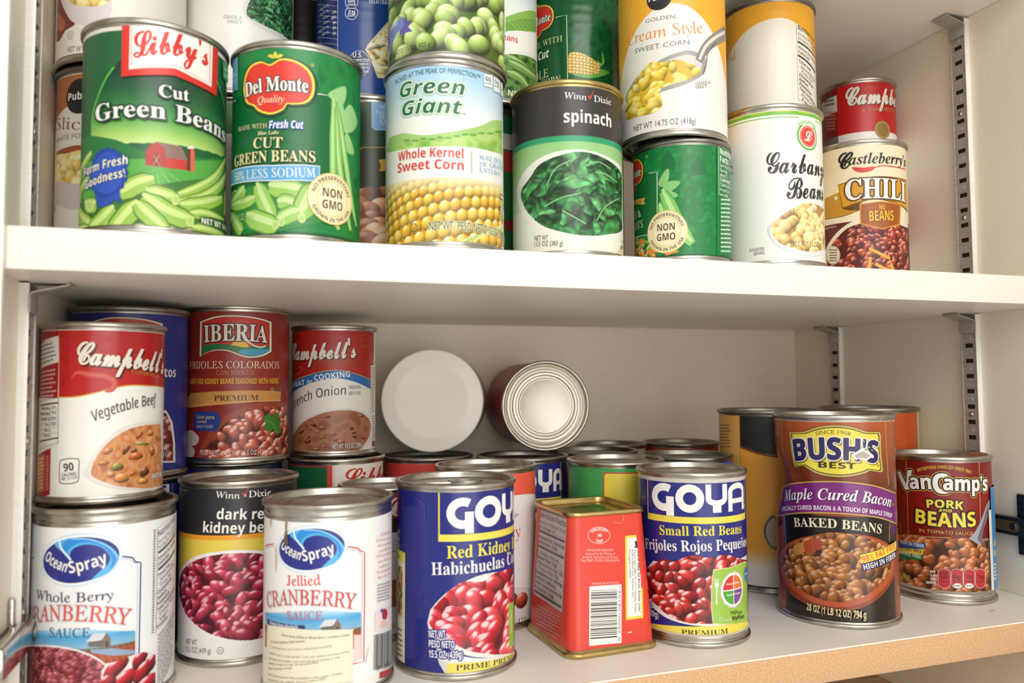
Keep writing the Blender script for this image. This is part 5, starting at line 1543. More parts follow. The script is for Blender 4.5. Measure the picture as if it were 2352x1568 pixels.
def a_jelly(L):
    L.view(580, 1020, 2.86); L.base('f6f5f2', L.v0, L.v1)
    for off, w, c in ((0, .8, 'd2433a'), (16, .4, '8fb4dc')):
        L.line([(60, 672 + off), (100, 662 + off), (140, 655 + off)], w, c)
        L.line([(600, 668 + off), (690, 682 + off), (710, 700 + off), (735 - off, 710 + off), (735 - off, 1000), (730 - off, 1425 - off), (660, 1442 - off)], w, c)
    L.line([(82, 690), (72, 1000), (66, 1400), (96, 1412)], .6, 'd98a84')
    spray_logo(L, L.uv(372, 690), L.mm(372, 690, 465) / 550, 1)
    marsh(L, 1075, 1330, 85, 715, (535, 1228, .95)); L.shape([(665, 1250), (712, 1250), (712, 1400), (665, 1420)], 'f2d6d0')
    L.text('Jellied', 'serif', (228, 926), (452, 922), 66, 'd9483c', bold=.012)
    L.text('CRANBERRY', 'serif', (103, 1074), (668, 1082), 96, 'd8412f', mid=(385, 1055), outline=('d8e4ec', .5), bold=.014); L.text('SAUCE', 'serif', (230, 1148), (462, 1150), 54, 'd9524a', bold=.008)
    L.shape([(102, 1145), (345, 1188), (350, 1235), (102, 1200)], '2c3768'); L.text('Ultimate Party Meatballs', 'sansbi', (118, 1180), (302, 1212), 24, 'dfe4ef')
    card = ring([(103, 1190), (115, 1186), (380, 1216), (645, 1213), (657, 1225), (658, 1400), (655, 1540), (640, 1556), (380, 1575), (110, 1560), (99, 1545), (98, 1360)], 3)
    L.shape([(x, y + 4) for x, y in card], 'b9b294'); L.shape([(x, y) for x, y in card], 'efe8cc')
    rows = ((1250, 'Ocean Spray Jellied or Whole Berry Cranberry Sauce', 'sansb', 195, 635), (1290, '12-ounce bottle Chili Sauce', 'sansb', 125, 345), (1322, '2-pound bag frozen, pre-cooked, cocktail-sized meatballs', 'sans', 125, 520),
            (1358, 'Combine sauces in a large saucepan. Cook over medium-low heat, stirring', 'sans', 112, 632), (1395, 'until smooth. Add meatballs. Cover and cook for 15 minutes or until', 'sans', 112, 572), (1428, 'meatballs are heated through, stirring occasionally.', 'sans', 112, 436),
            (1465, 'Makes 30 appetizer servings.', 'sans', 112, 264), (1500, 'Slow Cooker Preparation: Place meatballs in a slow cooker. Combine', 'sans', 112, 590), (1535, 'sauces and pour over meatballs. Cover and cook on HIGH.', 'sans', 112, 490))
    for yy, s, f, a, b in rows:
        L.text(s, f, (a, yy + (12 if a < 190 else 6)), (b, yy + 6), 15, '6a6250' if f == 'sans' else '4a4438')
    L.text('As Ocean Spray', 'serifi', (832, 603), (902, 580), 20, 'd9756c')
    for i, s in enumerate(('Growers we take', 'our cranberry', 'over 80 years.', 'Ocean Spray', 'sauce has been a', 'tradition at our', 'for generations', 'hope you enjoy')):
        L.text(s, 'serifi', (808 + (i % 3) * 9, 640 + i * 35), (903, 618 + i * 33), 19, 'd9756c')
    L.fine([(815, 915), (905, 885), (905, 1010), (812, 1040)], 6, '9a9490', seed=3, thick=.35)
    L.shape([(803, 1100), (908, 1062), (908, 1195), (798, 1228)], 'f2dfe6'); L.shape(ring([(848, 1090), (870, 1080), (880, 1110), (868, 1150), (846, 1140)], 4), 'b23446'); L.shape(ring([(838, 1085), (850, 1078), (846, 1100), (836, 1108)], 3), '4a56b0'); L.shape(ring([(840, 1160), (865, 1160), (880, 1190), (830, 1205)], 4), 'e9cdb8')
    L.bars([(794, 1250), (910, 1212), (906, 1440), (790, 1482)], 26, '2a2827', seed=2); L.text('31200', 'sans', (812, 1482), (900, 1456), 26, '5a5450'); L.shape([(832, 1495), (915, 1462), (912, 1500), (828, 1538)], 'b22838'); L.text('29222902', 'sans', (742, 1430), (760, 1330), 10, '8a8480')
    for p, w, c in (([(226, 488), (227, 560), (224, 640), (232, 668)], [1.2, .9, 3.2, .5], '6a5a3c'), ([(128, 480), (126, 545)], [2.2, .6], 'c9b48c'), ([(158, 660), (162, 760), (158, 840)], [.5, 1.3, .5], 'cdbb92'), ([(227, 488), (229, 530)], [2.4, 1.0], '9a8454')):
        L.line(p, w, c)
    L.shape([(880, 470), (912, 440), (912, 452), (895, 480)], 'dedbd4')


def a_wd(L):
    L.view(0, 1060, 3.086); L.base('f3f1ed', L.v0, L.v1)
    y = lambda p, x=1600: L.uv(x, p)[1]
    L.band(lambda u: y(900) - 0.004 * u * u, y(540), 'e6cf52', grad=None); L.band(y(556), y(522), 'efa12a'); L.band(y(522), L.v1, '27272b')
    L.line([(1275, 195), (1330, 205)], .4, '8a8a8c')
    winn(L, (1527, 255), (1700, 262), (1762, 252), (1920, 238), 46, (1735, 240, 58)); L.text('®', 'sans', (1732, 248), (1746, 248), 14, WHT)
    L.text('dark red', 'sansb', (1535, 406), (1868, 402), 74, WHT, fit='dark re'); L.text('kidney beans', 'sansb', (1440, 498), (1866, 496), 74, WHT, fit='kidney be')
    L.shape(ring([(1262, 830), (1300, 735), (1400, 665), (1560, 635), (1720, 625), (1900, 640), (2060, 720), (2130, 880), (2090, 1100), (1980, 1230), (1830, 1285), (1640, 1285), (1450, 1235), (1320, 1120), (1268, 980)], 6), 'f1f0ee')
    heap_px(L, ring([(1275, 840), (1310, 752), (1400, 692), (1550, 655), (1700, 645), (1870, 655), (2030, 730), (2100, 880), (2060, 1080), (1960, 1200), (1830, 1258), (1650, 1262), (1470, 1210), (1335, 1100), (1280, 970)], 5), 6.2, 1.9, ['9c1f3a', 'b02a46', '841630', 'bd3a54'], 150, 21, '4a0c1c', gloss=.65, edge=.5)
    L.text('NET WT', 'sans', (1322, 1290), (1398, 1300), 38, '4a4644'); L.text('15.5 OZ (439 g)', 'sans', (1322, 1342), (1495, 1358), 38, '4a4644'); circ_u(L, (1562, 1338), 2.0, '4a4644', .28)


def iberia_logo(L, c, k):
    """k = mm per unit; sign 490 units wide with a bowed top, hills, sun and water"""
    C = L.uv(*c); P = lambda x, y: (C[0] + x * k, C[1] - y * k)
    o = [(-245, -100)] + bez([(-245, -100), (-120, -132), (0, -138), (130, -128), (240, -105)], 5) + [(242, 95)] + bez([(242, 95), (160, 130), (60, 135), (-50, 95), (-150, 95), (-246, 130)], 5)
    for f, col in ((1.05, '2a2a22'), (1.03, 'efe6d0'), (.965, '2a2a22'), (.955, 'cc3326')):
        L.shape([P(x * f, y * f) for x, y in o], col, uv=True)
    L.shape([P(x, y) for x, y in ell(25, 80, 62, 52, 0, 180, 16)], 'f0bb34', uv=True)
    L.shape([P(-232, 58)] + [P(*q) for q in bez([(-232, 60), (-120, 48), (0, 62), (60, 72), (140, 58), (231, 62)], 5)] + [P(231, 90)] + [P(*q) for q in bez([(231, 92), (155, 122), (60, 126), (-50, 88), (-150, 88), (-234, 118)], 5)], '2c7a44', uv=True)
    L.shape([P(20, 95)] + [P(*q) for q in bez([(60, 84), (140, 82), (231, 78)], 4)] + [P(*q) for q in bez([(231, 92), (155, 122), (60, 124), (20, 110)], 4)], '3f9fc4', uv=True)
    L.text('IBERIA', 'serifb', P(-214, 38), P(212, 38), 112 * k, 'f1e8d4', uv=True, outline=('3a1a14', 8 * k), arc=10 * k, bold=.006)
    L.line([P(*q) for q in bez([(60, 20), (110, 55), (160, 70), (200, 60)], 4)], 10 * k, 'f1e8d4', uv=True)


def a_iberia(L):
    L.view(0, 640, 2.904); L.base('8f2a20', L.v0, L.v1)
    L.picture([(1195, 240), (1935, 240), (1935, 900), (1195, 900)], vgrad([(0, '8a231b'), (.5, '9c3022'), (1, '8a2a20')]), .9)
    iberia_logo(L, (1572, 385), L.mm(1572, 385, 485) / 490)
    L.text('FRIJOLES COLORADOS', 'serif', (1268, 600), (1860, 598), 46, 'efe0c4'); L.text('CON SOFRITO', 'sans', (1442, 642), (1694, 640), 32, 'b98a58')
    L.text('LIGHT RED KIDNEY BEANS SEASONED WITH HERBS', 'sansb', (1270, 702), (1855, 698), 36, 'e8b73a')
    L.shape([(1205, 740), (1285, 730), (1285, 770), (1250, 800), (1205, 800)], '7a3a22')
    L.shape([(1245, 800)] + bez([(1280, 762), (1420, 752), (1600, 745), (1760, 745), (1872, 752)], 4) + [(1868, 818)] + bez([(1700, 820), (1560, 832), (1400, 845), (1252, 862)], 4), 'd0944a'); L.line(bez([(1255, 850), (1560, 824), (1865, 808)], 6), .3, 'e6bf86')
    L.text('PREMIUM', 'serifb', (1430, 814), (1722, 810), 36, '4a2418')
    circ_u(L, (1815, 740), 1.6, 'e6c9a8', .25); L.shape([(1830, 735), (1868, 722), (1850, 750)], '4a7a4a')
    for x, y, rx, ry in ((1275, 1060, 55, 48), (1250, 1145, 52, 48), (1230, 1190, 40, 25)):
        L.shape(ring([(x - rx, y + ry * .6), (x - rx * .5, y - ry * .8), (x + rx * .2, y - ry), (x + rx, y), (x + rx * .6, y + ry), (x - rx * .4, y + ry)], 4), 'd9c9bd'); L.line(bez([(x - rx * .2, y - ry * .9), (x + rx * .1, y), (x - rx * .1, y + ry)], 3), .35, 'b39a8c')
    for p in ([(1880, 690), (1905, 760), (1890, 830)], [(1890, 760), (1925, 800)]):
        L.line(bez(p, 4), 1.3, 'a8321f')
    L.shape([(1325, 1225)] + bez([(1325, 1160), (1370, 1060), (1480, 930), (1640, 850), (1800, 820), (1930, 835)], 5) + [(1935, 1225)], '9a4028')
    heap_px(L, [(1365, 1222)] + bez([(1370, 1150), (1420, 1060), (1510, 960), (1650, 885), (1800, 850), (1930, 860)], 5) + [(1932, 1222)], 5.6, 1.6, ['b04a34', 'bd5a40', '9c3a28', 'c4664a'], 75, 8, '5a1a14', gloss=.7, edge=.45)
    for q in ([(1750, 930), (1790, 895), (1815, 930), (1830, 885), (1860, 905), (1850, 940), (1875, 950), (1860, 985), (1870, 1020), (1840, 1040), (1820, 1000), (1800, 1025), (1770, 1000), (1748, 990), (1770, 965)],):
        L.shape(q, '3f7f2f'); L.line([(1760, 945), (1815, 960), (1845, 1030)], .4, '79ae52')
    L.shape([(1298, 886), (1450, 884), (1478, 945), (1448, 1016), (1298, 1010)], '2a3f8c')
    L.text('Listo para', 'sans', (1315, 932), (1432, 936), 28, 'e3c95a'); L.text('comer', 'sans', (1315, 960), (1384, 962), 22, 'e3c95a'); L.text('READY TO EAT', 'sans', (1315, 994), (1426, 996), 20, 'c9c4b4')
    L.text('PESO NETO/NET WT 15.5 OZ (439g)', 'sans', (1338, 1172), (1782, 1168), 32, 'efdccb', bold=.008)


def a_iberiab(L):
    L.view(0, 640, 2.904); L.base('232c7e', L.v0, L.v1)
    iberia_logo(L, (832, 395), L.mm(832, 395, 485) / 490 * .98)
    L.text('Frijoles Cortos', 'sansb', None, (1170, 655), 62, 'e6e2da', stretch=.75); L.text('Red Beans', 'sansb', None, (1078, 742), 50, 'd9cc4a', stretch=.8)
    L.shape([(960, 1225), (980, 930), (1040, 860), (1110, 880), (1150, 960), (1166, 1100), (1168, 1225)], 'd8d3cd')
    heap_px(L, [(960, 1215), (985, 945), (1040, 885), (1105, 895), (1135, 960), (1152, 1090), (1155, 1215)], 6.8, 1.35, ['7a2a24', '8c3a30', '6a1f1c'], 30, 4, '2a0f10', gloss=.6, edge=.5)
    L.text('NET WT 15.5 OZ (439g)', 'sansb', None, (1092, 1186), 40, 'e6e0da', outline=('232c7e', .5), stretch=.62); circ_u(L, (1118, 1166), 2.0, 'e6e0da', .3)


def a_ib_lo(L):
    L.view(0, 640, 2.904); L.base('222b7c', L.v0, L.v1)
    L.text('GOYa', 'sansb', None, (1128, 1452), 130, 'dcd9d4', stretch=.9, bold=.01); L.line([(1148, 1270), (1150, 1460)], .6, 'c98a34')


def a_ibr_lo(L):
    L.view(0, 640, 2.904); L.base('1f2772', L.v0, L.v1); L.band(L.v1 - 26, L.v1 - 24, 'd9b83c')


def a_onion(L):
    L.view(640, 720, 3.095); L.base('f0ece4', L.v0, L.v1)
    cu = [L.uv(*p) for p in bez([(60, 500), (160, 455), (280, 418), (410, 402), (540, 425), (655, 470)], 5)]
    cu = [(cu[0][0] - 45, cu[0][1] - 4)] + cu + [(cu[-1][0] + 6, cu[-1][1] - 2)]
    L.shape([(cu[0][0], L.v1)] + [(cu[0][0] + (cu[-1][0] - cu[0][0]) * i / 24, L.v1) for i in range(1, 25)] + cu[::-1], 'b0261f', uv=True)
    L.shape(cu + [(a, b - 6.2 - .0014 * (a - 2) ** 2) for a, b in cu[::-1]], '2d72b4', uv=True); L.line(cu, .6, 'cf9f48', uv=True)
    for w, c in ((2.6, 'a02822'), (1.1, 'c05a4c')):
        L.line(bez([(95, 455), (150, 420), (170, 395), (150, 380)], 5), w, c)
    L.line(ell(615, 192, 38, 44), .35, 'a8623a', closed=True); L.line([(580, 192), (650, 192)], .3, 'a8623a')
    L.text("Campbell's", 'script', (50, 330), (548, 310), 118, 'efe6d6', bold=.03, shadow=('4f0c0e', .6, -.7, .02), mid=(300, 322)); L.text('CONDENSED SOUP', 'serif', (250, 352), (552, 352), 24, 'a87232')
    L.text('GREAT', 'sansb', (70, 530), (188, 505), 36, 'eef2f6'); L.text('for', 'serifbi', (198, 500), (242, 492), 30, 'eef2f6'); L.text('COOKING', 'sansb', (256, 478), (508, 448), 40, 'eef2f6', mid=(380, 460))
    L.text('French Onion', 'sansi', (108, 690), (482, 575), 62, '3f3a38', mid=(270, 600))
    L.text('MADE WITH', 'sans', (500, 535), (582, 535), 24, '6a645e'); L.text('BEEF STOCK', 'sans', (500, 578), (582, 576), 24, '6a645e')
    L.shape(ring([(80, 880), (150, 770), (300, 700), (480, 672), (610, 700), (668, 780), (650, 900), (560, 985), (470, 1010), (80, 1010)], 5), 'e3ddd6')
    soup = ring([(98, 930), (110, 860), (180, 770), (320, 705), (480, 683), (600, 712), (652, 785), (632, 890), (545, 985), (400, 1002), (100, 1000)], 5)
    b0 = mottled(['8f563a', 'a3684a', 'b07656', '9a6042'], 8, 5)
    r = random.Random(5); bl = [(*L.uv(r.uniform(150, 620), r.uniform(720, 980)), r.uniform(1.2, 2.8), r.uniform(.8, 1.4), r.uniform(-.5, .5), r.choice(['6a3824', '8a4a30', 'b0694a'])) for _ in range(26)]

    def paint(U, V, box):
        im = b0(U, V, box)
        for it in bl:
            one = blobs([it], '000000', gloss=.5, edge=.4)(U, V, box); im = np.where((one.sum(-1) > .05)[..., None], one, im)
        return im
    L.picture(soup, paint, .4)
    L.text('NET WT. 10.5 OZ (298g)', 'sansb', (382, 962), (592, 948), 36, 'e9dccb', outline=('5a3424', .3))
    L.shape([(650, 370), (720, 360), (720, 900), (655, 905)], 'e9e2da'); L.fine([(655, 380), (690, 376), (688, 700), (658, 705)], 22, 'b5483e', seed=2); L.fine([(662, 720), (690, 718), (688, 890), (664, 895)], 10, '5a5470', seed=3); L.shape([(662, 905), (690, 900), (690, 940), (662, 945)], 'a02a26')


def a_libsm(L):
    L.view(640, 720, 3.095); L.base('17633a', L.v0, L.v1); L.band(L.v1 - 1.6, L.v1, '8a3a30')
    L.shape([(345, 1050), (740, 1040), (740, 1400), (345, 1400)], 'cf3a2e'); L.shape([(382, 1050), (740, 1040), (740, 1400), (382, 1400)], 'efe8de'); L.line([(395, 1060), (392, 1400)], .35, 'd0574c')
    for i in range(5):
        L.line([(100, 1100 + i * 28), (340, 1098 + i * 28)], .3, '125230')
    L.text("Libby's", 'script', (445, 1225), None, 120, 'c9302a', bold=.02, stretch=1.1)


def a_dark(L):
    L.view(850, 980, 2.667); L.base('eceae8', L.v0, L.v1); y = lambda p: L.uv(60, p)[1]
    L.band(y(640), L.v1, 'b8211f'); L.band(y(650), y(560), '3a1f22'); L.band(y(396), L.v1, '211d1e')
    L.text('Chunky', 'script', (118, 545), None, 110, 'efeae2', bold=.03, stretch=.9)
    L.text('r', 'serifi', (112, 800), (152, 795), 60, '3a3a3a'); L.shape([(100, 950), (160, 930), (160, 1100), (100, 1110)], 'b5623a'); L.text('G', 'sansb', (130, 1228), (152, 1226), 26, 'd9a12c')


def a_redl(L):
    L.view(640, 720, 3.095); L.base('f0eae6', L.v0, L.v1); L.band(L.v1 - 24, L.v1, 'd9483f')


def a_redpub(L):
    L.view(850, 980, 2.667); L.base('f1ecea', L.v0, L.v1); y = lambda p: L.uv(960, p)[1]
    L.band(lambda u: y(408) - .004 * (u - 24) ** 2, L.v1, 'ee6049')
    L.text('P', 'sans', (888, 560), (908, 560), 30, '8a8480'); L.text('LIGHT RED', 'sans', None, (870, 560), 26, '8a8480'); L.text('Kidney', 'serif', None, (920, 672), 76, 'dd5a4c')
    L.shape(ring([(800, 1010), (900, 985), (1010, 1000), (1010, 1120), (940, 1175), (800, 1180)], 5), 'e3dadc'); L.line(bez([(800, 1005), (900, 985), (1012, 996)], 4), .3, 'c4b8ba')
    bl = [(*L.uv(x, y_), a * L.mm(x, y_, 1), b * L.mm(x, y_, 1), an, c) for x, y_, a, b, an, c in ((860, 1060, 60, 45, 0, 'b04a34'), (930, 1062, 56, 48, .2, 'bd4f34'))]
    L.picture(ring([(820, 1015), (900, 1005), (975, 1020), (985, 1070), (960, 1115), (820, 1120)], 4), blobs(bl, 'e3dadc', gloss=.6), .4)
    L.text('NET WT 15.5 OZ (439g)', 'sans', None, (975, 1190), 42, '6a645f', stretch=.85)


def goya_word(L, e, v0, v1, col=WHT):
    """four rounded block letters, the G dropping a tail below the line; e = left and right edges (u) of G, O, Y, A"""
    h = v1 - v0; t = h * .27; s = h * .20

    def arc(cx, cy, rx, ry, a0, a1, n=26): return [(cx + rx * math.cos(math.radians(a)), cy + ry * math.sin(math.radians(a))) for a in np.linspace(a0, a1, n)]
    ln = lambda p, w, c=False: L.line(p, w, col, closed=c, uv=True)
    bx = lambda a, b, c, d: L.shape([(a, c), (b, c), (b, d), (a, d)], col, uv=True)
    cy = (v0 + v1) / 2; r = (h - t) / 2
    g0, g1, o0, o1, y0, y1, a0, a1 = e
    rx = (g1 - g0) * .60 - t / 2; gx = g0 + rx + t / 2
    ln(arc(gx, cy, rx, r, 58, 292), t); st = g1 - t * 1.08; bx(st, g1, v0 - h * .15, cy + h * .04)
    ln(arc((o0 + o1) / 2, cy, (o1 - o0 - t) / 2, r, 0, 351, 40), t, True)
    yc = (y0 + y1) / 2; yr = (y1 - y0 - s) / 2; yb = v0 + h * .50
    ln([(yc - yr, v1)] + arc(yc, yb, yr, h * .17, 180, 360, 20) + [(yc + yr, v1)], s); bx(yc - h * .165, yc + h * .165, v0, yb - h * .08)
    ac = (a0 + a1) / 2; ar = (a1 - a0 - s) / 2; at = v1 - s / 2 - h * .2
    ln([(ac - ar, v0)] + arc(ac, at, ar, h * .2, 180, 0, 20) + [(ac + ar, v0)], s); bx(ac - ar, ac + ar, v0 + h * .28, v0 + h * .45)


NAVY = '23287e'


def myplate(L, q, c, r):
    L.shape(q, 'dfe9c0'); m_ = (sum(p[0] for p in q) / len(q), sum(p[1] for p in q) / len(q)); L.shape([(m_[0] + (x - m_[0]) * .965, m_[1] + (y - m_[1]) * .975) for x, y in q], '9dc54a')
    C = L.uv(*c); w = lambda a0, a1, k: [(C[0], C[1])] + [(C[0] + k * r * .93 * math.cos(math.radians(a)), C[1] + k * r * math.sin(math.radians(a))) for a in np.linspace(a0, a1, 14)]
    L.shape(w(0, 359, 1)[1:], 'd3d0cf', uv=True); L.shape(w(0, 359, .93)[1:], 'f4f2ef', uv=True)
    for a, col, s in ((92, 'd83a34', 'Frutas'), (2, 'e8793a', 'Granos'), (182, '55a83c', 'Vegetales'), (272, '7a4a96', 'Proteína')):
        L.shape([(C[0] + (.03 if a in (2, 272) else -.03) * r, C[1] + (.03 if a < 180 else -.03) * r)] + [(p[0], p[1]) for p in w(a, a + 86, .80)[1:]], col, uv=True)
        d = math.radians(a + 43); L.text(s, 'sansb', (C[0] + .4 * r * math.cos(d) - .24 * r, C[1] + .42 * r * math.sin(d)), (C[0] + .4 * r * math.cos(d) + .24 * r, C[1] + .42 * r * math.sin(d)), r * .10, WHT, uv=True)


def a_goyasm(L):
    L.view(1180, 980, 2.8); L.base(NAVY, L.v0, L.v1)
    L.band(L.v1 - 2.6, L.v1, 'cfcabf')
    yl = 'eedd55'
    y0 = L.uv(1180, 602)[1]; uA = L.uv(862, 500)[0]; uB = L.uv(1484, 450)[0]
    L.rect(uA, uB, y0 - 2.2, y0 + 2.0, yl); L.rect(uA, uA + .7, y0, L.v1 - 2.6, yl); L.rect(uB - .7, uB, y0, L.v1 - 2.6, yl); L.rect(uB + .5, uB + .9, y0 - 5, L.v1 - 2.6, '4a4f9a')
    goya_word(L, [L.uv(x, 450)[0] for x in (890, 1029, 1040, 1224, 1234, 1371, 1378, 1476)], L.uv(1130, 552)[1], L.uv(1130, 370)[1])
    L.text('®', 'sans', (1476, 512), (1484, 512), 10, WHT)
    L.text('Small Red Beans', 'serifb', (940, 692), (1462, 682), 60, 'efe04e', mid=(1190, 700)); L.text('Frijoles Rojos Pequeños', 'serifb', (848, 782), (1503, 765), 66, 'f3f1ec', mid=(1180, 800))
    L.shape([(790, 1100), (840, 900), (880, 900), (1000, 1290), (1510, 1290), (1510, 1320), (880, 1320), (780, 1250)], NAVY)
    L.shape([(800, 1000), (900, 860), (1500, 820), (1520, 1290)] + bez([(1520, 1275), (1200, 1280), (1000, 1235), (880, 1145), (800, 1060)], 5), 'e8e5e4')
    top = [(800, 1040), (830, 930)] + bez([(875, 900), (960, 850), (1040, 860), (1140, 825), (1260, 840), (1360, 818), (1450, 845), (1530, 860)], 4) + [(1530, 1255)] + bez([(1300, 1268), (1130, 1262), (1000, 1215), (900, 1130), (810, 1070)], 4)
    heap_px(L, top, 6.0, 1.55, ['b5201f', 'c42c28', 'a01a1c', 'cc3a32'], 105, 31, '5a0c10', gloss=.8, edge=.5, vary=.2)
    q = ring([(1280, 930), (1300, 915), (1400, 900), (1510, 870), (1530, 1080), (1515, 1250), (1400, 1268), (1300, 1268), (1278, 1255), (1268, 1100)], 3)
    myplate(L, q, (1412, 1045), L.mm(1412, 1045, 118)); L.shape(ell(1490, 945, 14, 45), '4a86c4'); L.text('Lácteos', 'sansb', (1481, 950), (1500, 946), 12, WHT)
    L.line([(1303, 1000), (1303, 1140)], .9, WHT); 
    for x in (1291, 1299, 1307, 1315): L.line([(x, 975), (x, 1015)], .35, WHT)
    L.shape(ell(1303, 1016, 13, 14), WHT)
    L.text('MiPlato', 'sans', (1392, 1208), (1466, 1198), 26, '3a4a22'); L.text('Choose', 'sans', (1318, 1250), (1400, 1246), 27, 'dfecc0'); L.text('MyPlate', 'sansb', (1402, 1242), (1478, 1228), 27, '2a3018')
    L.shape([(790, 1270)] + [(x, y) for x, y in bez([(830, 1255), (1000, 1275), (1200, 1282), (1380, 1270), (1530, 1240)], 5)] + [(1530, 1330)] + bez([(1500, 1345), (1300, 1375), (1100, 1375), (940, 1355), (790, 1320)], 5), 'eedd55')
    L.text('PREMIUM', 'serifb', (1080, 1332), (1375, 1325), 32, '3a3420')
    L.text('PESO NETO', 'sansb', None, (897, 1168), 36, 'e9e9f2', outline=('1a1c5a', .4), stretch=.7); L.text('15.5 OZ (439g)', 'sansb', None, (936, 1230), 40, 'e9e9f2', outline=('1a1c5a', .4), stretch=.72)
    L.band(L.v0, L.v0 + 1.2, 'c9c2ae')


def a_goyark(L):
    L.view(850, 980, 2.667); L.base(NAVY, L.v0, L.v1)
    yl = 'eede5a'; y0 = L.uv(500, 680)[1]; uA = L.uv(418, 600)[0]
    L.rect(uA, uA + .9, y0, L.v1, yl); L.rect(uA, uA + 74, y0 - 2.2, y0 + 1.9, yl)
    E_ = [L.uv(x, 540)[0] for x in (468, 635, 642, 802)]; d = E_[3] - E_[2]
    goya_word(L, E_ + [E_[3] + d * k for k in (.05, .80, .84, 1.42)], L.uv(720, 612)[1], L.uv(720, 423)[1])
    L.text('Red Kidney Beans', 'serifb', (470, 806), (856, 766), 76, 'efe153', fit='Red Kidney', mid=(660, 792)); L.text('Habichuelas Coloradas', 'serifb', (378, 906), (820, 872), 76, 'f3f1ec', fit='Habichuelas', mid=(600, 896))
    # bowl and beans
    L.shape([(352, 1200)] + bez([(370, 1120), (430, 1050), (520, 980), (700, 900), (930, 880)], 4) + [(930, 1400)] + bez([(800, 1420), (600, 1400), (430, 1330), (365, 1260)], 4), 'e9e6e2')
    heap_px(L, [(360, 1200)] + bez([(385, 1110), (450, 1040), (500, 990), (580, 945), (690, 945), (760, 895), (860, 865), (940, 850)], 4) + [(940, 1380)] + bez([(760, 1395), (600, 1370), (470, 1300), (385, 1240)], 4), 8.6, 1.55, ['c42331', 'd23541', 'b3192a', 'd8424c'], 62, 14, '6a0c18', gloss=.8, edge=.46, vary=.15)
    L.shape([(845, 1085), (900, 1065), (900, 1330), (850, 1350)], '9dc54a'); L.line([(862, 1120), (862, 1260)], .8, WHT)
    L.shape([(330, 1560), (370, 1290), (470, 1440), (470, 1530)], NAVY); L.shape([(390, 1330), (480, 1385), (640, 1415), (930, 1385), (930, 1420), (470, 1450)], 'efedea')
    L.shape([(472, 1446), (620, 1440), (930, 1372), (930, 1468), (640, 1525), (470, 1526)], 'ece06a'); L.shape([(400, 1370), (472, 1446), (470, 1526), (425, 1450)], 'd9d5cf')
    L.text('PRIME PREMIUM', 'serifb', (525, 1492), (886, 1420), 34, '4a4224', fit='PRIME PREMIU', mid=(700, 1472))
    for s, a, b, h in (('NET WT.', (362, 1288), (470, 1288), 44), ('PESO NETO', (362, 1346), (517, 1352), 44), ('15.5 OZ. (439g)', (362, 1408), (568, 1412), 44)):
        L.text(s, 'sansb', a, b, h, 'f1eff2', outline=('2a2f86', .7))
    # recipe panel at the left edge
    q = [(120, 742), (219, 772), (216, 1446), (120, 1415)]; L.shape(q, 'efe9d4'); L.shape([(120, 742), (219, 772), (219, 836), (120, 806)], 'e9dc5a'); L.text('Beans and Rice', 'serifbi', None, (188, 806), 26, '4a4a28', stretch=.8)
    L.picture([(120, 840), (204, 862), (204, 1172), (120, 1140)], mottled(['7a2a22', 'b5703a', 'd9c47a', '5a6a34', '9a4a30'], 4, 3), .4)
    for i, s in enumerate(('beans', 'classic', 'chili')):
        L.text(s, 'serif', None, (188, 652 + i * 46), 26, 'd9d9ea', stretch=.8)
    L.fine([(125, 1215), (205, 1235), (205, 1420), (125, 1400)], 6, '6a6458', seed=5, thick=.34)
    L.line(bez([(280, 430), (330, 470), (340, 560)], 4), .9, '343a90')


def a_goyaya(L):
    L.view(1180, 980, 2.8); L.base(NAVY, L.v0, L.v1)
    o = L.uv(165, 340)[0]; t = L.uv(250, 270)[1]; b = L.uv(250, 415)[1]
    goya_word(L, [o - 33, o - 20, o - 19, o - 2.5, o - 1, o + 12, o + 13, o + 24], b, t)
    L.rect(o - 40, o + 22, b - 6.5, b - 4.5, 'ead94e'); L.text('Black Beans', 'serifb', None, (200, 515), 50, 'ead94e', stretch=.7); L.text('Frijoles', 'serifb', None, (190, 600), 50, WHT, stretch=.7)
    L.rect(o + 22, o + 23, L.v0, L.v1, 'c9a84c')


def a_green(L):
    L.view(1180, 980, 2.8); L.base('43a158', L.v0, L.v1)
    q = [(575, 305), (590, 292), (880, 285), (880, 520), (575, 520)]; L.shape(q, 'cf4a2c'); L.shape([(583, 312), (594, 301), (880, 294), (880, 520), (583, 520)], 'ecd94a')
    u = L.uv(345, 330)[0]; L.rect(u - 20, u, L.v0, L.v1, 'd2663a'); L.rect(u - 20, u - 1.5, L.v0, L.v1, 'e6c94a')


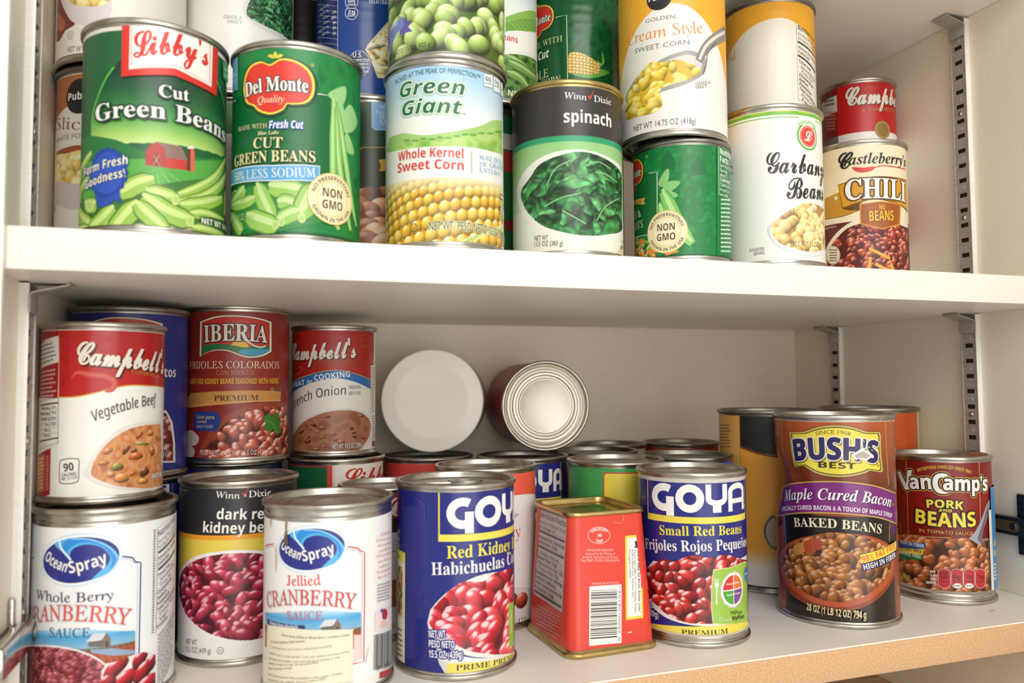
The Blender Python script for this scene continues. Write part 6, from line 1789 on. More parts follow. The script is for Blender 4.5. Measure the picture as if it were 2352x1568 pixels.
def a_orange(L):
    L.view(1620, 900, 2.8); L.base('f2a93c', L.v0, L.v1); y = lambda p: L.uv(300, p)[1]
    L.band(L.v0, y(960), None, grad=lambda p: lin(lerp(hexf('efe8da'), hexf('f2a93c'), min(1, max(0, (p[1] - y(1120)) / 14)))))
    u = L.uv(222, 300)[0]; L.rect(u, u + .4, y(960), L.v1, 'b9741f'); L.rect(u - 40, u, y(1000), L.v1 - .8, 'e6b05a')
    L.fine([(85, 200), (165, 205), (165, 360), (85, 360)], 8, '8a5a24', seed=7, thick=.45)
    L.shape([(222, 148)] + [(222 + 30 * i, 150) for i in range(1, 10)] + [(500, 402)] + bez([(440, 405), (340, 385), (225, 345)], 4), '20211f'); L.shape(bez([(225, 345), (340, 385), (440, 405), (500, 405)], 4) + bez([(500, 420), (440, 420), (330, 398), (225, 358)], 4), '8a3a1c')
    L.shape(ring([(375, 900), (400, 820), (450, 800), (500, 1000), (420, 1000)], 4), '6a6258'); L.shape(ring([(390, 900), (410, 835), (455, 820), (500, 980), (425, 985)], 4), 'b9a88c')
    L.band(L.v0, L.v0 + 1.2, '4a443c')


def a_orange2(L):
    L.view(1620, 900, 2.8); L.base('c4521f', L.v0, L.v1)
    u = L.uv(1362, 240)[0]; L.rect(u, u + .5, L.v0, L.v1, '8a3516'); L.rect(u + .5, u + 30, L.v0, L.v1, 'd9c98a')


def bush_dent(u, v):
    """crushed shoulder on the left side and a soft buckle round the middle"""
    g = -5.5 * np.exp(-((u + 60) / 19) ** 2 - ((v - 98) / 17) ** 2) - 1.3 * np.exp(-((u + 34) / 9) ** 2 - ((v - 108) / 7) ** 2)
    g = g + .5 * np.sin(u * .31 + v * .12) * np.exp(-((v - 104) / 18) ** 2) * np.exp(-((u + 25) / 30) ** 2) - .8 * np.exp(-((u - 40) / 14) ** 2 - ((v - 60) / 25) ** 2)
    return g * np.clip((v - 6) / 12, 0, 1) * np.clip((142 - v) / 10, 0, 1)


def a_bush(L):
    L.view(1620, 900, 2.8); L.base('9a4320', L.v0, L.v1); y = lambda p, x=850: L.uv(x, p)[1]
    L.band(L.v1 - 1.6, L.v1, 'd8d2c8'); L.band(y(760), y(560), '7d3418')
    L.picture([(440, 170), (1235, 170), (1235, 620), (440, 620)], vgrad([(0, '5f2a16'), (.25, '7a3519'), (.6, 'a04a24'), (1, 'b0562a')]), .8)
    g = 'c9b14c'
    for x0, x1 in ((492, 505), (1155, 1178)):
        L.line([(x0, 180), (x0 + (x1 - x0) * .4, 380), (x1, 600)], .55, g)
    u0, u1 = L.uv(515, 900)[0], L.uv(1188, 900)[0]
    L.band(L.v0, y(880), '2a1a12', u0 - 14, u1 + 12); L.band(L.v0, y(1000), '8a4020', u1 + 4, u1 + 40); L.band(L.v0, y(760), 'a04a22', u0 - 40, u0 - 1)
    L.rect(u0 - .8, u0 + u1 - u0 + .8, y(1100), y(800), '1d1411'); L.line([(510, 800), (520, 985)], .6, g); L.line([(1188, 850), (1188, 960)], .6, g)
    # purple ribbon
    top = bez([(438, 622), (560, 585), (720, 572), (900, 575), (1080, 598), (1228, 648)], 5); bot = bez([(1232, 850), (1120, 812), (950, 790), (760, 780), (600, 782), (465, 800)], 5)
    L.shape([(430, 690), (470, 700), (500, 850), (420, 870)], '4a1a4a'); L.shape([(1190, 850), (1250, 830), (1250, 900), (1195, 915)], '5a1f58')
    L.shape(top + bot, g); L.shape([(x + (3 if i < 3 else 0), y_ + 8) for i, (x, y_) in enumerate(top)] + [(x, y_ - 8) for x, y_ in bot], '7c2a7a')
    L.text('Maple Cured Bacon', 'serifbi', (503, 702), (1193, 742), 66, 'f2eef2', mid=(830, 694), shadow=('3a0f3c', .5, -.6)); L.text('SPECIALLY CURED BACON & A TOUCH OF MAPLE SYRUP', 'sansb', (492, 768), (1200, 810), 27, 'efe8ef', mid=(840, 762))
    for x, y_ in ((484, 682), (1203, 722)):
        L.shape([(x - 10, y_), (x, y_ - 14), (x + 10, y_), (x, y_ + 14)], '8a7a2a')
    L.text('BAKED BEANS', 'serifb', (575, 866), (1132, 912), 56, 'efe6c4', mid=(850, 876), bold=.004)
    # sign
    sg = [(552, 262), (600, 262), (640, 262)] + bez([(650, 258), (730, 232), (830, 220), (930, 230), (1020, 258)], 4) + [(1040, 262), (1112, 262), (1118, 280), (1120, 400), (1132, 500), (1120, 510), (1050, 500)] + bez([(1020, 515), (930, 535), (830, 538), (730, 520), (660, 482)], 4) + [(640, 470), (580, 478), (572, 465), (560, 380)]
    m_ = (840, 380)
    for f, c in ((1.035, '5f3c14'), (1.025, 'c4ae58'), (.985, '2c2612'), (.965, 'ead84a')):
        L.shape([(m_[0] + (x - m_[0]) * f, m_[1] + (y_ - m_[1]) * (f + (f - 1) * .8)) for x, y_ in sg], c)
    L.text('SINCE 1908', 'sans', (712, 278), (932, 282), 24, '5a4c18', mid=(820, 268))
    L.text("BUSH'S", 'sansb', (582, 440), (1100, 456), 132, '2b2358', outline=('efe9dc', .8), bold=.04, shadow=('8a7a2c', .8, -1.0, .045), mid=(840, 432))
    L.text('BEST', 'sansb', (730, 484), (964, 494), 38, '3a3014', mid=(850, 490)); L.text('®', 'sans', (1100, 480), (1114, 480), 14, '5a4c18')
    # torn paper showing bare metal
    L.shape([(938, 402), (962, 388), (985, 372), (1005, 360), (1022, 372), (1040, 384), (1062, 398), (1070, 412), (1050, 428), (1032, 440), (1008, 436), (985, 430), (965, 436), (950, 420)], 'efeae2')
    L.shape([(955, 406), (985, 388), (1010, 378), (1030, 392), (1055, 408), (1030, 428), (1000, 424), (970, 426)], 'b5aaa0')
    for p in ([(935, 405), (965, 392)], [(1010, 312), (1018, 318)], [(1040, 350), (1052, 358)], [(1060, 372), (1072, 376)]):
        L.line(p, .5, 'efeae2')
    # bowl of beans
    C = (850, 1130)
    L.shape(ring([(470, 1080), (520, 985), (640, 930), (850, 905), (1060, 925), (1190, 990), (1218, 1080), (1190, 1220), (1080, 1345), (930, 1402), (760, 1395), (600, 1330), (500, 1210)], 6), '8f3d1f'); L.shape(ring([(480, 1075), (530, 985), (650, 932), (850, 910), (1050, 930), (1180, 990), (1208, 1075), (1180, 1205), (1070, 1320), (930, 1375), (760, 1368), (610, 1300), (510, 1195)], 6), 'b5532a')
    heap_px(L, ring([(500, 1080), (545, 995), (660, 935), (760, 905), (850, 898), (950, 915), (1060, 945), (1165, 1000), (1190, 1075), (1160, 1190), (1050, 1290), (930, 1345), (770, 1338), (630, 1275), (530, 1180)], 5), 5.2, 1.5, ['96551f', 'a5652c', '85481a', 'ad6f34'], 150, 17, '40200c', gloss=.4, edge=.48, vary=.2)
    for q, c in (([(575, 990), (640, 965), (655, 1010), (620, 1040), (590, 1040)], 'c98a4a'), ([(640, 965), (700, 945), (715, 985), (700, 1030), (655, 1030)], 'b0502c'), ([(695, 950), (735, 940), (755, 990), (720, 1015)], 'a8482a')):
        L.shape(ring(q, 3), c)
    L.shape([(990, 1040), (1222, 950), (1222, 1060), (1002, 1152)], '2a2450'); L.shape([(992, 1044), (1220, 954), (1220, 1010), (996, 1100)], 'eedc48')
    L.text('98% FAT FREE', 'sansb', (1004, 1092), (1216, 1000), 40, 'd9522a'); L.text('HIGH IN FIBER', 'sansb', (1016, 1140), (1216, 1058), 34, 'f1eee6')
    L.text('28 OZ (1 LB 12 OZ) 794 g', 'sansb', (658, 1398), (1028, 1452), 46, 'ead9a0', outline=('2a1a12', .5), mid=(840, 1436))


def a_van(L):
    L.view(1980, 900, 2.347); L.base('8d1916', L.v0, L.v1); y = lambda p: L.uv(460, p)[1]
    L.picture([(180, 360), (700, 360), (700, 800), (180, 800)], vgrad([(0, '6f1310'), (.5, '8f1b17'), (1, '7c1613')]), .8)
    g = 'd0b45a'
    L.line([(238, 370), (245, 560), (250, 768), (480, 785)], .5, g); L.line([(630, 380), (640, 780)], .5, g)
    L.line(bez([(205, 700), (215, 800)], 3), .5, 'c98a34')
    # beans
    L.shape([(150, 760), (300, 780), (700, 780), (720, 1100), (150, 1100)], '8f8a8a')
    heap_px(L, [(150, 770), (250, 765), (390, 790), (560, 785), (680, 800), (690, 1090), (480, 1095), (300, 1075), (150, 1040)], 5.2, 1.45, ['ab5826', 'bb6a32', '9a4c1c', 'b2622c'], 110, 23, '451a0b', gloss=.45, edge=.46, vary=.18)
    L.line(bez([(290, 905), (330, 970), (400, 1000)], 5), [.4 + .05 * i for i in range(11)], '6a6468'); L.line(bez([(650, 800), (670, 860), (655, 930)], 4), .8, '8a7a72')
    # spoon
    L.shape([(575, 790)] + bez([(610, 750), (640, 690), (670, 610), (684, 580)], 4) + bez([(690, 600), (672, 680), (650, 760), (640, 830)], 4), 'a8a6ac'); L.shape(bez([(620, 790), (645, 720), (672, 630), (684, 590)], 4) + bez([(678, 640), (655, 740), (640, 820)], 3), '6f6a78')
    L.shape(ring([(685, 560), (695, 520), (712, 520), (720, 600), (708, 660), (692, 640)], 4), 'b5402a')
    L.text('SATISFYING FAMILIES SINCE 1861', 'sansb', (300, 430), (586, 442), 17, 'd9b84a', mid=(440, 412))
    for s, a, b, h, off in (('V', (208, 528), (290, 520), 96, 0), ('an', (262, 520), (376, 522), 76, 0), ('C', (388, 545), (470, 545), 104, 0), ("amp's", (438, 526), (670, 530), 78, 0)):
        L.text(s, 'sansb', a, b, h, WHT, outline=[('c9ad55', 1.6), ('33120f', 1.0)], bold=.025)
    for s, a, b, h, m_ in (('PORK', (352, 622), (542, 634), 42, (450, 624)), ('AND', (413, 644), (484, 648), 16, None), ('BEANS', (292, 702), (610, 720), 74, (450, 726))):
        L.text(s, 'sansb', a, b, h, 'f0df4e', outline=('33120f', .9), bold=.02, mid=m_)
    L.text('IN TOMATO SAUCE', 'sans', (312, 752), (592, 770), 17, 'e0bd60', bold=.008, mid=(450, 765))
    for q, c, s, tc in (([(190, 800), (345, 815), (343, 845), (190, 832)], '2d5fa0', 'HIGH IN FIBER', 'e9eef4'), ([(190, 834), (332, 846), (330, 875), (190, 864)], 'e8d44a', '98% FAT FREE', '33301a'), ([(190, 866), (328, 878), (326, 903), (190, 896)], '2f7a44', 'CHOLESTEROL FREE', 'e0efdc')):
        L.shape(q, c); L.text(s, 'sansb', None, (q[1][0] - 8, q[2][1] - 7), 18, tc, stretch=.8)
    L.text('NET WT', 'sansb', None, (222, 962), 26, 'd0c04a', stretch=.75); L.text('15 OZ (425g)', 'sansb', None, (266, 1012), 28, 'd0c04a', stretch=.75)
    for i, s in enumerate(('PER', '1/2', 'CUP', 'SERVING')):
        L.text(s, 'sansb', (372 - (24 if i == 3 else 0), 974 + i * 19), (398 + (4 if i == 3 else 0), 972 + i * 20), 13, WHT)
    for (x0, x1), a, b, c in (((410, 476), '120', 'Calories', ''), ((480, 541), '0g', 'Sat Fat', '0%DV'), ((544, 602), '390mg', 'Sodium', '18%DV'), ((605, 656), '7g', 'Sugars', '')):
        q = ring([(x0, 965), (x0 + 12, 953), ((x0 + x1) / 2, 951), (x1 - 12, 956), (x1, 968), (x1, 1035), (x1 - 12, 1052), ((x0 + x1) / 2, 1056), (x0 + 12, 1050), (x0, 1034)], 3)
        L.shape(q, 'f0dcd8'); m_ = ((x0 + x1) / 2, 1004); L.shape([(m_[0] + (x - m_[0]) * .94, m_[1] + (y_ - m_[1]) * .96) for x, y_ in q], 'bf2c33')
        w = (x1 - x0); L.text(a, 'sansb', (x0 + w * .18, 1003), (x1 - w * .18, 1003), 34 if len(a) == 3 else 20, '4a0f14'); L.text(b, 'sans', (x0 + w * .12, 1022), (x1 - w * .12, 1024), 13, '5a1418')
        if c: L.shape(ell(m_[0], 1042, w * .36, 14), 'f3efe9'); L.text(c, 'sansb', (m_[0] - w * .28, 1047), (m_[0] + w * .28, 1047), 10, '4a3a3a')
    u = L.uv(683, 900)[0]; L.rect(u, u + 4, L.v0, y(640), 'efe9d8'); L.rect(u + 4, u + 40, L.v0, y(520), '4a8fce')
    L.fine([(700, 790), (722, 785), (722, 890), (702, 895)], 2, 'e6d84a', seed=3, thick=.6); L.fine([(700, 920), (722, 915), (722, 1010), (702, 1015)], 5, 'dbe8f4', seed=4)
# ------------------------------------------------------------------ the tapered corned-beef tin
class FacePrint(Print):
    """flat printed face of the tin: u along the bottom edge, v up the slope"""

    def __init__(self, o, eu, ev, n):
        self.o, self.eu, self.ev, self.n = (np.array(q, float) for q in (o, eu, ev, n)); super().__init__()

    def facet(self):
        return 1.5

    def hit(self, x, y):
        d = ray(x, y); t = ((self.o - CAM_P) @ self.n) / (d @ self.n); p = CAM_P + d * t - self.o
        return (float(p @ self.eu), float(p @ self.ev))

    def place(self, u, v, lay):
        fl = self.half[0] + (self.half[1] - self.half[0]) * v / THT - self.r; x = np.clip(np.abs(u) - fl, 0, self.r * .985)
        c = np.sqrt(self.r ** 2 - x * x); s = np.sign(u) * x / self.r
        p = self.o[None] + u[:, None] * self.eu + v[:, None] * self.ev - self.n * (self.r - c)[:, None]
        nr = s[:, None] * self.eu + (c / self.r)[:, None] * self.n
        return (p + nr * (.08 + lay * .010)[:, None] - np.array(self.origin)) * MM, nr


def rrect(cx, cy, w, d, r, rot, n=18):
    out = []
    for k, (sx, sy) in enumerate(((1, 1), (-1, 1), (-1, -1), (1, -1))):
        for i in range(n + 1):
            a = math.radians(90 * k + 90 * i / n); x = sx * (w / 2 - r) + r * math.cos(a); y = sy * (d / 2 - r) + r * math.sin(a)
            out.append((cx + x * math.cos(rot) - y * math.sin(rot), cy + x * math.sin(rot) + y * math.cos(rot)))
    return out


TB = dict(cx=388.0, cy=65.0, w=64.0, d=71.0, r=8.5); TT = dict(cx=391.0, cy=72.5, w=57.0, d=60.0, r=8.0); TR = .055; THT = 88.0
tin = empty('corned_beef_tin', wp(TB['cx'], TB['cy'], -HL), 'red tapered rectangular tin with a bar code and gold rims', 'tin')


def tin_ring(z, grow=0.):
    t = z / THT; g = lambda k: TB[k] + (TT[k] - TB[k]) * t
    return [(x - TB['cx'], y - TB['cy'], z) for x, y in rrect(g('cx'), g('cy'), g('w') + 2 * grow, g('d') + 2 * grow, g('r') + grow, TR)]


def loft(rings, name, cap0=False, cap1=False, ang=40):
    bm = bmesh.new(); R = [[bm.verts.new(tuple(c * MM for c in p)) for p in r] for r in rings]; n = len(R[0])
    for a, b in zip(R, R[1:]):
        for i in range(n):
            bm.faces.new((a[i], a[(i + 1) % n], b[(i + 1) % n], b[i]))
    if cap0: bm.faces.new(R[0][::-1])
    if cap1: bm.faces.new(R[-1])
    return fin(bm, name, ang)


def flat(ring_, z): return [(x, y, z) for x, y, _ in ring_]


link('tin_body', loft([tin_ring(z, -.4) for z in (2, 20, 44, 66, THT - 2)], 'tin_body'), mat('red_printed_tin', 'd8402f', .28), tin)
link('bottom_rim', loft([flat(tin_ring(0, g), z) for g, z in ((-.8, 4.6), (.4, 3.4), (1.3, 3.0), (1.6, 2.2), (1.6, .7), (1.0, 0), (-.4, 0), (-.8, 1.5))], 'bottom_rim', False, True, 60), TIN_GOLD, tin)
o = link('top_rim', loft([flat(tin_ring(THT, g), z) for g, z in ((-.8, -3.6), (.4, -3.0), (1.2, -2.6), (1.4, -1.8), (1.3, -.5), (.7, 0), (-.8, -.2), (-1.2, -.8), (-1.3, -4.4))], 'top_rim', False, False, 60), TIN_GOLD, tin)
o.location = (0, 0, THT * MM)
cc = (TT['cx'] - TB['cx'], TT['cy'] - TB['cy'])


def oval(f, z): return [(cc[0] + (x - cc[0]) * f, cc[1] + (y - cc[1]) * f, z) for x, y, _ in tin_ring(THT, -1.2)]


o = link('lid', loft([oval(1, -3.8), oval(.97, -4.6), oval(.86, -4.4), oval(.82, -3.9), oval(.58, -3.9), oval(.54, -4.5), oval(.2, -4.5)], 'lid', False, True, 50), TIN_GOLD, tin)
o.location = (0, 0, THT * MM)


def tin_face(k):
    """printed plane lying just outside one straight side: k = 'front' or 'left'"""
    c, s = math.cos(TR), math.sin(TR)
    def corner(T, sx, sy):
        x, y = sx * T['w'] / 2, sy * T['d'] / 2; return (T['cx'] + x * c - y * s, T['cy'] + x * s + y * c)
    a, b = (((-1, -1), (1, -1)) if k == 'front' else ((-1, 1), (-1, -1)))
    B0 = np.array([*corner(TB, *a), -HL]); B1 = np.array([*corner(TB, *b), -HL]); T0 = np.array([*corner(TT, *a), -HL + THT]); T1 = np.array([*corner(TT, *b), -HL + THT])
    eu = (B1 - B0) / np.linalg.norm(B1 - B0); up = (T0 + T1 - B0 - B1) / 2; n = np.cross(eu, up); n /= np.linalg.norm(n); ev = np.cross(n, eu)
    F = FacePrint((B0 + B1) / 2 - n * .38, eu, ev, n); F.origin = (TB['cx'], TB['cy'], -HL); F.r = 8.2
    F.half = (TB['w'] / 2 - .2, TT['w'] / 2 - .2) if k == 'front' else (TB['d'] / 2 - .2, TT['d'] / 2 - .2)
    return F


F = tin_face('front'); F.view(1180, 980, 2.8)
F.line(ell(548, 697, 71, 53), .3, 'f6dcd4', closed=True); F.text('30', 'sansb', (538, 707), (566, 707), 20, 'f3e6e0')
F.text('URUGUAY', 'sansb', (500, 682), (602, 682), 19, 'f3e6e0', mid=(551, 666)); F.text('INSP.', 'sansb', (528, 738), (578, 738), 19, 'f3e6e0', mid=(553, 744))
for s, a, b, yy in (('URUGUAYAN INDUSTRY', 470, 642, 800), ('Inspected by the Ministry of', 461, 652, 822), ('Livestock, Agriculture and Fishery', 442, 668, 844), ('Reg MGAP / DGSG / DIA 30/03/44', 434, 677, 866)):
    F.text(s, 'sans', (a, yy), (b, yy), 16, 'f3cfc4')
F.text('BEST BEFORE END: SEE TOP OF CAN', 'sans', (500, 1016), (677, 1008), 14, 'f3cfc4')
F.shape([(486, 1026), (692, 1012), (692, 1388), (484, 1408)], 'f6f2ec'); F.bars([(496, 1052), (664, 1046), (664, 1352), (492, 1364)], 30, '2a2426', seed=6, vertical=False)


def side_text(F, s, font, q, col):
    """lettering running down the face: q = baseline start, baseline end (view px), height px across"""
    (x0, y0), (x1, y1), h = q; P, T = glyphs(s, font); a, b = P[:, 0].min(), P[:, 0].max(); k = h / caph(font)
    pts = [F.uv(x0 + (x1 - x0) * (p[0] - a) / (b - a) + p[1] * k, y0 + (y1 - y0) * (p[0] - a) / (b - a)) for p in P]; F.tris(pts, T, lin(col))


side_text(F, '7', 'sans', ((672, 1025), (672, 1038), 14), '3a3436')
P_, T_ = glyphs('0 39000 08104', 'sans'); a_, b_ = P_[:, 0].min(), P_[:, 0].max()
F.tris([F.uv(686 - p[1] * 20, 1374 - (p[0] - a_) / (b_ - a_) * 320) for p in P_], T_, lin('3a3436'))
F.shape([(714, 702), (823, 690), (832, 1228), (720, 1242)], 'ecd64a'); F.shape([(730, 716), (812, 706), (820, 1212), (732, 1222)], 'f4f1ea')
F.shape([(776, 732), (800, 740), (800, 778), (770, 776), (782, 765)], '2a2426'); F.line(bez([(790, 738), (806, 728), (800, 752)], 3), .6, '2a2426')
side_text(F, "We'd like to hear from you!", 'serifb', ((794, 790), (802, 1190), 15), '2a2426')
for x, e, s in ((772, 1200, 'Please call 1-800-727-5777, Monday-Friday,'), (756, 1095, '9AM-4:30PM EST, and have this'), (738, 975, 'Packaging Available.')):
    side_text(F, s, 'serifb', ((x, 788), (x + 6, e), 11), '6a6266')
F.line(bez([(640, 612), (690, 618), (704, 580), (690, 555)], 3), .3, 'e8a08c'); F.line([(734, 1322), (758, 1318)], .8, 'f0d9cf')
link('front_print', F.mesh('front_print'), LACQUER, tin)
F = tin_face('left'); F.view(1180, 980, 2.8)
nutrition(F, [(150, 515), (343, 590), (312, 1195), (128, 1075)], '4a3634', [('Serving Size 2 oz. (56g/About 1/4 cup)', ''), ('Servings 6', ''), ('', 'bar'), ('Amount Per Serving', 'b'), ('Calories 120', 'b'), ('', 'bar'), ('% Daily Value', ''), ('Total Fat 7g', 'b'), ('Saturated Fat 3g', 'i'), ('Trans Fat 0g', 'i'), ('Cholesterol 40mg', 'b'), ('Sodium 490mg', 'b'), ('Total Carbohydrate 0g', 'b'), ('Protein 14g', 'b'), ('', 'bar')], paper='d9c4bd')
F.shape([(128, 500), (346, 562), (343, 590), (126, 518)], '9a4a44'); F.fine([(150, 1130), (310, 1215), (300, 1380), (140, 1290)], 7, 'e0968a', seed=4, thick=.35)
link('side_print', F.mesh('side_print'), LACQUER, tin)
# ------------------------------------------------------------------ everything set on the shelves
HB = 112.7
Z1, Z2 = 0.0, HB                                     # upper shelf, second layer
W0 = -HL; W1 = -HL + 116.5                           # bottom shelf, second layer on the tall cans
fc = food_can
GU, GL, GS = 'cans of vegetables on the middle shelf', 'cans on the bottom shelf', 'cans standing on top of other cans'
# upper shelf, front row
fc('libby', 'green_bean_can', 117.1, 43, Z1, 38.1, HB, a_libby, 'dark green can of cut green beans with a red barn and red-and-white banner', group=GU)
fc('delmonte', 'green_bean_can', 193.6, 46.3, Z1, 38.1, HB, a_delmonte, 'green can of cut green beans with a blue less-sodium strip and red shield sign', group=GU)
fc('giant', 'corn_can', 282.9, 43, Z1, 38.1, HB, a_giant, 'sky-blue and white can of sweet corn with yellow kernels', group=GU)
fc('spinach', 'spinach_can', 368.5, 49.2, Z1, 38.1, HB, a_spinach, 'black-topped pale green can of spinach with a gold rim', group=GU, rim=TIN_GOLD)
fc('peas', 'pea_can', 451.3, 42, Z1, 34, 82.5, a_peas, 'short green can of peas and carrots under the cream style corn can', group=GU, rim=TIN_DARK)
fc('garb', 'garbanzo_can', 525.3, 44, Z1, 38.1, HB, a_garbanzo, 'white can of garbanzo beans with a green top band and handwritten lettering', group=GU)
fc('castle', 'chili_can', 645.9, 87.5, Z1, 38.1, HB, a_castle, 'cream and orange can of chili at the right end of the middle shelf', group=GU)
# upper shelf, behind and on top
fc('pub_lo', 'potato_can', 89.4, 114, Z1, 38.1, HB, a_pub_lo, 'white can of sliced potatoes with a brown top band, behind the barn green bean can', group=GU, rim=TIN_DARK)
fc('pub_up', 'potato_can', 89.4, 108, Z2, 38.1, HB, a_pub_up, 'white can at the upper left corner, stacked on the sliced potato can', group=GS)
fc('spin_lo', 'food_can', 162, 144, Z1, 38.1, HB, a_plain('e9e6dc', '4a7a44'), 'can hidden behind the two green bean cans, under the white spinach can', group=GU)
fc('pubspin', 'spinach_can', 158, 142, Z2, 38.1, HB, a_pubspin, 'white can with chopped greens rising behind the two green bean cans', group=GS)
fc('potato', 'potato_can', 247, 115, Z1, 38.1, HB, a_potato, 'dark green can of roasted potatoes seen between green bean and corn cans', group=GU)
fc('dk_lo', 'food_can', 205, 219, Z1, 38.1, HB, a_plain('d9d4c8', '2a2c2a'), 'can hidden at the back under the very dark can', group=GU)
fc('dk', 'food_can', 205, 217, Z2, 38.1, HB, a_plain('0f1513', '12211a', .5), 'very dark can in the gap between the white spinach can and the blue can', group=GS, rim=TIN_DARK)
fc('blue', 'meatball_can', 246.5, 132.7, Z2, 38.1, HB, a_meatball, 'dark blue can with a white nutrition table, stacked on the roasted potato can', group=GS, paper=PAPER_SLICK)
fc('lima', 'lima_bean_can', 284.3, 43, Z2, 38.1, HB, a_lima, 'can covered in pale green lima beans, stacked on the sweet corn can', group=GS)
fc('gb_lo', 'food_can', 326, 113, Z1, 38.1, HB, a_gb_lo, 'dark can showing as a thin sliver between the corn and spinach cans', group=GU)
fc('gbeans', 'green_bean_can', 329.3, 105, Z2, 38.1, HB, a_gbeans, 'white can with green hills and pods, right behind the lima bean can', group=GS)
fc('dm_lo', 'food_can', 405, 120, Z1, 38.1, HB, a_plain('0f6a34', '0b5229'), 'green can hidden behind the spinach can', group=GU)
fc('dmcorn', 'corn_can', 405, 118.4, Z2, 38.1, HB, a_dmcorn, 'dark green can with a corn cob, above and behind the spinach can', group=GS, paper=PAPER_SLICK)
fc('cream', 'corn_can', 446, 43, 82.55, 38.1, HB, a_cream, 'white can of cream style corn with a spoon, stacked on the peas can', group=GS)
fc('pc_lo', 'food_can', 570, 112, Z1, 38.1, HB, a_plain('efe9dc', 'd9a02c'), 'can hidden behind the garbanzo can', group=GU)
fc('pubcorn', 'corn_can', 573.3, 105, Z2, 38.1, HB, a_pubcorn, 'cream can with a yellow top band and nutrition table above the garbanzo can', group=GS, rim=TIN_DARK)
fc('cc_lo', 'soup_can', 717.6, 161.8, Z1, 34, 99.5, a_plain('f0ece4', 'b8201f', .5), 'can hidden behind the chili can, under the small red soup can', group=GU)
fc('camp_c', 'soup_can', 717.6, 161.8, 99.5, 34, 101.6, a_condensed, 'small red soup can with a gold medal, behind the chili can', group=GS)
# bottom shelf, front row
fc('whole', 'cranberry_can', 90.5, 78, W0, 38.1, 106.5, a_whole, 'white can of whole berry cranberry sauce at the lower left corner', group=GL, lab=(4.6, 9.5))
fc('wd', 'kidney_bean_can', 162.1, 124, W0, 38.1, HB, a_wd, 'black and yellow can of dark red kidney beans between the two cranberry cans', group=GL)
fc('jelly', 'cranberry_can', 213.6, 48.8, W0, 38.1, 106.5, a_jelly, 'white can of jellied cranberry sauce with rust streaks and a cream recipe card', group=GL, lab=(4.6, 9.5))
fc('goyark', 'kidney_bean_can', 292.6, 55.4, W0, 38.1, HB, a_goyark, 'navy blue can of red kidney beans with a pull tab lid', group=GL, top='easy', tab=2.9, paper=PAPER_SLICK)
fc('goyasm', 'red_bean_can', 461.6, 53.7, W0, 38.1, HB, a_goyasm, 'navy blue can of small red beans with a green plate badge', group=GL, top='easy', paper=PAPER_SLICK, lab=(7.5, 4.2))
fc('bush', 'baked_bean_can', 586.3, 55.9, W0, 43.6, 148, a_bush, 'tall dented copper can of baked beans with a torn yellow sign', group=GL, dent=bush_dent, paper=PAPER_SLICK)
fc('van', 'pork_and_bean_can', 702.8, 69.2, W0, 38.1, HB, a_van, 'dark red can of pork and beans at the right end of the bottom shelf', group=GL, lab=(10, 4.6))
# bottom shelf, behind
fc('redpub', 'kidney_bean_can', 334.6, 130.5, W0, 38.1, HB, a_redpub, 'white can with a coral top band behind the navy kidney bean can', group=GL)
fc('dark', 'soup_can', 261.4, 135.3, W0, 34, 101.6, a_dark, 'black and red soup can half hidden behind the jellied cranberry can', group=GL, top='easy')
fc('ib_lo', 'bean_can', 89.2, 165, W0, 38.1, 111, a_ib_lo, 'navy can showing a white letter between the soup can and the black kidney bean can', group=GL)
fc('ibr_lo', 'bean_can', 155, 203, W0, 38.1, 116.2, a_ibr_lo, 'dark blue can hidden under the maroon red bean can', group=GL)
fc('libsm', 'vegetable_can', 233, 203, W0, 38.1, 116.2, a_libsm, 'green and white can with red script under the french onion soup can', group=GL)
fc('redl', 'vegetable_can', 309.7, 218.6, W0, 38.1, HB, a_redl, 'coral red can under the white plastic lid', group=GL, rim=TIN_DARK)
fc('goyaya', 'bean_can', 383.5, 187.3, W0, 38.1, HB, a_goyaya, 'navy can with big white letters behind the red tapered tin', group=GL, rim=TIN_DARK)
fc('green', 'vegetable_can', 441, 131, W0, 38.1, HB, a_green, 'bright green can with a red-edged yellow patch behind the red tapered tin', group=GL)
fc('far2', 'food_can', 458, 206.5, W0, 38.1, HB, a_plain('cfc9bd'), 'plain metal-topped can directly behind the bright green can', group=GL, rim=TIN_DARK)
fc('far1', 'food_can', 504, 268, W0, 34, HB, a_plain('b9b2a4'), 'plain can touching the back wall, a rim seen behind the bright green can', group=GL, rim=TIN_DARK)
fc('far3', 'bean_can', 512, 142.7, W0, 38.1, HB, a_plain('2c55b5'), 'royal blue can behind the navy small red beans can', group=GL, rim=TIN_DARK)
fc('far4', 'food_can', 577, 261, W0, 38.1, HB, a_plain('b3371f'), 'rust red can near the back wall, left of the tall orange can', group=GL, rim=TIN_DARK)
fc('orange', 'tall_food_can', 594.7, 143.6, W0, 43.6, 148, a_orange, 'tall orange can with a black patch left of the dented baked bean can', group=GL, rim=TIN_DARK)
fc('orange2', 'tall_food_can', 708, 151, W0, 43.6, 148, a_orange2, 'tall copper orange can behind the dark red pork and beans can', group=GL, rim=TIN_DARK, paper=PAPER_SLICK)
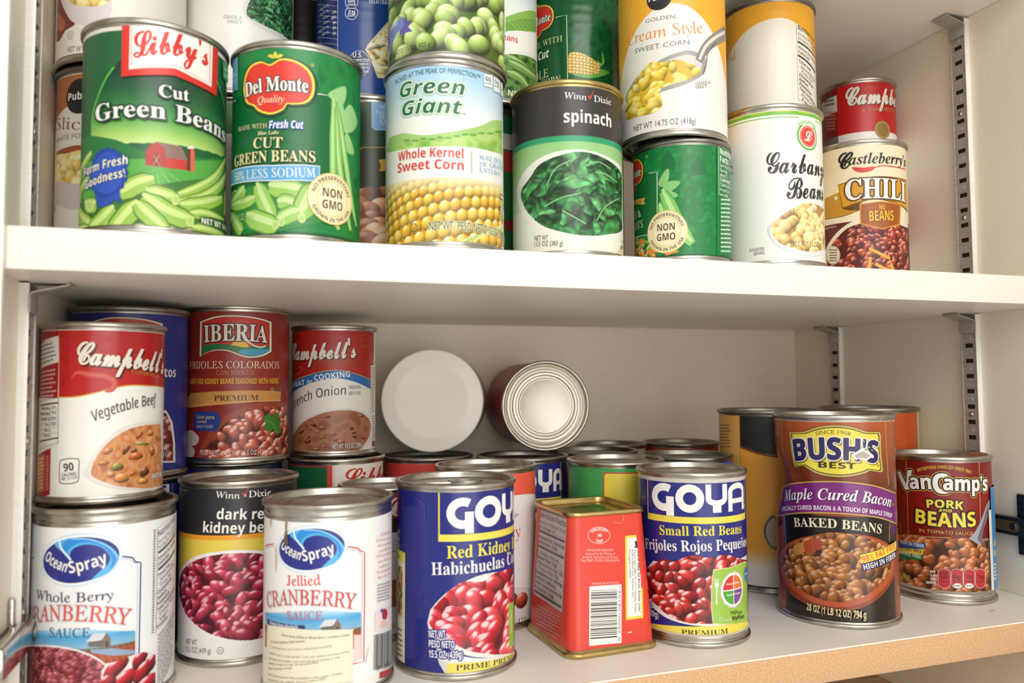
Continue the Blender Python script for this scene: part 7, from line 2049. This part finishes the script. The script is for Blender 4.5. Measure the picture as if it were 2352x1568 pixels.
# second layer on the bottom shelf
fc('vegbeef', 'soup_can', 85.6, 90.7, W0 + 106.5, 34, 101.6, a_vegbeef, 'red and white can of vegetable beef soup on the whole berry sauce can', group=GS, paper=PAPER_SLICK)
fc('iberiab', 'bean_can', 89.2, 164, W0 + 111, 38.1, HB, a_iberiab, 'navy bean can mostly hidden behind the vegetable beef soup can', group=GS, rim=TIN_DARK)
fc('iberia', 'bean_can', 159, 194, W0 + 116.2, 38.1, HB, a_iberia, 'maroon can of red beans with a blue tag and parsley sprig', group=GS)
fc('onion', 'soup_can', 231.8, 213.3, W0 + 116.2, 34, 101.6, a_onion, 'red and white can of french onion soup with a blue ribbon', group=GS)


# ---- two containers lying on their sides on top of the cans
def lying(name, x, y, z, R, yaw, pitch, label, cat):
    e = empty(name, wp(x, y, z), label, cat, GS); e.rotation_mode = 'QUATERNION'
    ax = Vector((math.sin(yaw) * math.cos(pitch), math.cos(yaw) * math.cos(pitch), math.sin(pitch)))
    e.rotation_quaternion = (-ax).to_track_quat('Z', 'Y')      # local +Z looks out of the shelf
    return e


RL = 44.0
jar = lying('snack_tub', 313.9, 222.5, W0 + HB + RL + .6, RL, .36, -.02, 'round tub lying on its side showing its white plastic lid', 'tub')
bm = bmesh.new(); add_lathe(bm, [(a * MM, b * MM) for a, b in ((0, -.3), (30, -.3), (31.5, 0), (33, -.3), (40, -.3), (42.6, -.5), (43.6, -1.4), (43.9, -3), (43.9, -9.5), (43.2, -10.5), (42, -10.5))], 96)
link('plastic_lid', fin(bm, 'plastic_lid', 35), mat('white_plastic', 'f9f3ec', .4), jar)
bm = bmesh.new(); add_lathe(bm, [(a * MM, b * MM) for a, b in ((40.5, -9), (42.2, -11), (43.0, -12.2), (43.0, -13.5), (42.3, -14.2), (41.6, -16))], 96)
link('neck_ring', fin(bm, 'neck_ring', 35), TIN, jar)
bm = bmesh.new(); add_lathe(bm, [(a * MM, b * MM) for a, b in ((41.6, -15), (42.2, -17), (42.2, -66), (41, -69), (0, -69))], 96)
link('tub_body', fin(bm, 'tub_body', 35), mat('pale_tub_card', 'd9cfc4', .5), jar)
RC = 39.0
lc = lying('food_can', 408.5, 197.0, W0 + HB + RC + .4, RC, .12, .0, 'can lying on its side showing its round ridged metal end', 'can')
bm = bmesh.new(); add_lathe(bm, [(a * MM, -b * MM) for a, b in ((RC - 2.8, 4.0), (RC - 2.8, .9), (RC - 2.2, .2), (RC - 1.2, 0), (RC - .3, .5), (RC, 1.5), (RC - .4, 3), (RC - 1.4, 3.6), (RC - 1.5, 5))], 96)
link('end_rim', fin(bm, 'end_rim', 50), TIN, lc)
bm = bmesh.new(); pr = [(RC - 2.7, 2), (RC - 3.4, 4.0), (RC - 4.6, 4.4), (RC - 5.6, 3.2), (RC - 7.2, 3.0), (RC - 8.4, 3.6), (RC - 9.6, 3.6), (RC - 10.6, 2.6), (RC - 12.4, 2.6), (RC - 13.4, 3.4), (RC - 14.8, 3.4), (RC - 15.6, 2.6), (RC - 16.6, 2.6), (RC - 17.4, 3.0), (0, 3.0)]
add_lathe(bm, [(a * MM, -b * MM) for a, b in pr], 96); link('ridged_end', fin(bm, 'ridged_end', 30), TIN_MATTE, lc)
bm = bmesh.new(); add_lathe(bm, [(a * MM, -b * MM) for a, b in ((RC - 1.5, 4.6), (RC - 1.2, 7), (RC - 1.2, 88), (RC - 2, 91), (0, 91))], 96)
link('can_body', fin(bm, 'can_body', 35), mat('maroon_printed_paper', '8a1f24', .38), lc)

bpy.data.objects.remove(_to); bpy.data.curves.remove(_tc)
